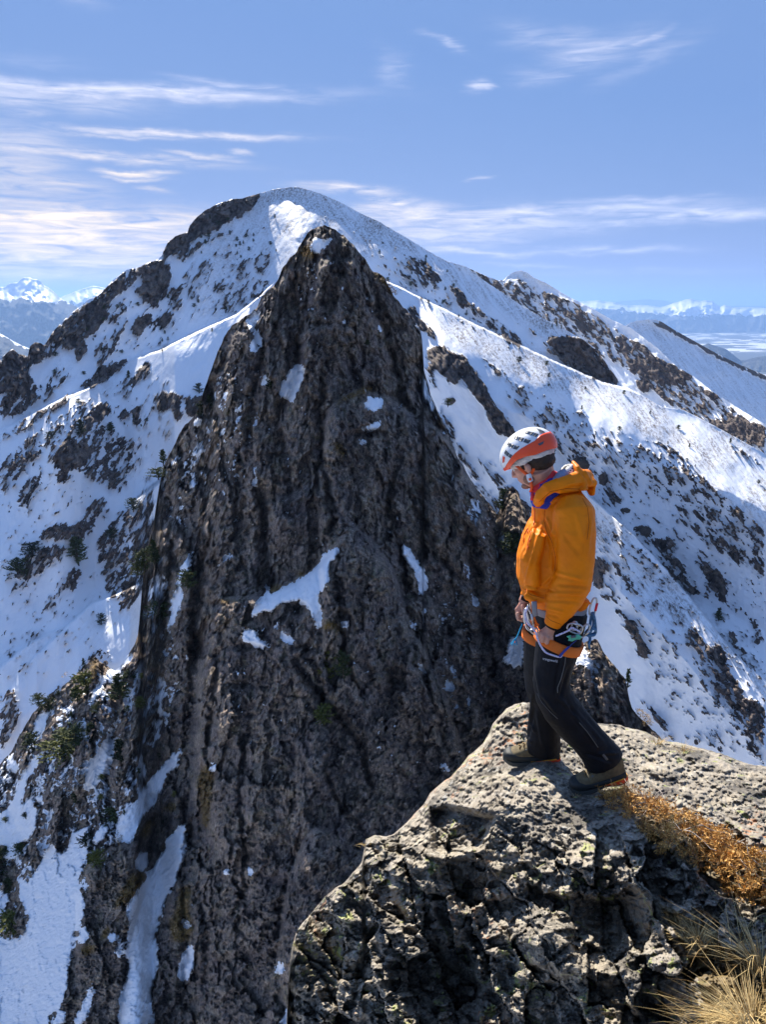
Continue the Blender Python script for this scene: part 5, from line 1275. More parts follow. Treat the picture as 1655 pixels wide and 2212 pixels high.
hand(at(1131, 1303, yr), at(1127, 1318, yr), [(at(1119, 1326, yr - .022), .048), (at(1117, 1326, yr - .006), .052), (at(1117, 1325, yr + .010), .050), (at(1119, 1322, yr + .024), .042)],
     Vector((.02, -.1, -1)).normalized(), Vector((.95, -.1, 0)).normalized(),
     [(at(1130, 1306, yr - .022), .011), (at(1131, 1318, yr - .038), .011), (at(1133, 1330, yr - .036), .0095), (at(1133, 1338, yr - .030), .008)])
def face_disp(co, no):
    d = np.zeros(len(co))
    for s in (1, -1):
        c = np.array(hl(.082, s * .031, -.021))
        d -= .009 * np.exp(-(np.linalg.norm(co - c, axis=1) / .014) ** 2)
    return d
body = PP(fused('body', B, .0042, 3, MSK, None, face_disp))
for s in (1, -1):
    e = Buf(); e.ball(hl(.069, s * .031, -.021), (.0115, .0115, .0115), FR, 14, 10)
    PP(link('eye', e.mesh('eye'), simple_mat('eye_white', (.7, .68, .66), .2)))
    e = Buf(); e.tube([(hl(.083, s * .016, -.003), .003, .003), (hl(.086, s * .030, .0015), .0042, .0042), (hl(.076, s * .046, -.003), .003, .003)], 8)
    PP(link('eyebrow', e.mesh('eyebrow'), MHAIR))
# beard shadow and hair
e = Buf()
e.ball(hl(.060, 0, -.1035), (.034, .040, .019), FR, 16, 10)
e.ball(hl(.030, .030, -.083), (.030, .026, .030), FR, 16, 10); e.ball(hl(.030, -.030, -.083), (.030, .026, .030), FR, 16, 10)
MBEARD = simple_mat('stubble', (0.20, 0.115, 0.08), .8, .2, bump=(600, .9, .002), noise_mix=((0.36, 0.20, 0.14), 300, .45, .6))
PP(fused('beard', e, .003, 2, MBEARD, None))
e = Buf()
e.ball(hl(-.040, 0, -.028), (.066, .079, .052), FR, 18, 12)
e.ball(hl(-.060, .0, -.050), (.040, .060, .034), FR, 18, 12)
e.tube([(hl(.020, .066, .0), .010, .008), (hl(.012, .072, -.026), .009, .006), (hl(.014, .070, -.045), .006, .004)], 10, up=HS)
e.tube([(hl(.020, -.066, .0), .010, .008), (hl(.012, -.072, -.026), .009, .006), (hl(.014, -.070, -.045), .006, .004)], 10, up=HS)
hair = PP(fused('hair', e, .0035, 1, MHAIR, None, lambda co, no: .0035 * fbm(co[:, 0] * 60, co[:, 1] * 60, co[:, 2] * 30, 4)))
e = Buf()
e.ball(hl(-.012, 0, -.004), (.104, .088, .036), FR, 22, 12)
e.ball(hl(-.052, 0, -.016), (.062, .078, .030), FR, 22, 12)
PP(fused('headwear', e, .0035, 2, MBUFF, None, lambda co, no: .004 * fbm(co[:, 0] * 14, co[:, 1] * 14, co[:, 2] * 70, 3, .5, True)))

# --- helmet
HRF, HRS, HRU = .131, .110, .098
hcen = hl(-.004, 0, .020)
def h_at(th, el, k=1.0):
    # a little longer and squarer than an ellipsoid, with a raised centre ridge
    c, s = math.cos(el), math.sin(el)
    rf = HRF * (1.0 if abs(th) < math.pi / 2 else 1.03)
    ridge = 1 + .035 * math.exp(-(math.sin(th) * c / .22) ** 2) * max(0, s)
    return hcen + (HF * (rf * math.cos(th) * c) + HS * (HRS * math.sin(th) * c) + HU * (HRU * s)) * (k * ridge)
def h_hit(u, v):
    """where the photo ray meets the helmet: angles on it"""
    x, y, z = ray(u, v)
    d = Vector((float(x), float(y), float(z)))
    o = -hcen
    oo = Vector((o.dot(HF) / HRF, o.dot(HS) / HRS, o.dot(HU) / HRU)); dd = Vector((d.dot(HF) / HRF, d.dot(HS) / HRS, d.dot(HU) / HRU))
    a, b, c = dd.dot(dd), 2 * oo.dot(dd), oo.dot(oo) - 1
    q = b * b - 4 * a * c
    t = (-b - math.sqrt(q)) / (2 * a) if q > 0 else -b / (2 * a)
    p = (oo + dd * t).normalized()
    return math.atan2(p.y, p.x), math.asin(max(-1, min(1, p.z)))
rim = lambda th: np.interp(abs(math.degrees(th)), [0, 37, 61, 79, 90, 107, 123, 150, 180], [-14, -16, -17, -11, -9, -12, -19, -21, -26]) * math.pi / 180
edge = lambda th: np.interp(abs(math.degrees(th)), [0, 50, 66, 87, 103, 135, 150, 163, 180], [-9, -9, -3, 7, 11, 13, 20, 20, 18]) * math.pi / 180
def shell(lo, hi, k0, k1, nth=72, nel=14):
    b = Buf(); th = [-math.pi + 2 * math.pi * i / nth for i in range(nth)]
    rings = []
    for j in range(nel + 1): rings.append([h_at(t, lo(t) + (hi(t) - lo(t)) * j / nel, k1) for t in th])
    for j in range(nel, -1, -1): rings.append([h_at(t, lo(t) + (hi(t) - lo(t)) * j / nel, k0) for t in th])
    rings.append(rings[0])
    b.ring_loft(rings, cap=False)
    return b
helmet = PP(link('helmet', shell(lambda t: edge(t) - .02, lambda t: math.pi / 2 - .01, .95, 1.0).mesh('helmet'), MWH))
def HP(o):
    o.parent = helmet
    o.matrix_parent_inverse = (Matrix.Translation(person.location) @ Matrix.Translation(-person.location))
    return o
HP(link('helmet_band', shell(rim, edge, .945, 1.018, nel=10).mesh('helmet_band'), MRD))
HP(link('helmet_lining', shell(lambda t: rim(t) + .03, lambda t: math.pi / 2 - .01, .90, .944, nel=8).mesh('helmet_lining'), MDK))
def patch(quad, k0, k1, n=4, mirror=False):
    """plate on the helmet: four corners given as angles"""
    b = Buf(); g = {}
    for lay, k in ((0, k0), (1, k1)):
        for i in range(n + 1):
            for j in range(n + 1):
                a, c = i / n, j / n
                th = (quad[0][0] * (1 - a) + quad[1][0] * a) * (1 - c) + (quad[3][0] * (1 - a) + quad[2][0] * a) * c
                el = (quad[0][1] * (1 - a) + quad[1][1] * a) * (1 - c) + (quad[3][1] * (1 - a) + quad[2][1] * a) * c
                g[lay, i, j] = len(b.v); b.v.append(tuple(h_at(-th if mirror else th, el, k)))
    for lay in (0, 1):
        for i in range(n):
            for j in range(n):
                b.f.append((g[lay, i, j], g[lay, i + 1, j], g[lay, i + 1, j + 1], g[lay, i, j + 1]))
    for i in range(n):
        for e0 in (((0, i, 0), (0, i + 1, 0), (1, i + 1, 0), (1, i, 0)), ((0, i, n), (0, i + 1, n), (1, i + 1, n), (1, i, n)), ((0, 0, i), (0, 0, i + 1), (1, 0, i + 1), (1, 0, i)), ((0, n, i), (0, n, i + 1), (1, n, i + 1), (1, n, i))):
            b.f.append(tuple(g[q] for q in e0))
    return b
VENT = [[(322, 395), (388, 452), (372, 478), (306, 428)], [(352, 318), (458, 366), (430, 398), (334, 352)], [(418, 256), (566, 312), (540, 342), (400, 288)], [(518, 218), (634, 252), (612, 280), (492, 238)], [(608, 198), (690, 232), (690, 246), (640, 240)]]
for q in VENT:
    a = [h_hit(*p) for p in zt('Z1', q)]
    a = [(t if t > -2.4 else t + 2 * math.pi, e_) for t, e_ in a]
    # three openings with thin ribs between them
    for mir in (False, True):
        for k in range(3):
            c0, c1 = k / 3 + .03, (k + 1) / 3 - .03
            lerp = lambda A, C, t: (A[0] + (C[0] - A[0]) * t, A[1] + (C[1] - A[1]) * t)
            sub = [lerp(a[0], a[1], c0), lerp(a[0], a[1], c1), lerp(a[3], a[2], c1), lerp(a[3], a[2], c0)]
            HP(link('vent', patch(sub, .985, 1.012, 3, mir).mesh('vent'), MDK))
a = [h_hit(*p) for p in zt('Z1', [(622, 345), (680, 318), (672, 345), (640, 362)])]
for mir in (False, True):
    HP(link('clip_slot', patch(a, 1.0, 1.026, 3, mir).mesh('clip_slot'), MDK))
a = [h_hit(*p) for p in zt('Z1', [(296, 455), (314, 470), (310, 510), (294, 525)])]
HP(link('badge', patch(a, .99, 1.012, 3).mesh('badge'), MRD))
def strap(pts, w, t, mat, name, parent=None, up=None):
    b = Buf()
    b.tube([(Vector(p), w, t) for p in pts], 8, up=up or Vector((0, 1, 0)))
    o = link(name, b.mesh(name), mat)
    return (parent or PP)(o)
yh = float(hl(0, .09, 0).y)
for pts in ([at(*zt('Z1', [(415, 540)])[0], yh + .035), at(*zt('Z1', [(470, 590)])[0], yh + .0), at(*zt('Z1', [(535, 640)])[0], yh - .005)],
            [at(*zt('Z1', [(650, 440)])[0], yh + .0), at(*zt('Z1', [(615, 530)])[0], yh - .008), at(*zt('Z1', [(568, 630)])[0], yh - .006)],
            [at(*zt('Z1', [(560, 690)])[0], yh - .004), at(*zt('Z1', [(575, 760)])[0], yh + .015), at(*zt('Z1', [(560, 800)])[0], yh + .05)]):
    strap(pts, .0065, .0022, MSTRAP, 'chin_strap', HP)
b = Buf()
c0 = zt('Z1', [(548, 665)])[0]
b.tube([(at(c0[0] - 2, c0[1] - 8, yh - .010), .0105, .005), (at(c0[0], c0[1], yh - .012), .012, .006), (at(c0[0] + 3, c0[1] + 8.5, yh - .010), .0105, .005)], 4)
bk = HP(link('buckle', b.mesh('buckle'), MBUCK, smooth=False))
b = Buf(); b.tube([(at(c0[0] + 1, c0[1] + 1, yh - .0185), .006, .002), (at(c0[0] + 2.5, c0[1] + 6, yh - .0185), .006, .002)], 4)
HP(link('buckle_button', b.mesh('buckle_button'), MSTRAP, smooth=False))

# --- layers at the neck
def ringtube(pts, name, mat, disp=None, vox=.004):
    b = Buf(); b.tube(S_(pts, 0), 20)
    return PP(fused(name, b, vox, 2, mat, None, disp))
wr = lambda a, f=30.0: (lambda co, no: a * fbm(co[:, 0] * f, co[:, 1] * f, co[:, 2] * f * 1.4, 3, .5, True))
ringtube([(1176, 1062, 31, 0, .075), (1180, 1040, 29, 0, .072), (1186, 1022, 21, .0, .060), (1191, 1014, 16, 0, .05)], 'neck_gaiter', MRED, wr(.004))
ringtube([(1186, 1086, 36, 0, .088), (1183, 1066, 37, 0, .091), (1187, 1046, 34, 0, .088), (1196, 1036, 27, 0, .080)], 'fleece_collar', MBLU, wr(.005, 22))
b = Buf(); b.tube(S_([(1200, 1045, 9, -.075, .03), (1213, 1030, 12, -.07, .03), (1222, 1020, 9, -.06, .025)], 0), 14)
PP(fused('grey_collar', b, .004, 2, MGRY, None, wr(.004)))
b = Buf(); b.tube(S_([(1218, 1032, 8, -.02, .04), (1226, 1018, 12, -.02, .05), (1232, 1008, 8, -.01, .04)], 0), 14)
PP(fused('patterned_scarf', b, .004, 2, MSTR, None, wr(.004)))
b = Buf(); b.tube([(at(1150, 1063, YB - .055), .006, .006), (at(1151, 1072, YB - .065), .009, .008), (at(1149, 1081, YB - .066), .007, .006)], 10)
PP(link('scarf_end', b.mesh('scarf_end'), MRED))

# --- jacket
B = Buf()
B.tube(S_([(1196, 1062, 34, 0, .09), (1206, 1082, 52, 0, .15), (1219, 1105, 63, 0, .185), (1213, 1140, 71, 0, .18), (1206, 1170, 78, 0, .175), (1200, 1205, 83, 0, .175), (1197, 1240, 80, 0, .17), (1200, 1266, 72, 0, .16), (1205, 1284, 62, 0, .15), (1208, 1292, 57, 0, .145)], 0), 26)
B.tube(S_([(1232, 1084, 30, -.11, .06), (1238, 1104, 42, -.145, .085), (1241, 1150, 43, -.17, .085), (1241, 1195, 41, -.18, .08), (1240, 1235, 38, -.185, .078), (1234, 1262, 40, -.185, .072), (1221, 1290, 37, -.18, .066), (1209, 1315, 31, -.175, .056), (1199, 1337, 20, -.17, .040), (1193, 1350, 17, -.168, .034)], 0), 20)
B.tube(S_([(1205, 1084, 30, .11, .06), (1200, 1120, 40, .145, .08), (1190, 1180, 38, .17, .075), (1178, 1230, 30, .17, .07), (1158, 1260, 24, .165, .055), (1142, 1280, 17, .155, .04), (1137, 1290, 14, .15, .034)], 0), 18)
# chest pockets and the gathered front
B.tube(S_([(1166, 1150, 14, -.13, .05), (1146, 1205, 20, -.12, .07), (1150, 1262, 18, -.11, .06)], 0), 14)
# hem pulled in over the harness
B.tube(S_([(1145, 1280, 16, -.08, .07), (1160, 1287, 14, -.10, .06), (1190, 1288, 12, -.12, .05)], 0), 12)
B.tube(S_([(1262, 1292, 13, -.10, .05), (1254, 1306, 13, -.10, .045), (1243, 1317, 7, -.10, .03)], 0), 12)
# collar and hood, bunched behind the neck
B.tube(S_([(1186, 1112, 40, 0, .11), (1176, 1094, 28, 0, .088), (1172, 1082, 22, 0, .078)], 0), 18)
loop = [(1160, 1088, 9, -.075), (1168, 1072, 11, -.105), (1184, 1056, 12, -.125), (1206, 1049, 13, -.13), (1232, 1043, 15, -.115), (1254, 1037, 17, -.07), (1266, 1036, 18, .0), (1258, 1036, 16, .075), (1230, 1043, 13, .115), (1200, 1052, 11, .12), (1172, 1068, 10, .09), (1160, 1086, 8, .06)]
B.tube([(at(u, v, YB + dy), w * pm(v), w * pm(v) * 1.25) for u, v, w, dy in loop], 12, up=Vector((0, 0, 1)))
B.tube(S_([(1252, 1050, 17, -.04, .085), (1251, 1030, 14, -.04, .08), (1246, 1012, 7.5, -.045, .062), (1242, 1001, 3.4, -.05, .038)], 0), 16)
B.tube(S_([(1256, 1046, 14, -.075, .04), (1268, 1034, 12, -.03, .06), (1275, 1052, 9, -.02, .055), (1279, 1070, 4.5, -.03, .035)], 0), 14)
def jdisp(co, no):
    u, v = px_of(co)
    near = np.clip((YB - .02 - co[:, 1]) / .05, 0, 1)
    d = .0045 * fbm(co[:, 0] * 9, co[:, 1] * 9, co[:, 2] * 12 + 4, 4) + .0022 * fbm(co[:, 0] * 20, co[:, 1] * 20, co[:, 2] * 34, 3, .5, True)
    F = [((1200, 1135), (1199, 1240), 4, -.012), ((1181, 1118), (1199, 1160), 3.5, .007), ((1176, 1136), (1200, 1190), 4, .006), ((1199, 1236), (1262, 1252), 4, .007), ((1204, 1262), (1270, 1268), 3.5, -.006), ((1196, 1282), (1262, 1282), 3.5, .007), ((1182, 1296), (1252, 1300), 3.5, -.006),
         ((1176, 1312), (1222, 1322), 3, .006), ((1180, 1326), (1208, 1334), 2.6, -.005), ((1246, 1110), (1262, 1170), 5, .005), ((1277, 1120), (1268, 1200), 4, .006), ((1215, 1150), (1258, 1205), 5, -.004), ((1170, 1262), (1196, 1240), 4, .006),
         ((1160, 1107), (1126, 1205), 2.6, .007), ((1168, 1112), (1136, 1215), 2.8, -.006), ((1172, 1130), (1140, 1235), 2.6, .006), ((1130, 1190), (1122, 1258), 3, .005), ((1150, 1200), (1133, 1270), 3, .006), ((1128, 1262), (1200, 1278), 3, -.006), ((1135, 1272), (1165, 1292), 3, .005),
         ((1166, 1086), (1210, 1060), 3, -.008), ((1176, 1092), (1215, 1072), 3.5, .005), ((1215, 1060), (1262, 1050), 3, -.008), ((1222, 1048), (1262, 1040), 3, .005), ((1258, 1012), (1278, 1044), 3, .006), ((1245, 1006), (1262, 1030), 2.6, -.005), ((1268, 1050), (1281, 1062), 3, -.006)]
    g = 0
    for p0, p1, w, a_ in F:
        g = g + fold(u, v, p0, p1, w, a_)
    return d + g * near
jacket = PP(fused('jacket', B, .0048, 4, MJ, None, jdisp))
def JP(o):
    o.parent = jacket
    return o
jb = BVHTree.FromObject(jacket, bpy.context.evaluated_depsgraph_get()) if False else None
def bvh_of(o):
    me = o.data
    return BVHTree.FromPolygons([v.co.copy() for v in me.vertices], [tuple(p.vertices) for p in me.polygons])
jbv = bvh_of(jacket)
def hit(bv, u, v, off=.001):
    x, y, z = ray(u, v)
    d = Vector((float(x), float(y), float(z))).normalized()
    h = bv.ray_cast(Vector((0, 0, 0)), d)
    if h[0] is None: return None
    return h[0] - d * off
def on_cloth(bv, pts, w, t, mat, name, off=.001, n=6, par=None):
    q = []
    for (a, c) in zip(pts[:-1], pts[1:]):
        for k in range(n): q.append((a[0] + (c[0] - a[0]) * k / n, a[1] + (c[1] - a[1]) * k / n))
    q.append(pts[-1])
    P = [hit(bv, *p, off) for p in q]; P = [p for p in P if p is not None]
    if len(P) < 2: return None
    return strap(P, w, t, mat, name, par or JP)
MZIP = simple_mat('orange_zip', (0.85, 0.14, 0.02), .4, .4)
on_cloth(jbv, zt('Z1', [(592, 930), (602, 1010), (598, 1090)]), .0035, .002, MZIP, 'front_zip')
on_cloth(jbv, zt('Z1', [(570, 1180), (545, 1260), (530, 1330)]), .0028, .0018, MZIP, 'pocket_zip')
on_cloth(jbv, zt('Z1', [(535, 1150), (500, 1210), (490, 1280)]), .0028, .0018, MZIP, 'pocket_zip')
for p_ in ((595, 1085), (538, 1172), (556, 1255), (536, 1325)):
    q = zt('Z1', [p_])[0]
    h0, h1 = hit(jbv, q[0], q[1], .004), hit(jbv, q[0] - 1, q[1] + 7, .004)
    if h0 and h1: strap([h0, h0.lerp(h1, .5), h1], .0032, .002, MZIP, 'zip_pull', JP)
MSEAM = simple_mat('darker_orange_seam', (0.42, 0.085, 0.002), .6, .2)
for pl in ([(745, 850), (700, 960), (690, 1080), (715, 1180), (770, 1290), (800, 1420), (795, 1560)], [(1060, 860), (1110, 960), (1125, 1100), (1105, 1260)], [(640, 900), (750, 800), (900, 770), (1040, 775)],
           [(700, 1990), (760, 2040), (850, 2075)], [(450, 1690), (560, 1790), (690, 1825)]):
    on_cloth(jbv, zt('Z1', pl), .0014, .0010, MSEAM, 'seam', off=.0002)
# black cuff inside the right sleeve, and inside the left one
b = Buf(); b.tube(S_([(1138, 1286, 13, .15, .032), (1134, 1296, 12.5, .148, .030)], 0), 14); JP(link('cuff', b.mesh('cuff'), MTR))
b = Buf(); b.tube(S_([(1194, 1347, 15.5, -.168, .031), (1190, 1354, 14.5, -.167, .029)], 0), 14); JP(link('cuff', b.mesh('cuff'), MTR))

# --- trousers
B = Buf()
B.tube(S_([(1206, 1250, 50, 0, .13), (1206, 1285, 56, 0, .145), (1208, 1325, 57, 0, .155), (1200, 1365, 55, 0, .13)], 0), 22)
B.tube(S_([(1218, 1320, 50, -.06, .10), (1206, 1390, 46, -.095, .10), (1195, 1440, 40, -.11, .092), (1191, 1470, 38, -.12, .086), (1196, 1500, 38, -.125, .083), (1212, 1530, 39, -.13, .082), (1238, 1562, 38, -.132, .08), (1266, 1592, 36, -.135, .078), (1289, 1618, 37, -.138, .08), (1302, 1636, 41, -.14, .082), (1306, 1643, 40, -.14, .080)], 0), 22)
B.tube(S_([(1192, 1320, 46, .06, .10), (1176, 1395, 45, .09, .10), (1168, 1440, 37, .10, .09), (1165, 1480, 31, .11, .085), (1172, 1510, 30, .12, .08), (1177, 1545, 34, .125, .08), (1175, 1590, 37, .13, .08), (1174, 1618, 38, .135, .082)], 0), 22)
def tdisp(co, no):
    u, v = px_of(co)
    d = .0035 * fbm(co[:, 0] * 9 + 5, co[:, 1] * 9, co[:, 2] * 9, 4) + .0016 * fbm(co[:, 0] * 20, co[:, 1] * 20, co[:, 2] * 26, 3, .5, True)
    near = np.clip((YB - .03 - co[:, 1]) / .04, 0, 1); far = 1 - near
    g = 0
    for p0, p1, w, a_ in [((1158, 1440), (1170, 1512), 4, .006), ((1172, 1500), (1206, 1545), 4, .007), ((1220, 1400), (1204, 1500), 3.5, .008), ((1228, 1440), (1210, 1508), 3.5, -.007), ((1206, 1505), (1232, 1530), 4, .008), ((1222, 1515), (1244, 1545), 3.5, -.006),
                          ((1238, 1540), (1290, 1610), 3.5, .006), ((1250, 1530), (1310, 1600), 4, -.004), ((1262, 1625), (1320, 1645), 3, -.006), ((1290, 1628), (1335, 1626), 3, .006), ((1162, 1385), (1240, 1378), 4, -.005)]:
        g = g + fold(u, v, p0, p1, w, a_) * near
    for p0, p1, w, a_ in [((1150, 1500), (1146, 1560), 3, .007), ((1156, 1530), (1140, 1600), 3, -.006), ((1145, 1560), (1156, 1580), 3, .007), ((1160, 1540), (1172, 1612), 3.5, .005), ((1136, 1590), (1150, 1604), 2.6, .006)]:
        g = g + fold(u, v, p0, p1, w, a_) * far
    return d + g
trousers = PP(fused('trousers', B, .0050, 4, MTR, None, tdisp))
tbv = bvh_of(trousers)
def TP(o):
    o.parent = trousers
    return o
on_cloth(tbv, zt('Z2', [(866, 560), (858, 700), (820, 850), (788, 930), (790, 975)]), .0022, .0015, MTRIM, 'thigh_zip', par=TP)
on_cloth(tbv, zt('Z2', [(990, 1250), (1060, 1330), (1110, 1400), (1165, 1480)]), .0016, .0012, MTRIM, 'piping', par=TP)
on_cloth(tbv, zt('Z2', [(600, 980), (640, 1060), (720, 1150), (790, 1215)]), .0014, .0010, MTRIM, 'piping', par=TP)
on_cloth(tbv, zt('Z2', [(1210, 1545), (1250, 1595)]), .0060, .0015, MTRIM, 'ankle_tab', par=TP)
# print on the thigh
cu_ = bpy.data.curves.new('lettering', 'FONT'); cu_.body = 'trangoworld'; cu_.size = 1.0
to = bpy.data.objects.new('lettering', cu_); COL.objects.link(to)
tme = bpy.data.meshes.new_from_object(to.evaluated_get(bpy.context.evaluated_depsgraph_get()))
bpy.data.objects.remove(to)
xs = [v.co.x for v in tme.vertices]; x0_, x1_ = min(xs), max(xs)
pa, pb = zt('Z2', [(652, 668), (788, 694)])
for v_ in tme.vertices:
    t = (v_.co.x - x0_) / (x1_ - x0_)
    sc_ = (pb[0] - pa[0]) / (x1_ - x0_)
    uu, vv = pa[0] + (pb[0] - pa[0]) * t, pa[1] + (pb[1] - pa[1]) * t - v_.co.y * sc_ * 1.25
    h = hit(tbv, uu, vv, .0012)
    v_.co = h if h else at(uu, vv, YB - .2)
TP(link('lettering', tme, MTXT, smooth=False))

# --- boots
def boot(heel, toe, up, width, lean):
    """heel and toe are the ends of the sole"""
    ax = (toe - heel); L = ax.length; ax.normalize()
    sd = ax.cross(up).normalized(); upn = sd.cross(ax).normalized()
    def ringat(t, z0, z1, w, n=18, flat=2.6):
        c = heel + ax * (t * L) + upn * ((z0 + z1) / 2)
        h = (z1 - z0) / 2
        r = []
        for k in range(n):
            a = 2 * math.pi * k / n
            ca, sa = math.cos(a), math.sin(a)
            r.append(c + sd * (w * math.copysign(abs(ca) ** (2 / flat), ca)) + upn * (h * math.copysign(abs(sa) ** (2 / flat), sa)))
        return r
    W = width
    up_ = [(-.012, .035, .13, .020), (.0, .020, .150, .030), (.08, .016, .165, .036), (.22, .016, .172, .040), (.34, .016, .160, .040), (.44, .016, .135, .040), (.54, .016, .110, .043), (.66, .016, .088, .047), (.78, .016, .074, .048), (.88, .016, .065, .043), (.95, .018, .056, .033), (.995, .022, .045, .017)]
    k = L / .29
    b = Buf(); b.ring_loft([ringat(t, z0 * k, z1 * k, w * k * W) for t, z0, z1, w in up_])
    o = PP(fused('boot', b, .004, 2, MBOOT, None))
    def BP(c):
        c.parent = o
        return c
    # rubber rand
    rd = [(-.02, .014, .060, .026), (.0, .010, .064, .035), (.10, .010, .056, .041), (.3, .010, .046, .0445), (.5, .010, .045, .0475), (.66, .010, .054, .0515), (.80, .010, .064, .0525), (.90, .010, .066, .047), (.97, .012, .060, .036), (1.02, .018, .048, .018)]
    b = Buf(); b.ring_loft([ringat(t, z0 * k, z1 * k, w * k * W, flat=3.2) for t, z0, z1, w in rd])
    BP(fused('rand', b, .0045, 2, MRAND, None))
    def slab(t0, t1, za, zb, wk, mat, name, lug=False):
        b = Buf(); rr = []
        for i in range(13):
            t = t0 + (t1 - t0) * i / 12
            w = np.interp(t, [-.02, .03, .12, .30, .45, .62, .80, .92, 1.0, 1.04], [.018, .032, .038, .038, .036, .045, .050, .045, .028, .008]) * wk * k * W
            rise = .018 * k * max(0, (t - .82) / .2) ** 1.5
            rr.append([heel + ax * (t * L) + sd * (sg * w) + upn * (z * k + rise) for sg, z in ((-1, za(t)), (1, za(t)), (1, zb(t)), (-1, zb(t)))])
        b.ring_loft(rr)
        BP(link(name, b.mesh(name), mat, smooth=False))
    arch = lambda t: .010 * math.exp(-((t - .38) / .10) ** 2)
    slab(-.02, 1.03, lambda t: -.010 + arch(t), lambda t: .012, 1.04, MSOLE, 'sole')
    slab(-.035, .42, lambda t: .000 + arch(t) , lambda t: .023 - .022 * max(0, t - .1), 1.12, MORS, 'heel_wedge')
    slab(-.037, .52, lambda t: .0231 - .022 * max(0, t - .1), lambda t: .029 - .030 * max(0, t - .1), 1.13, MYEL, 'midsole')
    for i in range(5):
        t = .40 + .075 * i
        zt_ = np.interp(t, [.34, .44, .54, .66, .78], [.160, .135, .110, .088, .074]) * k
        c = heel + ax * (t * L) + upn * (zt_ + .002)
        w = .030 * k * W
        BP(strap([c - sd * w - upn * .010, c - sd * w * .5 + ax * .006, c + ax * -.004 + upn * .002, c + sd * w * .5 + ax * .006, c + sd * w - upn * .010], .0030, .0030, MLACE, 'lace', lambda o_: o_))
    for i in range(3):
        t = .42 + .09 * i
        zt_ = np.interp(t, [.34, .44, .54, .66, .78], [.160, .135, .110, .088, .074]) * k
        for sg in (1, -1):
            b = Buf(); b.ball(heel + ax * (t * L) + upn * (zt_ * .84) + sd * (sg * .037 * k * W), (.005, .005, .005), None, 8, 6)
            BP(link('lace_hook', b.mesh('lace_hook'), MTRIM))
    return o
def foot_y(u, v): return float(rock_pt(u, v).y)
bf = boot(at(1206, 1640, YB + .135), at(1090, 1641, YB + .155), Vector((0, 0, 1)), 1.0, 0)
bn = boot(at(1351, 1679, YB - .150), at(1236, 1706, YB - .155), Vector((0, 0, 1)), 1.05, 0)

# --- harness
def ringband(pts, mat, name, seg=20, par=PP):
    b = Buf(); b.tube(S_(pts, 0), seg)
    return par(fused(name, b, .0042, 2, mat, None))
harness = ringband([(1206, 1296, 60, 0, .158), (1206, 1312, 61, 0, .160)], MWEB, 'harness')
def GP(o):
    o.parent = harness
    return o
def tilted(buf, c, n, ru, rd, wid, thick, up=Vector((0, 1, 0)), seg=28):
    """band round a limb: ring with normal n"""
    n = n.normalized(); a = n.cross(up).normalized(); d = n.cross(a).normalized()
    rr = []
    for (k, o_) in ((1.0, -wid / 2), (1.0, wid / 2), (1 - thick, wid / 2), (1 - thick, -wid / 2), (1.0, -wid / 2)):
        rr.append([c + a * (ru * k * math.cos(2 * math.pi * i / seg)) + d * (rd * k * math.sin(2 * math.pi * i / seg)) + n * o_ for i in range(seg)])
    buf.ring_loft(rr, cap=False)
b = Buf(); tilted(b, at(1207, 1382, YB - .09), Vector((.34, 0, 1)), 52 * pm(1380), .118, .045, .12); GP(link('leg_loop', b.mesh('leg_loop'), MHARN))
b = Buf(); tilted(b, at(1178, 1372, YB + .09), Vector((.10, 0, 1)), 51 * pm(1380), .115, .042, .12); GP(link('leg_loop', b.mesh('leg_loop'), MHARN))
GP(strap([at(*p, YB - .175) for p in zt('Z2', [(572, 130), (574, 180), (578, 240), (590, 262)])], .012, .004, MWEB, 'tie_in_strap', lambda o: o))
GP(strap([at(*p, YB - .16) for p in zt('Z2', [(1010, 130), (1060, 120), (1090, 150)])], .005, .004, MHARN, 'gear_loop', lambda o: o))
GP(strap([at(*p, YB - .165) for p in zt('Z2', [(600, 120), (545, 160), (560, 250), (590, 330), (612, 350)])], .005, .004, MHARN, 'gear_loop', lambda o: o))

# ------------------------------------------------------------------ the gear that hangs from the harness
def curve_pts(P, n=8):
    """smooth line through the points (Catmull-Rom)"""
    P = [P[0]] + list(P) + [P[-1]]; out = []
    for i in range(1, len(P) - 2):
        for k in range(n):
            t = k / n
            a, b_, c, d = P[i - 1], P[i], P[i + 1], P[i + 2]
            out.append(.5 * ((2 * b_) + (c - a) * t + (2 * a - 5 * b_ + 4 * c - d) * t * t + (3 * b_ - a - 3 * c + d) * t ** 3))
    out.append(P[-2])
    return out
def cord(name, P, r, mat, label, cat, group=None, n=8, parent=None, flat=1.0):
    pts = curve_pts([Vector(p) for p in P], n)
    b = Buf()
    # a frame carried along the cord
    rings = []; nrm = None
    for i, p in enumerate(pts):
        t = (pts[min(i + 1, len(pts) - 1)] - pts[max(i - 1, 0)]).normalized()
        if nrm is None: nrm = t.orthogonal().normalized()
        nrm = (nrm - t * nrm.dot(t)).normalized(); bi = t.cross(nrm)
        rings.append([p + nrm * (r * math.cos(a * math.pi / 4)) + bi * (r * flat * math.sin(a * math.pi / 4)) for a in range(8)])
    b.ring_loft(rings)
    o = link(name, b.mesh(name), mat)
    if parent is not None: o.parent = parent
    elif label: tag(o, label, cat, group)
    return o
def Zp(k, pts, y):
    out = []
    for q in pts:
        u, v = zt(k, [q[:2]])[0]
        out.append(at(u, v, y + (q[2] if len(q) > 2 else 0.0)))
    return out
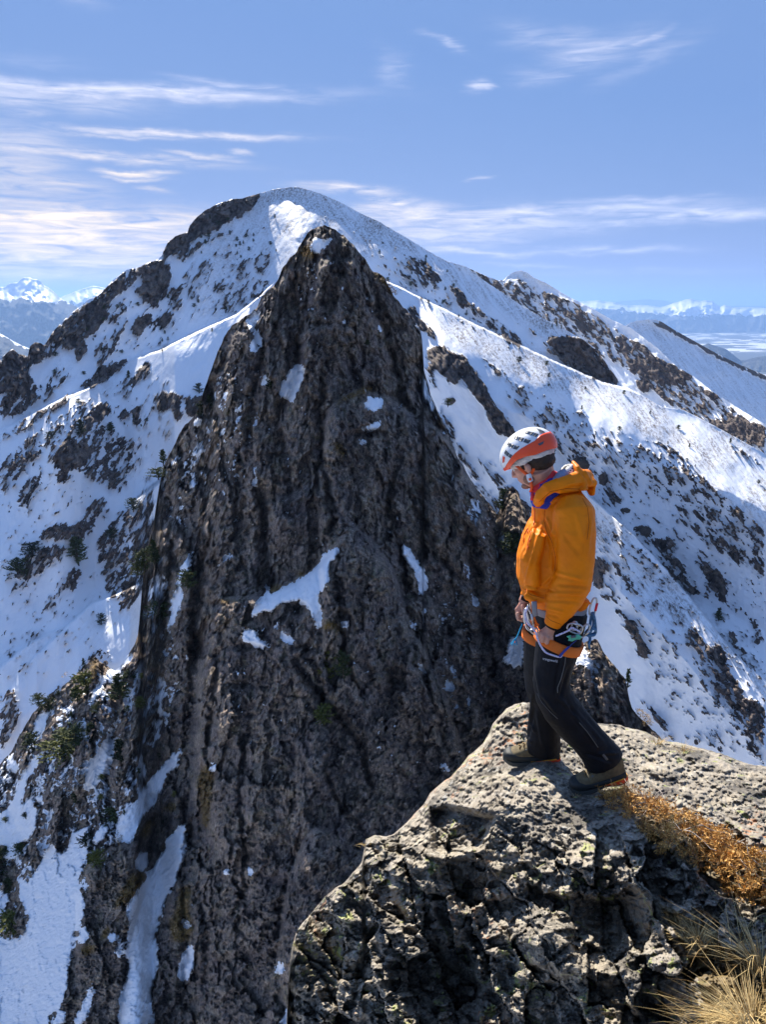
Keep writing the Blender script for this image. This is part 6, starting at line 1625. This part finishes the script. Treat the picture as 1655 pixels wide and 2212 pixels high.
def carabiner(c, ang, L, Wd, label, mat=MMET, gate=None, tiltz=0.0):
    """closed D of bar with its gate; lies in the picture plane"""
    cx = Vector((math.cos(ang), 0, -math.sin(ang))); cy = Vector((math.sin(ang), 0, math.cos(ang)))
    P = []
    for k in range(28):
        a = 2 * math.pi * k / 28
        r = Wd * (1.0 - .18 * math.sin(a))
        P.append(c + cx * (r * math.copysign(abs(math.cos(a)) ** .7, math.cos(a))) + cy * (L * math.copysign(abs(math.sin(a)) ** .8, math.sin(a))) + Vector((0, tiltz * math.sin(a), 0)))
    b = Buf(); rr = []
    for i, p in enumerate(P):
        t = (P[(i + 1) % 28] - P[i - 1]).normalized(); n1 = t.cross(Vector((0, 1, 0))).normalized(); n2 = Vector((0, 1, 0))
        rr.append([p + n1 * (.0042 * math.cos(q * math.pi / 4)) + n2 * (.0042 * math.sin(q * math.pi / 4)) for q in range(8)])
    rr.append(rr[0])
    b.ring_loft(rr, cap=False)
    root = empty('carabiner', c)
    tag(root, label, 'carabiner')
    o = link('frame', b.mesh('frame'), mat); o.parent = root; o.matrix_parent_inverse = Matrix.Translation(-c)
    b = Buf(); b.tube([(c + cx * Wd * .98 - cy * L * .45 + Vector((0, -.001, 0)), .0058, .0058), (c + cx * Wd * 1.0 + cy * L * .45 + Vector((0, -.001, 0)), .0058, .0058)], 10)
    g = link('gate_sleeve', b.mesh('gate_sleeve'), gate or mat); g.parent = root; g.matrix_parent_inverse = Matrix.Translation(-c)
    return root
yg = YB - .205
carabiner(at(1282, 1310, YB - .13), math.radians(8), .041, .013, 'slim silver carabiner at the back of the harness holding the blue cord', gate=MREDC)
carabiner(at(1242, 1357, yg), math.radians(-70), .034, .021, 'large silver carabiner lying across the thigh above the green belay device')
carabiner(at(1241, 1352, yg + .008), math.radians(5), .020, .012, 'small silver carabiner clipped through the big one')
carabiner(at(1262, 1362, YB - .165), math.radians(35), .034, .017, 'silver carabiner behind the belay device next to the knotted cord')
carabiner(at(1142, 1338, YB - .17), math.radians(-14), .052, .017, 'long silver carabiner in front of the waist between the two hands')
carabiner(at(1147, 1352, YB - .155), math.radians(-38), .046, .015, 'tilted silver carabiner with brown shade beside the leg loop', gate=MHARN)
# belay device
root = empty('belay_device', at(1240, 1377, yg - .008)); tag(root, 'green metal belay device hanging at the thigh', 'belay device')
b = Buf()
out = zt('Z2', [(868, 452), (905, 440), (935, 452), (975, 432), (1010, 450), (1002, 480), (960, 482), (925, 500), (885, 492), (893, 470)])
f0 = [at(u, v, yg - .014) for u, v in out]; f1 = [at(u, v, yg + .004) for u, v in out]
n_ = len(out)
b.v += [tuple(p) for p in f0 + f1]; b.f.append(tuple(range(n_))); b.f.append(tuple(range(2 * n_ - 1, n_ - 1, -1)))
for i in range(n_): b.f.append((i, i + n_, (i + 1) % n_ + n_, (i + 1) % n_))
o = link('plate', b.mesh('plate'), MGREEN, smooth=False); o.parent = root; o.matrix_parent_inverse = Matrix.Translation(-root.location)
mo = o.modifiers.new('b', 'BEVEL'); mo.width = .0025; mo.segments = 2
b = Buf(); b.tube([(at(1234, 1376, yg - .018), .006, .004), (at(1244, 1374, yg - .018), .006, .004)], 8)
o = link('rope_slot', b.mesh('rope_slot'), MDK); o.parent = root; o.matrix_parent_inverse = Matrix.Translation(-root.location)
cord('steel_wire', Zp('Z2', [(890, 560), (925, 520), (965, 488)], yg - .005), .0018, MSLB, None, None, parent=None)
w_ = bpy.data.objects['steel_wire']; w_.parent = root; w_.matrix_parent_inverse = Matrix.Translation(-root.location); w_.name = 'keeper_loop'
# lanyard in the left hand
cord('lanyard', Zp('Z2', [(512, 190), (490, 240), (505, 320), (550, 370), (588, 420), (606, 480), (636, 545), (680, 600), (740, 625), (815, 642), (838, 600), (880, 562)], YB - .215), .0042, MSLING, 'pale lilac lanyard looping below the left hand across the thigh', 'lanyard')
lb = cord('binding', Zp('Z2', [(806, 640), (850, 590), (895, 548)], YB - .218), .0056, MSLB, None, None)
lb.parent = bpy.data.objects['lanyard']
cord('sling', Zp('Z2', [(770, 450), (830, 425), (890, 398), (920, 372), (955, 388), (1000, 412)], YB - .212), .0042, MSLING, 'pale lilac sling running from the left fist to the carabiners', 'sling')
cord('sling', Zp('Z2', [(520, 165), (500, 210), (515, 280), (535, 345), (590, 385)], YB - .192), .0048, MMET, 'grey sling hanging behind the long silver carabiner', 'sling')
# blue cord, coiled and knotted
P = []
for (a_, c_) in ((1108, 235), (1095, 300), (1090, 360), (1078, 400), (1100, 430), (1135, 420), (1140, 390), (1100, 380), (1070, 395), (1050, 425), (1075, 445), (1125, 440), (1142, 405), (1138, 330), (1128, 270), (1116, 235), (1122, 300), (1120, 360), (1098, 400), (1085, 440), (1090, 480), (1078, 520), (1085, 560)):
    P.append((a_, c_, .012 * math.sin(len(P) * 1.7)))
cord('blue_cord', Zp('Z2', P, YB - .135), .0062, MROPE, 'coiled and knotted blue cord hanging at the back of the harness', 'cord', n=6)
# tassel by the right hand
root = empty('cord_tassel', at(1116, 1372, YB + .10)); tag(root, 'frayed turquoise tassel of cord below the right hand', 'tassel')
o = cord('cord_stem', Zp('Z2', [(462, 335), (440, 390), (420, 440), (405, 470)], YB + .10), .0030, MCYAN, None, None); o.parent = root; o.matrix_parent_inverse = Matrix.Translation(-root.location)
rnd = random.Random(5)
for k in range(12):
    a_ = rnd.uniform(-40, 20); 
    o = cord('strand', Zp('Z2', [(408, 462), (398 + a_ * .5, 490), (395 + a_ * 1.1, 515 + rnd.uniform(-8, 22), rnd.uniform(-.02, .02))], YB + .10), .0017, (MCYAN, MCYAN, MSTRAP)[k % 3 if k > 7 else 0], None, None, n=4)
    o.parent = root; o.matrix_parent_inverse = Matrix.Translation(-root.location)
# ------------------------------------------------------------------ pines on the slopes
def leaf_mat(name, a, b_, rough=.7, island=False):
    m, nt, b = new_mat(name)
    geo = N(nt, 'ShaderNodeObjectInfo')
    isl = N(nt, 'ShaderNodeNewGeometry') if island else None
    tcn = N(nt, 'ShaderNodeTexCoord')
    n = N(nt, 'ShaderNodeTexNoise', inp={'Scale': 9.0, 'Detail': 3.0})
    nt.links.new(tcn.outputs['Object'], n.inputs['Vector'])
    f = M_(nt, 'ADD', M_(nt, 'MULTIPLY', n.outputs[0], .7), M_(nt, 'MULTIPLY', isl.outputs['Random Per Island'] if island else geo.outputs['Random'], .4))
    c = ramp(nt, f, [(.35, a), (.75, b_)])
    nt.links.new(c, b.inputs['Base Color'])
    b.inputs['Roughness'].default_value = rough
    b.inputs['Specular IOR Level'].default_value = .2
    return m
MPINE = leaf_mat('pine_needles', (0.022, 0.034, 0.014), (0.085, 0.105, 0.034))
MPINEY = leaf_mat('yellow_green_needles', (0.06, 0.075, 0.016), (0.24, 0.23, 0.05))
MBARK = simple_mat('pine_bark', (0.085, 0.062, 0.045), .9, .2)
def crown_mesh(seed, bushy):
    r = np.random.RandomState(seed)
    v, f = [], []
    nb = 58 if not bushy else 66
    for i in range(nb):
        h = .06 + .92 * (i / nb) ** .9
        R0 = (.30 if not bushy else .46) * ((1 - h) ** .75 + .04) * (.65 + .6 * r.rand()) if not bushy else .48 * math.sqrt(max(.03, 1 - (h - .25) ** 2 / .62)) * (.5 + .6 * r.rand())
        az = r.rand() * 6.283
        d = np.array([math.cos(az), math.sin(az), .15 + .35 * r.rand()])
        for k in range(9 if not bushy else 11):
            t = (k + 1) / 9.5
            c = np.array([0, 0, h]) + d * R0 * t + r.normal(size=3) * .018
            s = .042 + .030 * r.rand()
            for q in range(3):
                a = r.normal(size=3); a /= np.linalg.norm(a)
                b = np.cross(a, r.normal(size=3)); b /= np.linalg.norm(b)
                a = a * .6 + d * .5
                n0 = len(v)
                v += [c - b * s * .38, c + a * s * 1.5, c + b * s * .38, c - a * s * .4]
                f.append((n0, n0 + 1, n0 + 2, n0 + 3))
    return mesh_np('crown', np.array(v), np.array(f))
def trunk_mesh(seed):
    r = random.Random(seed)
    b = Buf(); b.tube([(Vector((0, 0, -.12)), .035, .035), (Vector((r.uniform(-.02, .02), 0, .3)), .026, .026), (Vector((r.uniform(-.03, .03), r.uniform(-.02, .02), .65)), .015, .015), (Vector((0, 0, .93)), .005, .005)], 7)
    return b.mesh('trunk')
CR = {}
for k_ in range(6):
    CR[('t', k_)] = (crown_mesh(20 + k_, False), trunk_mesh(k_))
    CR[('b', k_)] = (crown_mesh(40 + k_, True), trunk_mesh(k_ + 9))
for (k_, _i), (cm_, tm_) in CR.items():
    cm_.materials.append(MPINE); tm_.materials.append(MBARK)
CRY = {}
for k_ in range(3):
    m_ = crown_mesh(70 + k_, True); m_.materials.append(MPINEY); CRY[k_] = m_
def ground(fn, u, v):
    D, a = fn(np.array([[float(u)]]), np.array([[float(v)]]))
    return at(u, v, float(D[0, 0])), float(D[0, 0])
prng = random.Random(11)
def pine(u, v, h, fn, label, group=None, wide=1.0, kind='t', yellow=False, name='pine_tree', cat='pine tree', crown_only=False):
    p, D = ground(fn, u, v)
    y = float(ray(u, v)[1])
    H = h * D / y / FPX * 1.08
    kk = prng.randrange(6)
    cm_, tm_ = CR[(kind, kk)]
    if yellow: cm_ = CRY[kk % 3]
    root = empty(name, p, prng.uniform(0, 6.28))
    root.scale = (H * wide, H * wide, H)
    tag(root, label, cat, group)
    c = bpy.data.objects.new('crown', cm_); COL.objects.link(c); c.parent = root
    t = bpy.data.objects.new('trunk', tm_); COL.objects.link(t); t.parent = root
    return root
DMf, DPf = D_main, D_P
for (u, v, h, fn, lab, wide, kind, yel) in [
    (168, 1216, 54, DMf, 'tall dark pine with a wide foot on the left snow slope below the rock band', 1.5, 't', 0),
    (72, 1203, 30, DMf, 'small round pine left of the tall dark pine', 1.4, 'b', 0), (44, 1250, 42, DMf, 'ragged pine on the lower left end of the rock band', 1.2, 'b', 0),
    (175, 940, 32, DMf, 'upright pine at the top of the rocky patch on the left slope', 1.2, 't', 0), (241, 933, 20, DMf, 'little pine with a spreading base right of the rocky patch', 1.5, 't', 0),
    (112, 948, 15, DMf, 'lone leaning pine on the sunlit snow at the far left', 1.6, 'b', 0), (342, 1034, 22, DPf, 'low spreading pine on the edge of the tower above the sunlit snow', 1.9, 'b', 0),
    (353, 1003, 30, DPf, 'narrow pine on the upper left edge of the tower', 1.1, 't', 0), (288, 1103, 25, DMf, 'single round pine on the small sunlit snow spur', 1.3, 'b', 0),
    (241, 1163, 19, DMf, 'pine with bare twigs at the foot of the small snow spur', 1.6, 'b', 0), (220, 1350, 24, DMf, 'lone pine casting a shadow on the large sunlit snow field', .9, 'b', 0),
    (182, 1443, 22, DPf, 'thin pine on the rock edge under the sunlit snow field', .8, 't', 0), (349, 1338, 38, DPf, 'round green pine beside the narrow snow gully', 1.6, 'b', 0),
    (405, 1272, 38, DPf, 'dark pine right of the narrow snow gully', 1.1, 'b', 0), (188, 1499, 44, DPf, 'bright green pine on the rocks at the left, taller of the pair', 1.3, 't', 1),
    (168, 1516, 36, DPf, 'dark green pine on the rocks at the left, lower of the pair', 1.3, 't', 0), (260, 1513, 58, DPf, 'large open pine with snow behind it left of the tower foot', 1.3, 't', 0),
    (281, 1474, 26, DPf, 'small olive pine above the large open pine', 1.3, 'b', 0), (147, 1635, 50, DPf, 'broad yellow-green pine bush on the lower left rocks', 2.0, 'b', 1), (165, 1612, 44, DPf, 'dark pine just above the broad yellow-green bush', 1.7, 'b', 0),
    (70, 1618, 34, DPf, 'dull green pine on the outermost left rib', 1.4, 'b', 0), (84, 1524, 25, DPf, 'dark pine on the crest of the left rib', 1.3, 'b', 0), (106, 1534, 27, DPf, 'darker pine right beside the one on the rib crest', 1.4, 'b', 0),
    (199, 1604, 46, DPf, 'dark slender pine at the head of the snow tongue', 1.0, 't', 0), (260, 1648, 54, DPf, 'tall dark pine on the right side of the snow tongue', 1.1, 't', 0), (304, 1530, 24, DPf, 'olive bush on the tower foot', 1.0, 'b', 1),
    (209, 1540, 18, DPf, 'small dark bush between the left rocks', 1.3, 'b', 0), (314, 1230, 42, DPf, 'dark pine on the steep left edge of the tower', 1.2, 'b', 0), (335, 1220, 52, DPf, 'tallest dark pine on the steep left edge of the tower', .9, 't', 0),
    (298, 1245, 30, DPf, 'olive pine just left of the dark edge pines', 1.2, 'b', 1), (167, 1733, 40, DPf, 'upright green pine between two snow tongues low on the left', 1.0, 't', 0), (245, 1772, 28, DPf, 'glossy green pine bush beside the long snow gully', 1.9, 'b', 0),
    (186, 1828, 26, DPf, 'dark pine at the foot of the snow tongue', 1.2, 'b', 0), (48, 1846, 28, DPf, 'pine at the left above the big snow field', 1.4, 'b', 0), (5, 1884, 52, DPf, 'dark pine cut by the left edge of the picture', 1.1, 'b', 0),
    (26, 2006, 34, DPf, 'olive bush on the rock island in the big snow field', 2.0, 'b', 1), (212, 1866, 28, DPf, 'low olive bush on the rocks above the big snow field', 1.6, 'b', 1), (20, 1925, 26, DPf, 'small pine just below the one at the left edge', 1.2, 'b', 0),
    (582, 842, 32, DPf, 'dark pine on the snowy ledge high on the tower left side', .9, 't', 0), (560, 787, 36, DPf, 'pine hanging under the upper snow patch of the tower', 1.0, 'b', 0), (440, 900, 30, DPf, 'dark pine on the left shoulder of the tower', 1.1, 'b', 0), (452, 880, 26, DPf, 'second pine on the left shoulder, a little higher', 1.0, 't', 0),
    (1086, 1106, 48, DPf, 'dense green pine on the tower edge just left of the climber face', 1.25, 't', 0), (1106, 1200, 46, DPf, 'dark pine below the one beside the climber face', 1.3, 'b', 0),
    (968, 878, 16, DPf, 'tiny pine on the right edge of the tower above the snow gully', 1.3, 'b', 0), (792, 746, 10, DPf, 'tiny bush on the upper face of the tower', 1.4, 'b', 0),
    (722, 1480, 74, DPf, 'yellow-green pine growing in the crack of the tower face', .75, 'b', 1), (700, 1562, 36, DPf, 'yellow-green pine bush below the crack pine on the tower face', 1.3, 'b', 1), (742, 1468, 58, DPf, 'dull olive pine close behind the crack pine', .6, 'b', 0),
    (1552, 1341, 28, DMf, 'lone dark pine on the shaded snow at the right', .95, 't', 0), (1355, 1489, 46, DPf, 'slim dark pine on the outcrop behind the climber', .62, 't', 0), (1578, 957, 10, DMf, 'small pine on the scoured ridge at the right edge', 1.2, 't', 0),
    (1122, 783, 11, DMf, 'small bush in the middle of the scoured snow ridge', 1.3, 'b', 0), (1257, 885, 9, DMf, 'small pine on the near edge of the scoured ridge', 1.0, 't', 0), (1193, 707, 8, DMf, 'left one of three tiny pines on the upper crest', .8, 't', 0), (1203, 705, 8, DMf, 'middle one of three tiny pines on the upper crest', .8, 't', 0), (1213, 711, 8, DMf, 'right one of three tiny pines on the upper crest', .8, 't', 0),
    (220, 760, 15, DMf, 'small pine in the upper left snow bowl', 1.1, 't', 0), (278, 817, 15, DMf, 'pine on the near side of the sunlit left crest', 1.1, 't', 0), (237, 929, 12, DMf, 'tiny pine under the little spreading one', 1.3, 'b', 0), (430, 850, 20, DMf, 'dark pine at the tower edge beside the snow bowl', 1.0, 'b', 0)]:
    pine(u, v, h, fn, lab, 'pines on the mountain', wide, kind, bool(yel))
for (n_, box, lab, grp, fn) in [
    (26, (430, 470, 600, 560), 'tiny dark shrub dotted on the snow below the summit', 'tiny shrubs below the summit', DMf), (22, (180, 640, 520, 760), 'tiny dark pine dotted in the upper left snow bowl', 'tiny pines in the upper left bowl', DMf),
    (20, (800, 540, 1010, 690), 'tiny dark pine dotted on the upper right slope', 'tiny pines on the upper right slope', DMf), (24, (1100, 740, 1640, 1060), 'tiny dark shrub dotted on the scoured right ridge', 'tiny shrubs on the right ridge', DMf),
    (18, (60, 760, 330, 960), 'tiny pine among the rocks at the far left', 'tiny pines at the far left', DMf), (16, (0, 1460, 380, 1780), 'small olive bush on the rocks of the left flank', 'small bushes on the left flank', DPf)]:
    k_ = 0; tries = 0
    while k_ < n_ and tries < 400:
        tries += 1
        u = prng.uniform(box[0], box[2]); v = prng.uniform(box[1], box[3])
        Tf = T_M if fn is DMf else T_P
        if v < float(Tf(u)) + 14: continue
        if fn is DMf and v > float(T_P(u)) - 8: continue
        pine(u, v, prng.uniform(5, 9) if fn is DMf else prng.uniform(9, 15), fn, lab, grp, prng.uniform(.9, 1.5), 'b' if prng.random() < .5 else 't', fn is DPf and prng.random() < .5)
        k_ += 1

# ------------------------------------------------------------------ boulders lying in the snow
MBOULD = terrain_mat('boulder_rock', .5, ROCK_FAR, bump=.6, lichen=1.6)
def boulder(u, v, w, h, label, seed):
    p, D = ground(DMf, u, v)
    sc_ = D / float(ray(u, v)[1]) / FPX
    import bmesh
    bm = bmesh.new(); bmesh.ops.create_icosphere(bm, subdivisions=4, radius=1.0)
    co = np.array([x.co[:] for x in bm.verts])
    c1_, _ = cells(co[:, 0] * 1.2 + seed, co[:, 1] * 1.2, co[:, 2] * 1.2, seed)
    n = 1 + .16 * c1_ + .12 * fbm(co[:, 0] * 2 + seed, co[:, 1] * 2, co[:, 2] * 2, 4)
    for x, k in zip(bm.verts, n): x.co = x.co * float(k)
    for x in bm.verts: x.co = Vector((x.co.x * w / 2 * sc_, x.co.y * w / 2 * sc_ * .8, x.co.z * h / 2 * sc_))
    me = bpy.data.meshes.new('boulder'); bm.to_mesh(me); bm.free()
    at_ = me.attributes.new('rock', 'FLOAT', 'POINT'); at_.data.foreach_set('value', np.ones(len(me.vertices), np.float32))
    o = link('boulder', me, MBOULD); o.location = p
    tag(o, label, 'boulder')
boulder(1258, 1001, 42, 28, 'wide lichened boulder in the snow just right of the climber hood', 3)
boulder(1304, 1035, 21, 27, 'upright rounded boulder right of the wide one near the climber', 5)
boulder(1352, 1102, 20, 11, 'low flat boulder farther down the snow slope', 7)
boulder(1394, 1147, 22, 21, 'angular boulder above the dark rock patch on the right slope', 9)
boulder(1375, 1143, 14, 12, 'small boulder touching the angular one', 12)
boulder(1505, 1603, 11, 11, 'single dark boulder in the snow above the summit block edge', 15)
boulder(978, 866, 17, 13, 'small boulder in the snow gully beside the tower', 17)

# ------------------------------------------------------------------ dry grass
def blades(name, base, n_list, mat, parent=None):
    """ribbons: (root, direction, length, width, bend)"""
    v, f = [], []
    for (p, d, L, w, bend) in n_list:
        s = np.cross(d, bend); ns = np.linalg.norm(s); s = s / ns if ns > 1e-6 else np.array([1., 0, 0])
        n0 = len(v); K = 4
        for k in range(K + 1):
            t = k / K
            c = p + d * (L * t) + bend * (L * t * t)
            ww = w * (1 - t) ** .7
            v += [c - s * ww, c + s * ww]
        for k in range(K): f.append((n0 + 2 * k, n0 + 2 * k + 1, n0 + 2 * k + 3, n0 + 2 * k + 2))
    return link(name, mesh_np(name, np.array(v), np.array(f)), mat, parent)
MGRASS = leaf_mat('dry_grass_straw', (0.26, 0.15, 0.045), (0.72, 0.55, 0.26), .6, True)
MGRASSD = leaf_mat('golden_dead_grass', (0.14, 0.085, 0.025), (0.48, 0.31, 0.10), .7, True)
r = np.random.RandomState(3)
def tuft(cu, cv, n, L0, L1, spread, label, lean=(0, 0, 0), w=.0013, rad=26):
    lst = []
    for i in range(n):
        a = r.rand() * 6.283; q = abs(r.normal()) * rad * .6
        p = rock_pt(cu + math.cos(a) * q, cv + math.sin(a) * q * .7)
        d = np.array([math.cos(a) * spread * r.rand() + r.normal() * .16, math.sin(a) * spread * r.rand() * .8 + r.normal() * .16, 1.0]) + np.array(lean)
        d /= np.linalg.norm(d)
        b = np.array([math.cos(a) + r.normal() * .5, math.sin(a) + r.normal() * .5, -.6 - .4 * r.rand()]) * (.25 + .35 * r.rand())
        lst.append((np.array(p) - np.array([0, 0, .01]), d, L0 + (L1 - L0) * r.rand(), w * (.6 + .8 * r.rand()), b))
    o = blades('grass_tuft', None, lst, MGRASS)
    tag(o, label, 'grass tuft')
def r6(a, c): return zt('R6', [(a, c)])[0]
tuft(*r6(1500, 2200), 900, .06, .17, 1.2, 'large straw-coloured grass tuft in the bottom right corner', w=.0009, rad=95, lean=(-.25, .1, 0))
tuft(*r6(1180, 1560), 420, .05, .13, 1.0, 'smaller tangled grass tuft above the large straw one', w=.0010, rad=30)
tuft(*r6(1000, 1420), 260, .03, .09, 1.1, 'flattened brown grass tuft running up the crack', w=.0010, rad=30)
tuft(*r6(820, 1270), 160, .02, .06, 1.0, 'low grass tuft at the upper end of the crack', w=.0009, rad=20)
tuft(*r6(1560, 1700), 260, .08, .2, .8, 'wispy grass tuft at the right edge over the large tuft', w=.0011, rad=30)
tuft(*r6(1380, 1480), 14, .12, .24, .5, 'a few single tall stalks with seed heads', w=.0010, rad=24)
tuft(1420, 1606, 70, .03, .10, .9, 'thin golden grass tuft on the far edge of the block', w=.0012, rad=12)
tuft(1475, 1622, 60, .03, .10, .9, 'thin grass tuft farther right on the far edge of the block', w=.0012, rad=14)
tuft(1245, 1716, 60, .015, .04, 1.0, 'tiny grass tuft at the toe of the near boot', w=.0009, rad=12)
tuft(792, 1822, 60, .01, .03, 1.0, 'tiny orange tuft on the left corner of the block', w=.0010, rad=10)
# golden grass and moss in the ledges of the tower: nobody could count it
jj, ii = np.where(GS_ > .45)
lst = []
sel = r.choice(len(jj), 6500)
uu = gu[ii[sel]] + r.uniform(-2, 2, len(sel)); vv = gv[jj[sel]] + r.uniform(-2, 2, len(sel))
PPs = many(lambda a, c: D_P(a, c), uu[None, :], vv[None, :])[0]
for p in PPs:
    d = np.array([r.normal() * .4, -.5 + r.normal() * .3, .55 + .5 * r.rand()]); d /= np.linalg.norm(d)
    lst.append((p, d, .12 + .32 * r.rand(), .018 + .02 * r.rand(), np.array([r.normal() * .2, -.25, -.55])))
tag(blades('dry_grass', None, lst, MGRASSD), kind='stuff')

# ------------------------------------------------------------------ the rust-coloured juniper mat
MJUN = leaf_mat('rust_juniper_needles', (0.17, 0.075, 0.018), (0.80, 0.46, 0.14), .6, True)
MTWIG = simple_mat('pale_twig', (0.34, 0.30, 0.26), .8, .2)
jroot = empty('juniper_shrub', rock_pt(1500, 1860))
tag(jroot, 'low rust-orange juniper mat spreading over the right side of the block', 'juniper shrub')
jpoly = zt('R6', [(100, 150), (350, 110), (520, 190), (700, 260), (860, 340), (1050, 400), (1300, 560), (1613, 740), (1800, 860), (1800, 1200), (1613, 1120), (1300, 1050), (1100, 900), (880, 730), (660, 650), (520, 480), (350, 330), (150, 250)])
xs = [p[0] for p in jpoly]; ys = [p[1] for p in jpoly]
v, f = [], []
cnt = 0
cand_u = r.uniform(min(xs), max(xs), 9000); cand_v = r.uniform(min(ys), max(ys), 9000)
ok = inpoly(cand_u, cand_v, jpoly)
cu2, cv2 = cand_u[ok], cand_v[ok]
dens = fbm(cu2 / 22, cv2 / 18, cu2 * 0 + 3, 3)
keep = dens > -.02 + .2 * r.rand(len(cu2))
cu2, cv2 = cu2[keep][:1350], cv2[keep][:1350]
base = many(lambda a, c: D_F(a, c), cu2[None, :], cv2[None, :])[0]
hump = np.clip(dist_to(cu2, cv2, jpoly + jpoly[:1]) / 26, .15, 1)
for (p, hgt) in zip(base, hump):
    c = p + np.array([r.normal() * .01, -.01, hgt * (.008 + .10 * r.rand() ** 1.3)])
    ax = np.array([r.normal() * .8 - .3, r.normal() * .8 - .35, .35 + .5 * r.rand()]); ax /= np.linalg.norm(ax)
    L = .026 + .026 * r.rand()
    for k in range(15):
        t = k / 14
        o = c + ax * (L * t)
        q = r.normal(size=3); q -= ax * q.dot(ax); q /= np.linalg.norm(q)
        d = q * .8 + ax * .75; d /= np.linalg.norm(d)
        s = np.cross(d, r.normal(size=3)); s /= np.linalg.norm(s)
        l_, w_ = .014 + .008 * r.rand(), .0016
        n0 = len(v)
        v += [o - s * w_, o + d * l_ * .5 - s * w_ * 1.1, o + d * l_, o + d * l_ * .5 + s * w_ * 1.1]
        f.append((n0, n0 + 1, n0 + 2, n0 + 3))
o = link('foliage', mesh_np('foliage', np.array(v), np.array(f)), MJUN)
o.parent = jroot; o.matrix_parent_inverse = Matrix.Translation(-jroot.location); tag(o, kind='stuff')
for k in range(34):
    i0 = r.randint(len(base))
    p = Vector(base[i0]) + Vector((0, 0, .02))
    d = Vector((.55 + r.normal() * .4, -.25 + r.normal() * .4, .1 + r.normal() * .12)).normalized()
    pts = []; q = p.copy()
    for s_ in range(6):
        pts.append((q.copy() + Vector((0, 0, .018 * math.sin(s_))), .0030 - .0004 * s_, .0030 - .0004 * s_)); q = q + d * .035; d = (d + Vector((r.normal() * .28, r.normal() * .28, r.normal() * .2))).normalized()
    b = Buf(); b.tube(pts, 6)
    o = link('branch', b.mesh('branch'), MTWIG); o.parent = jroot; o.matrix_parent_inverse = Matrix.Translation(-jroot.location)
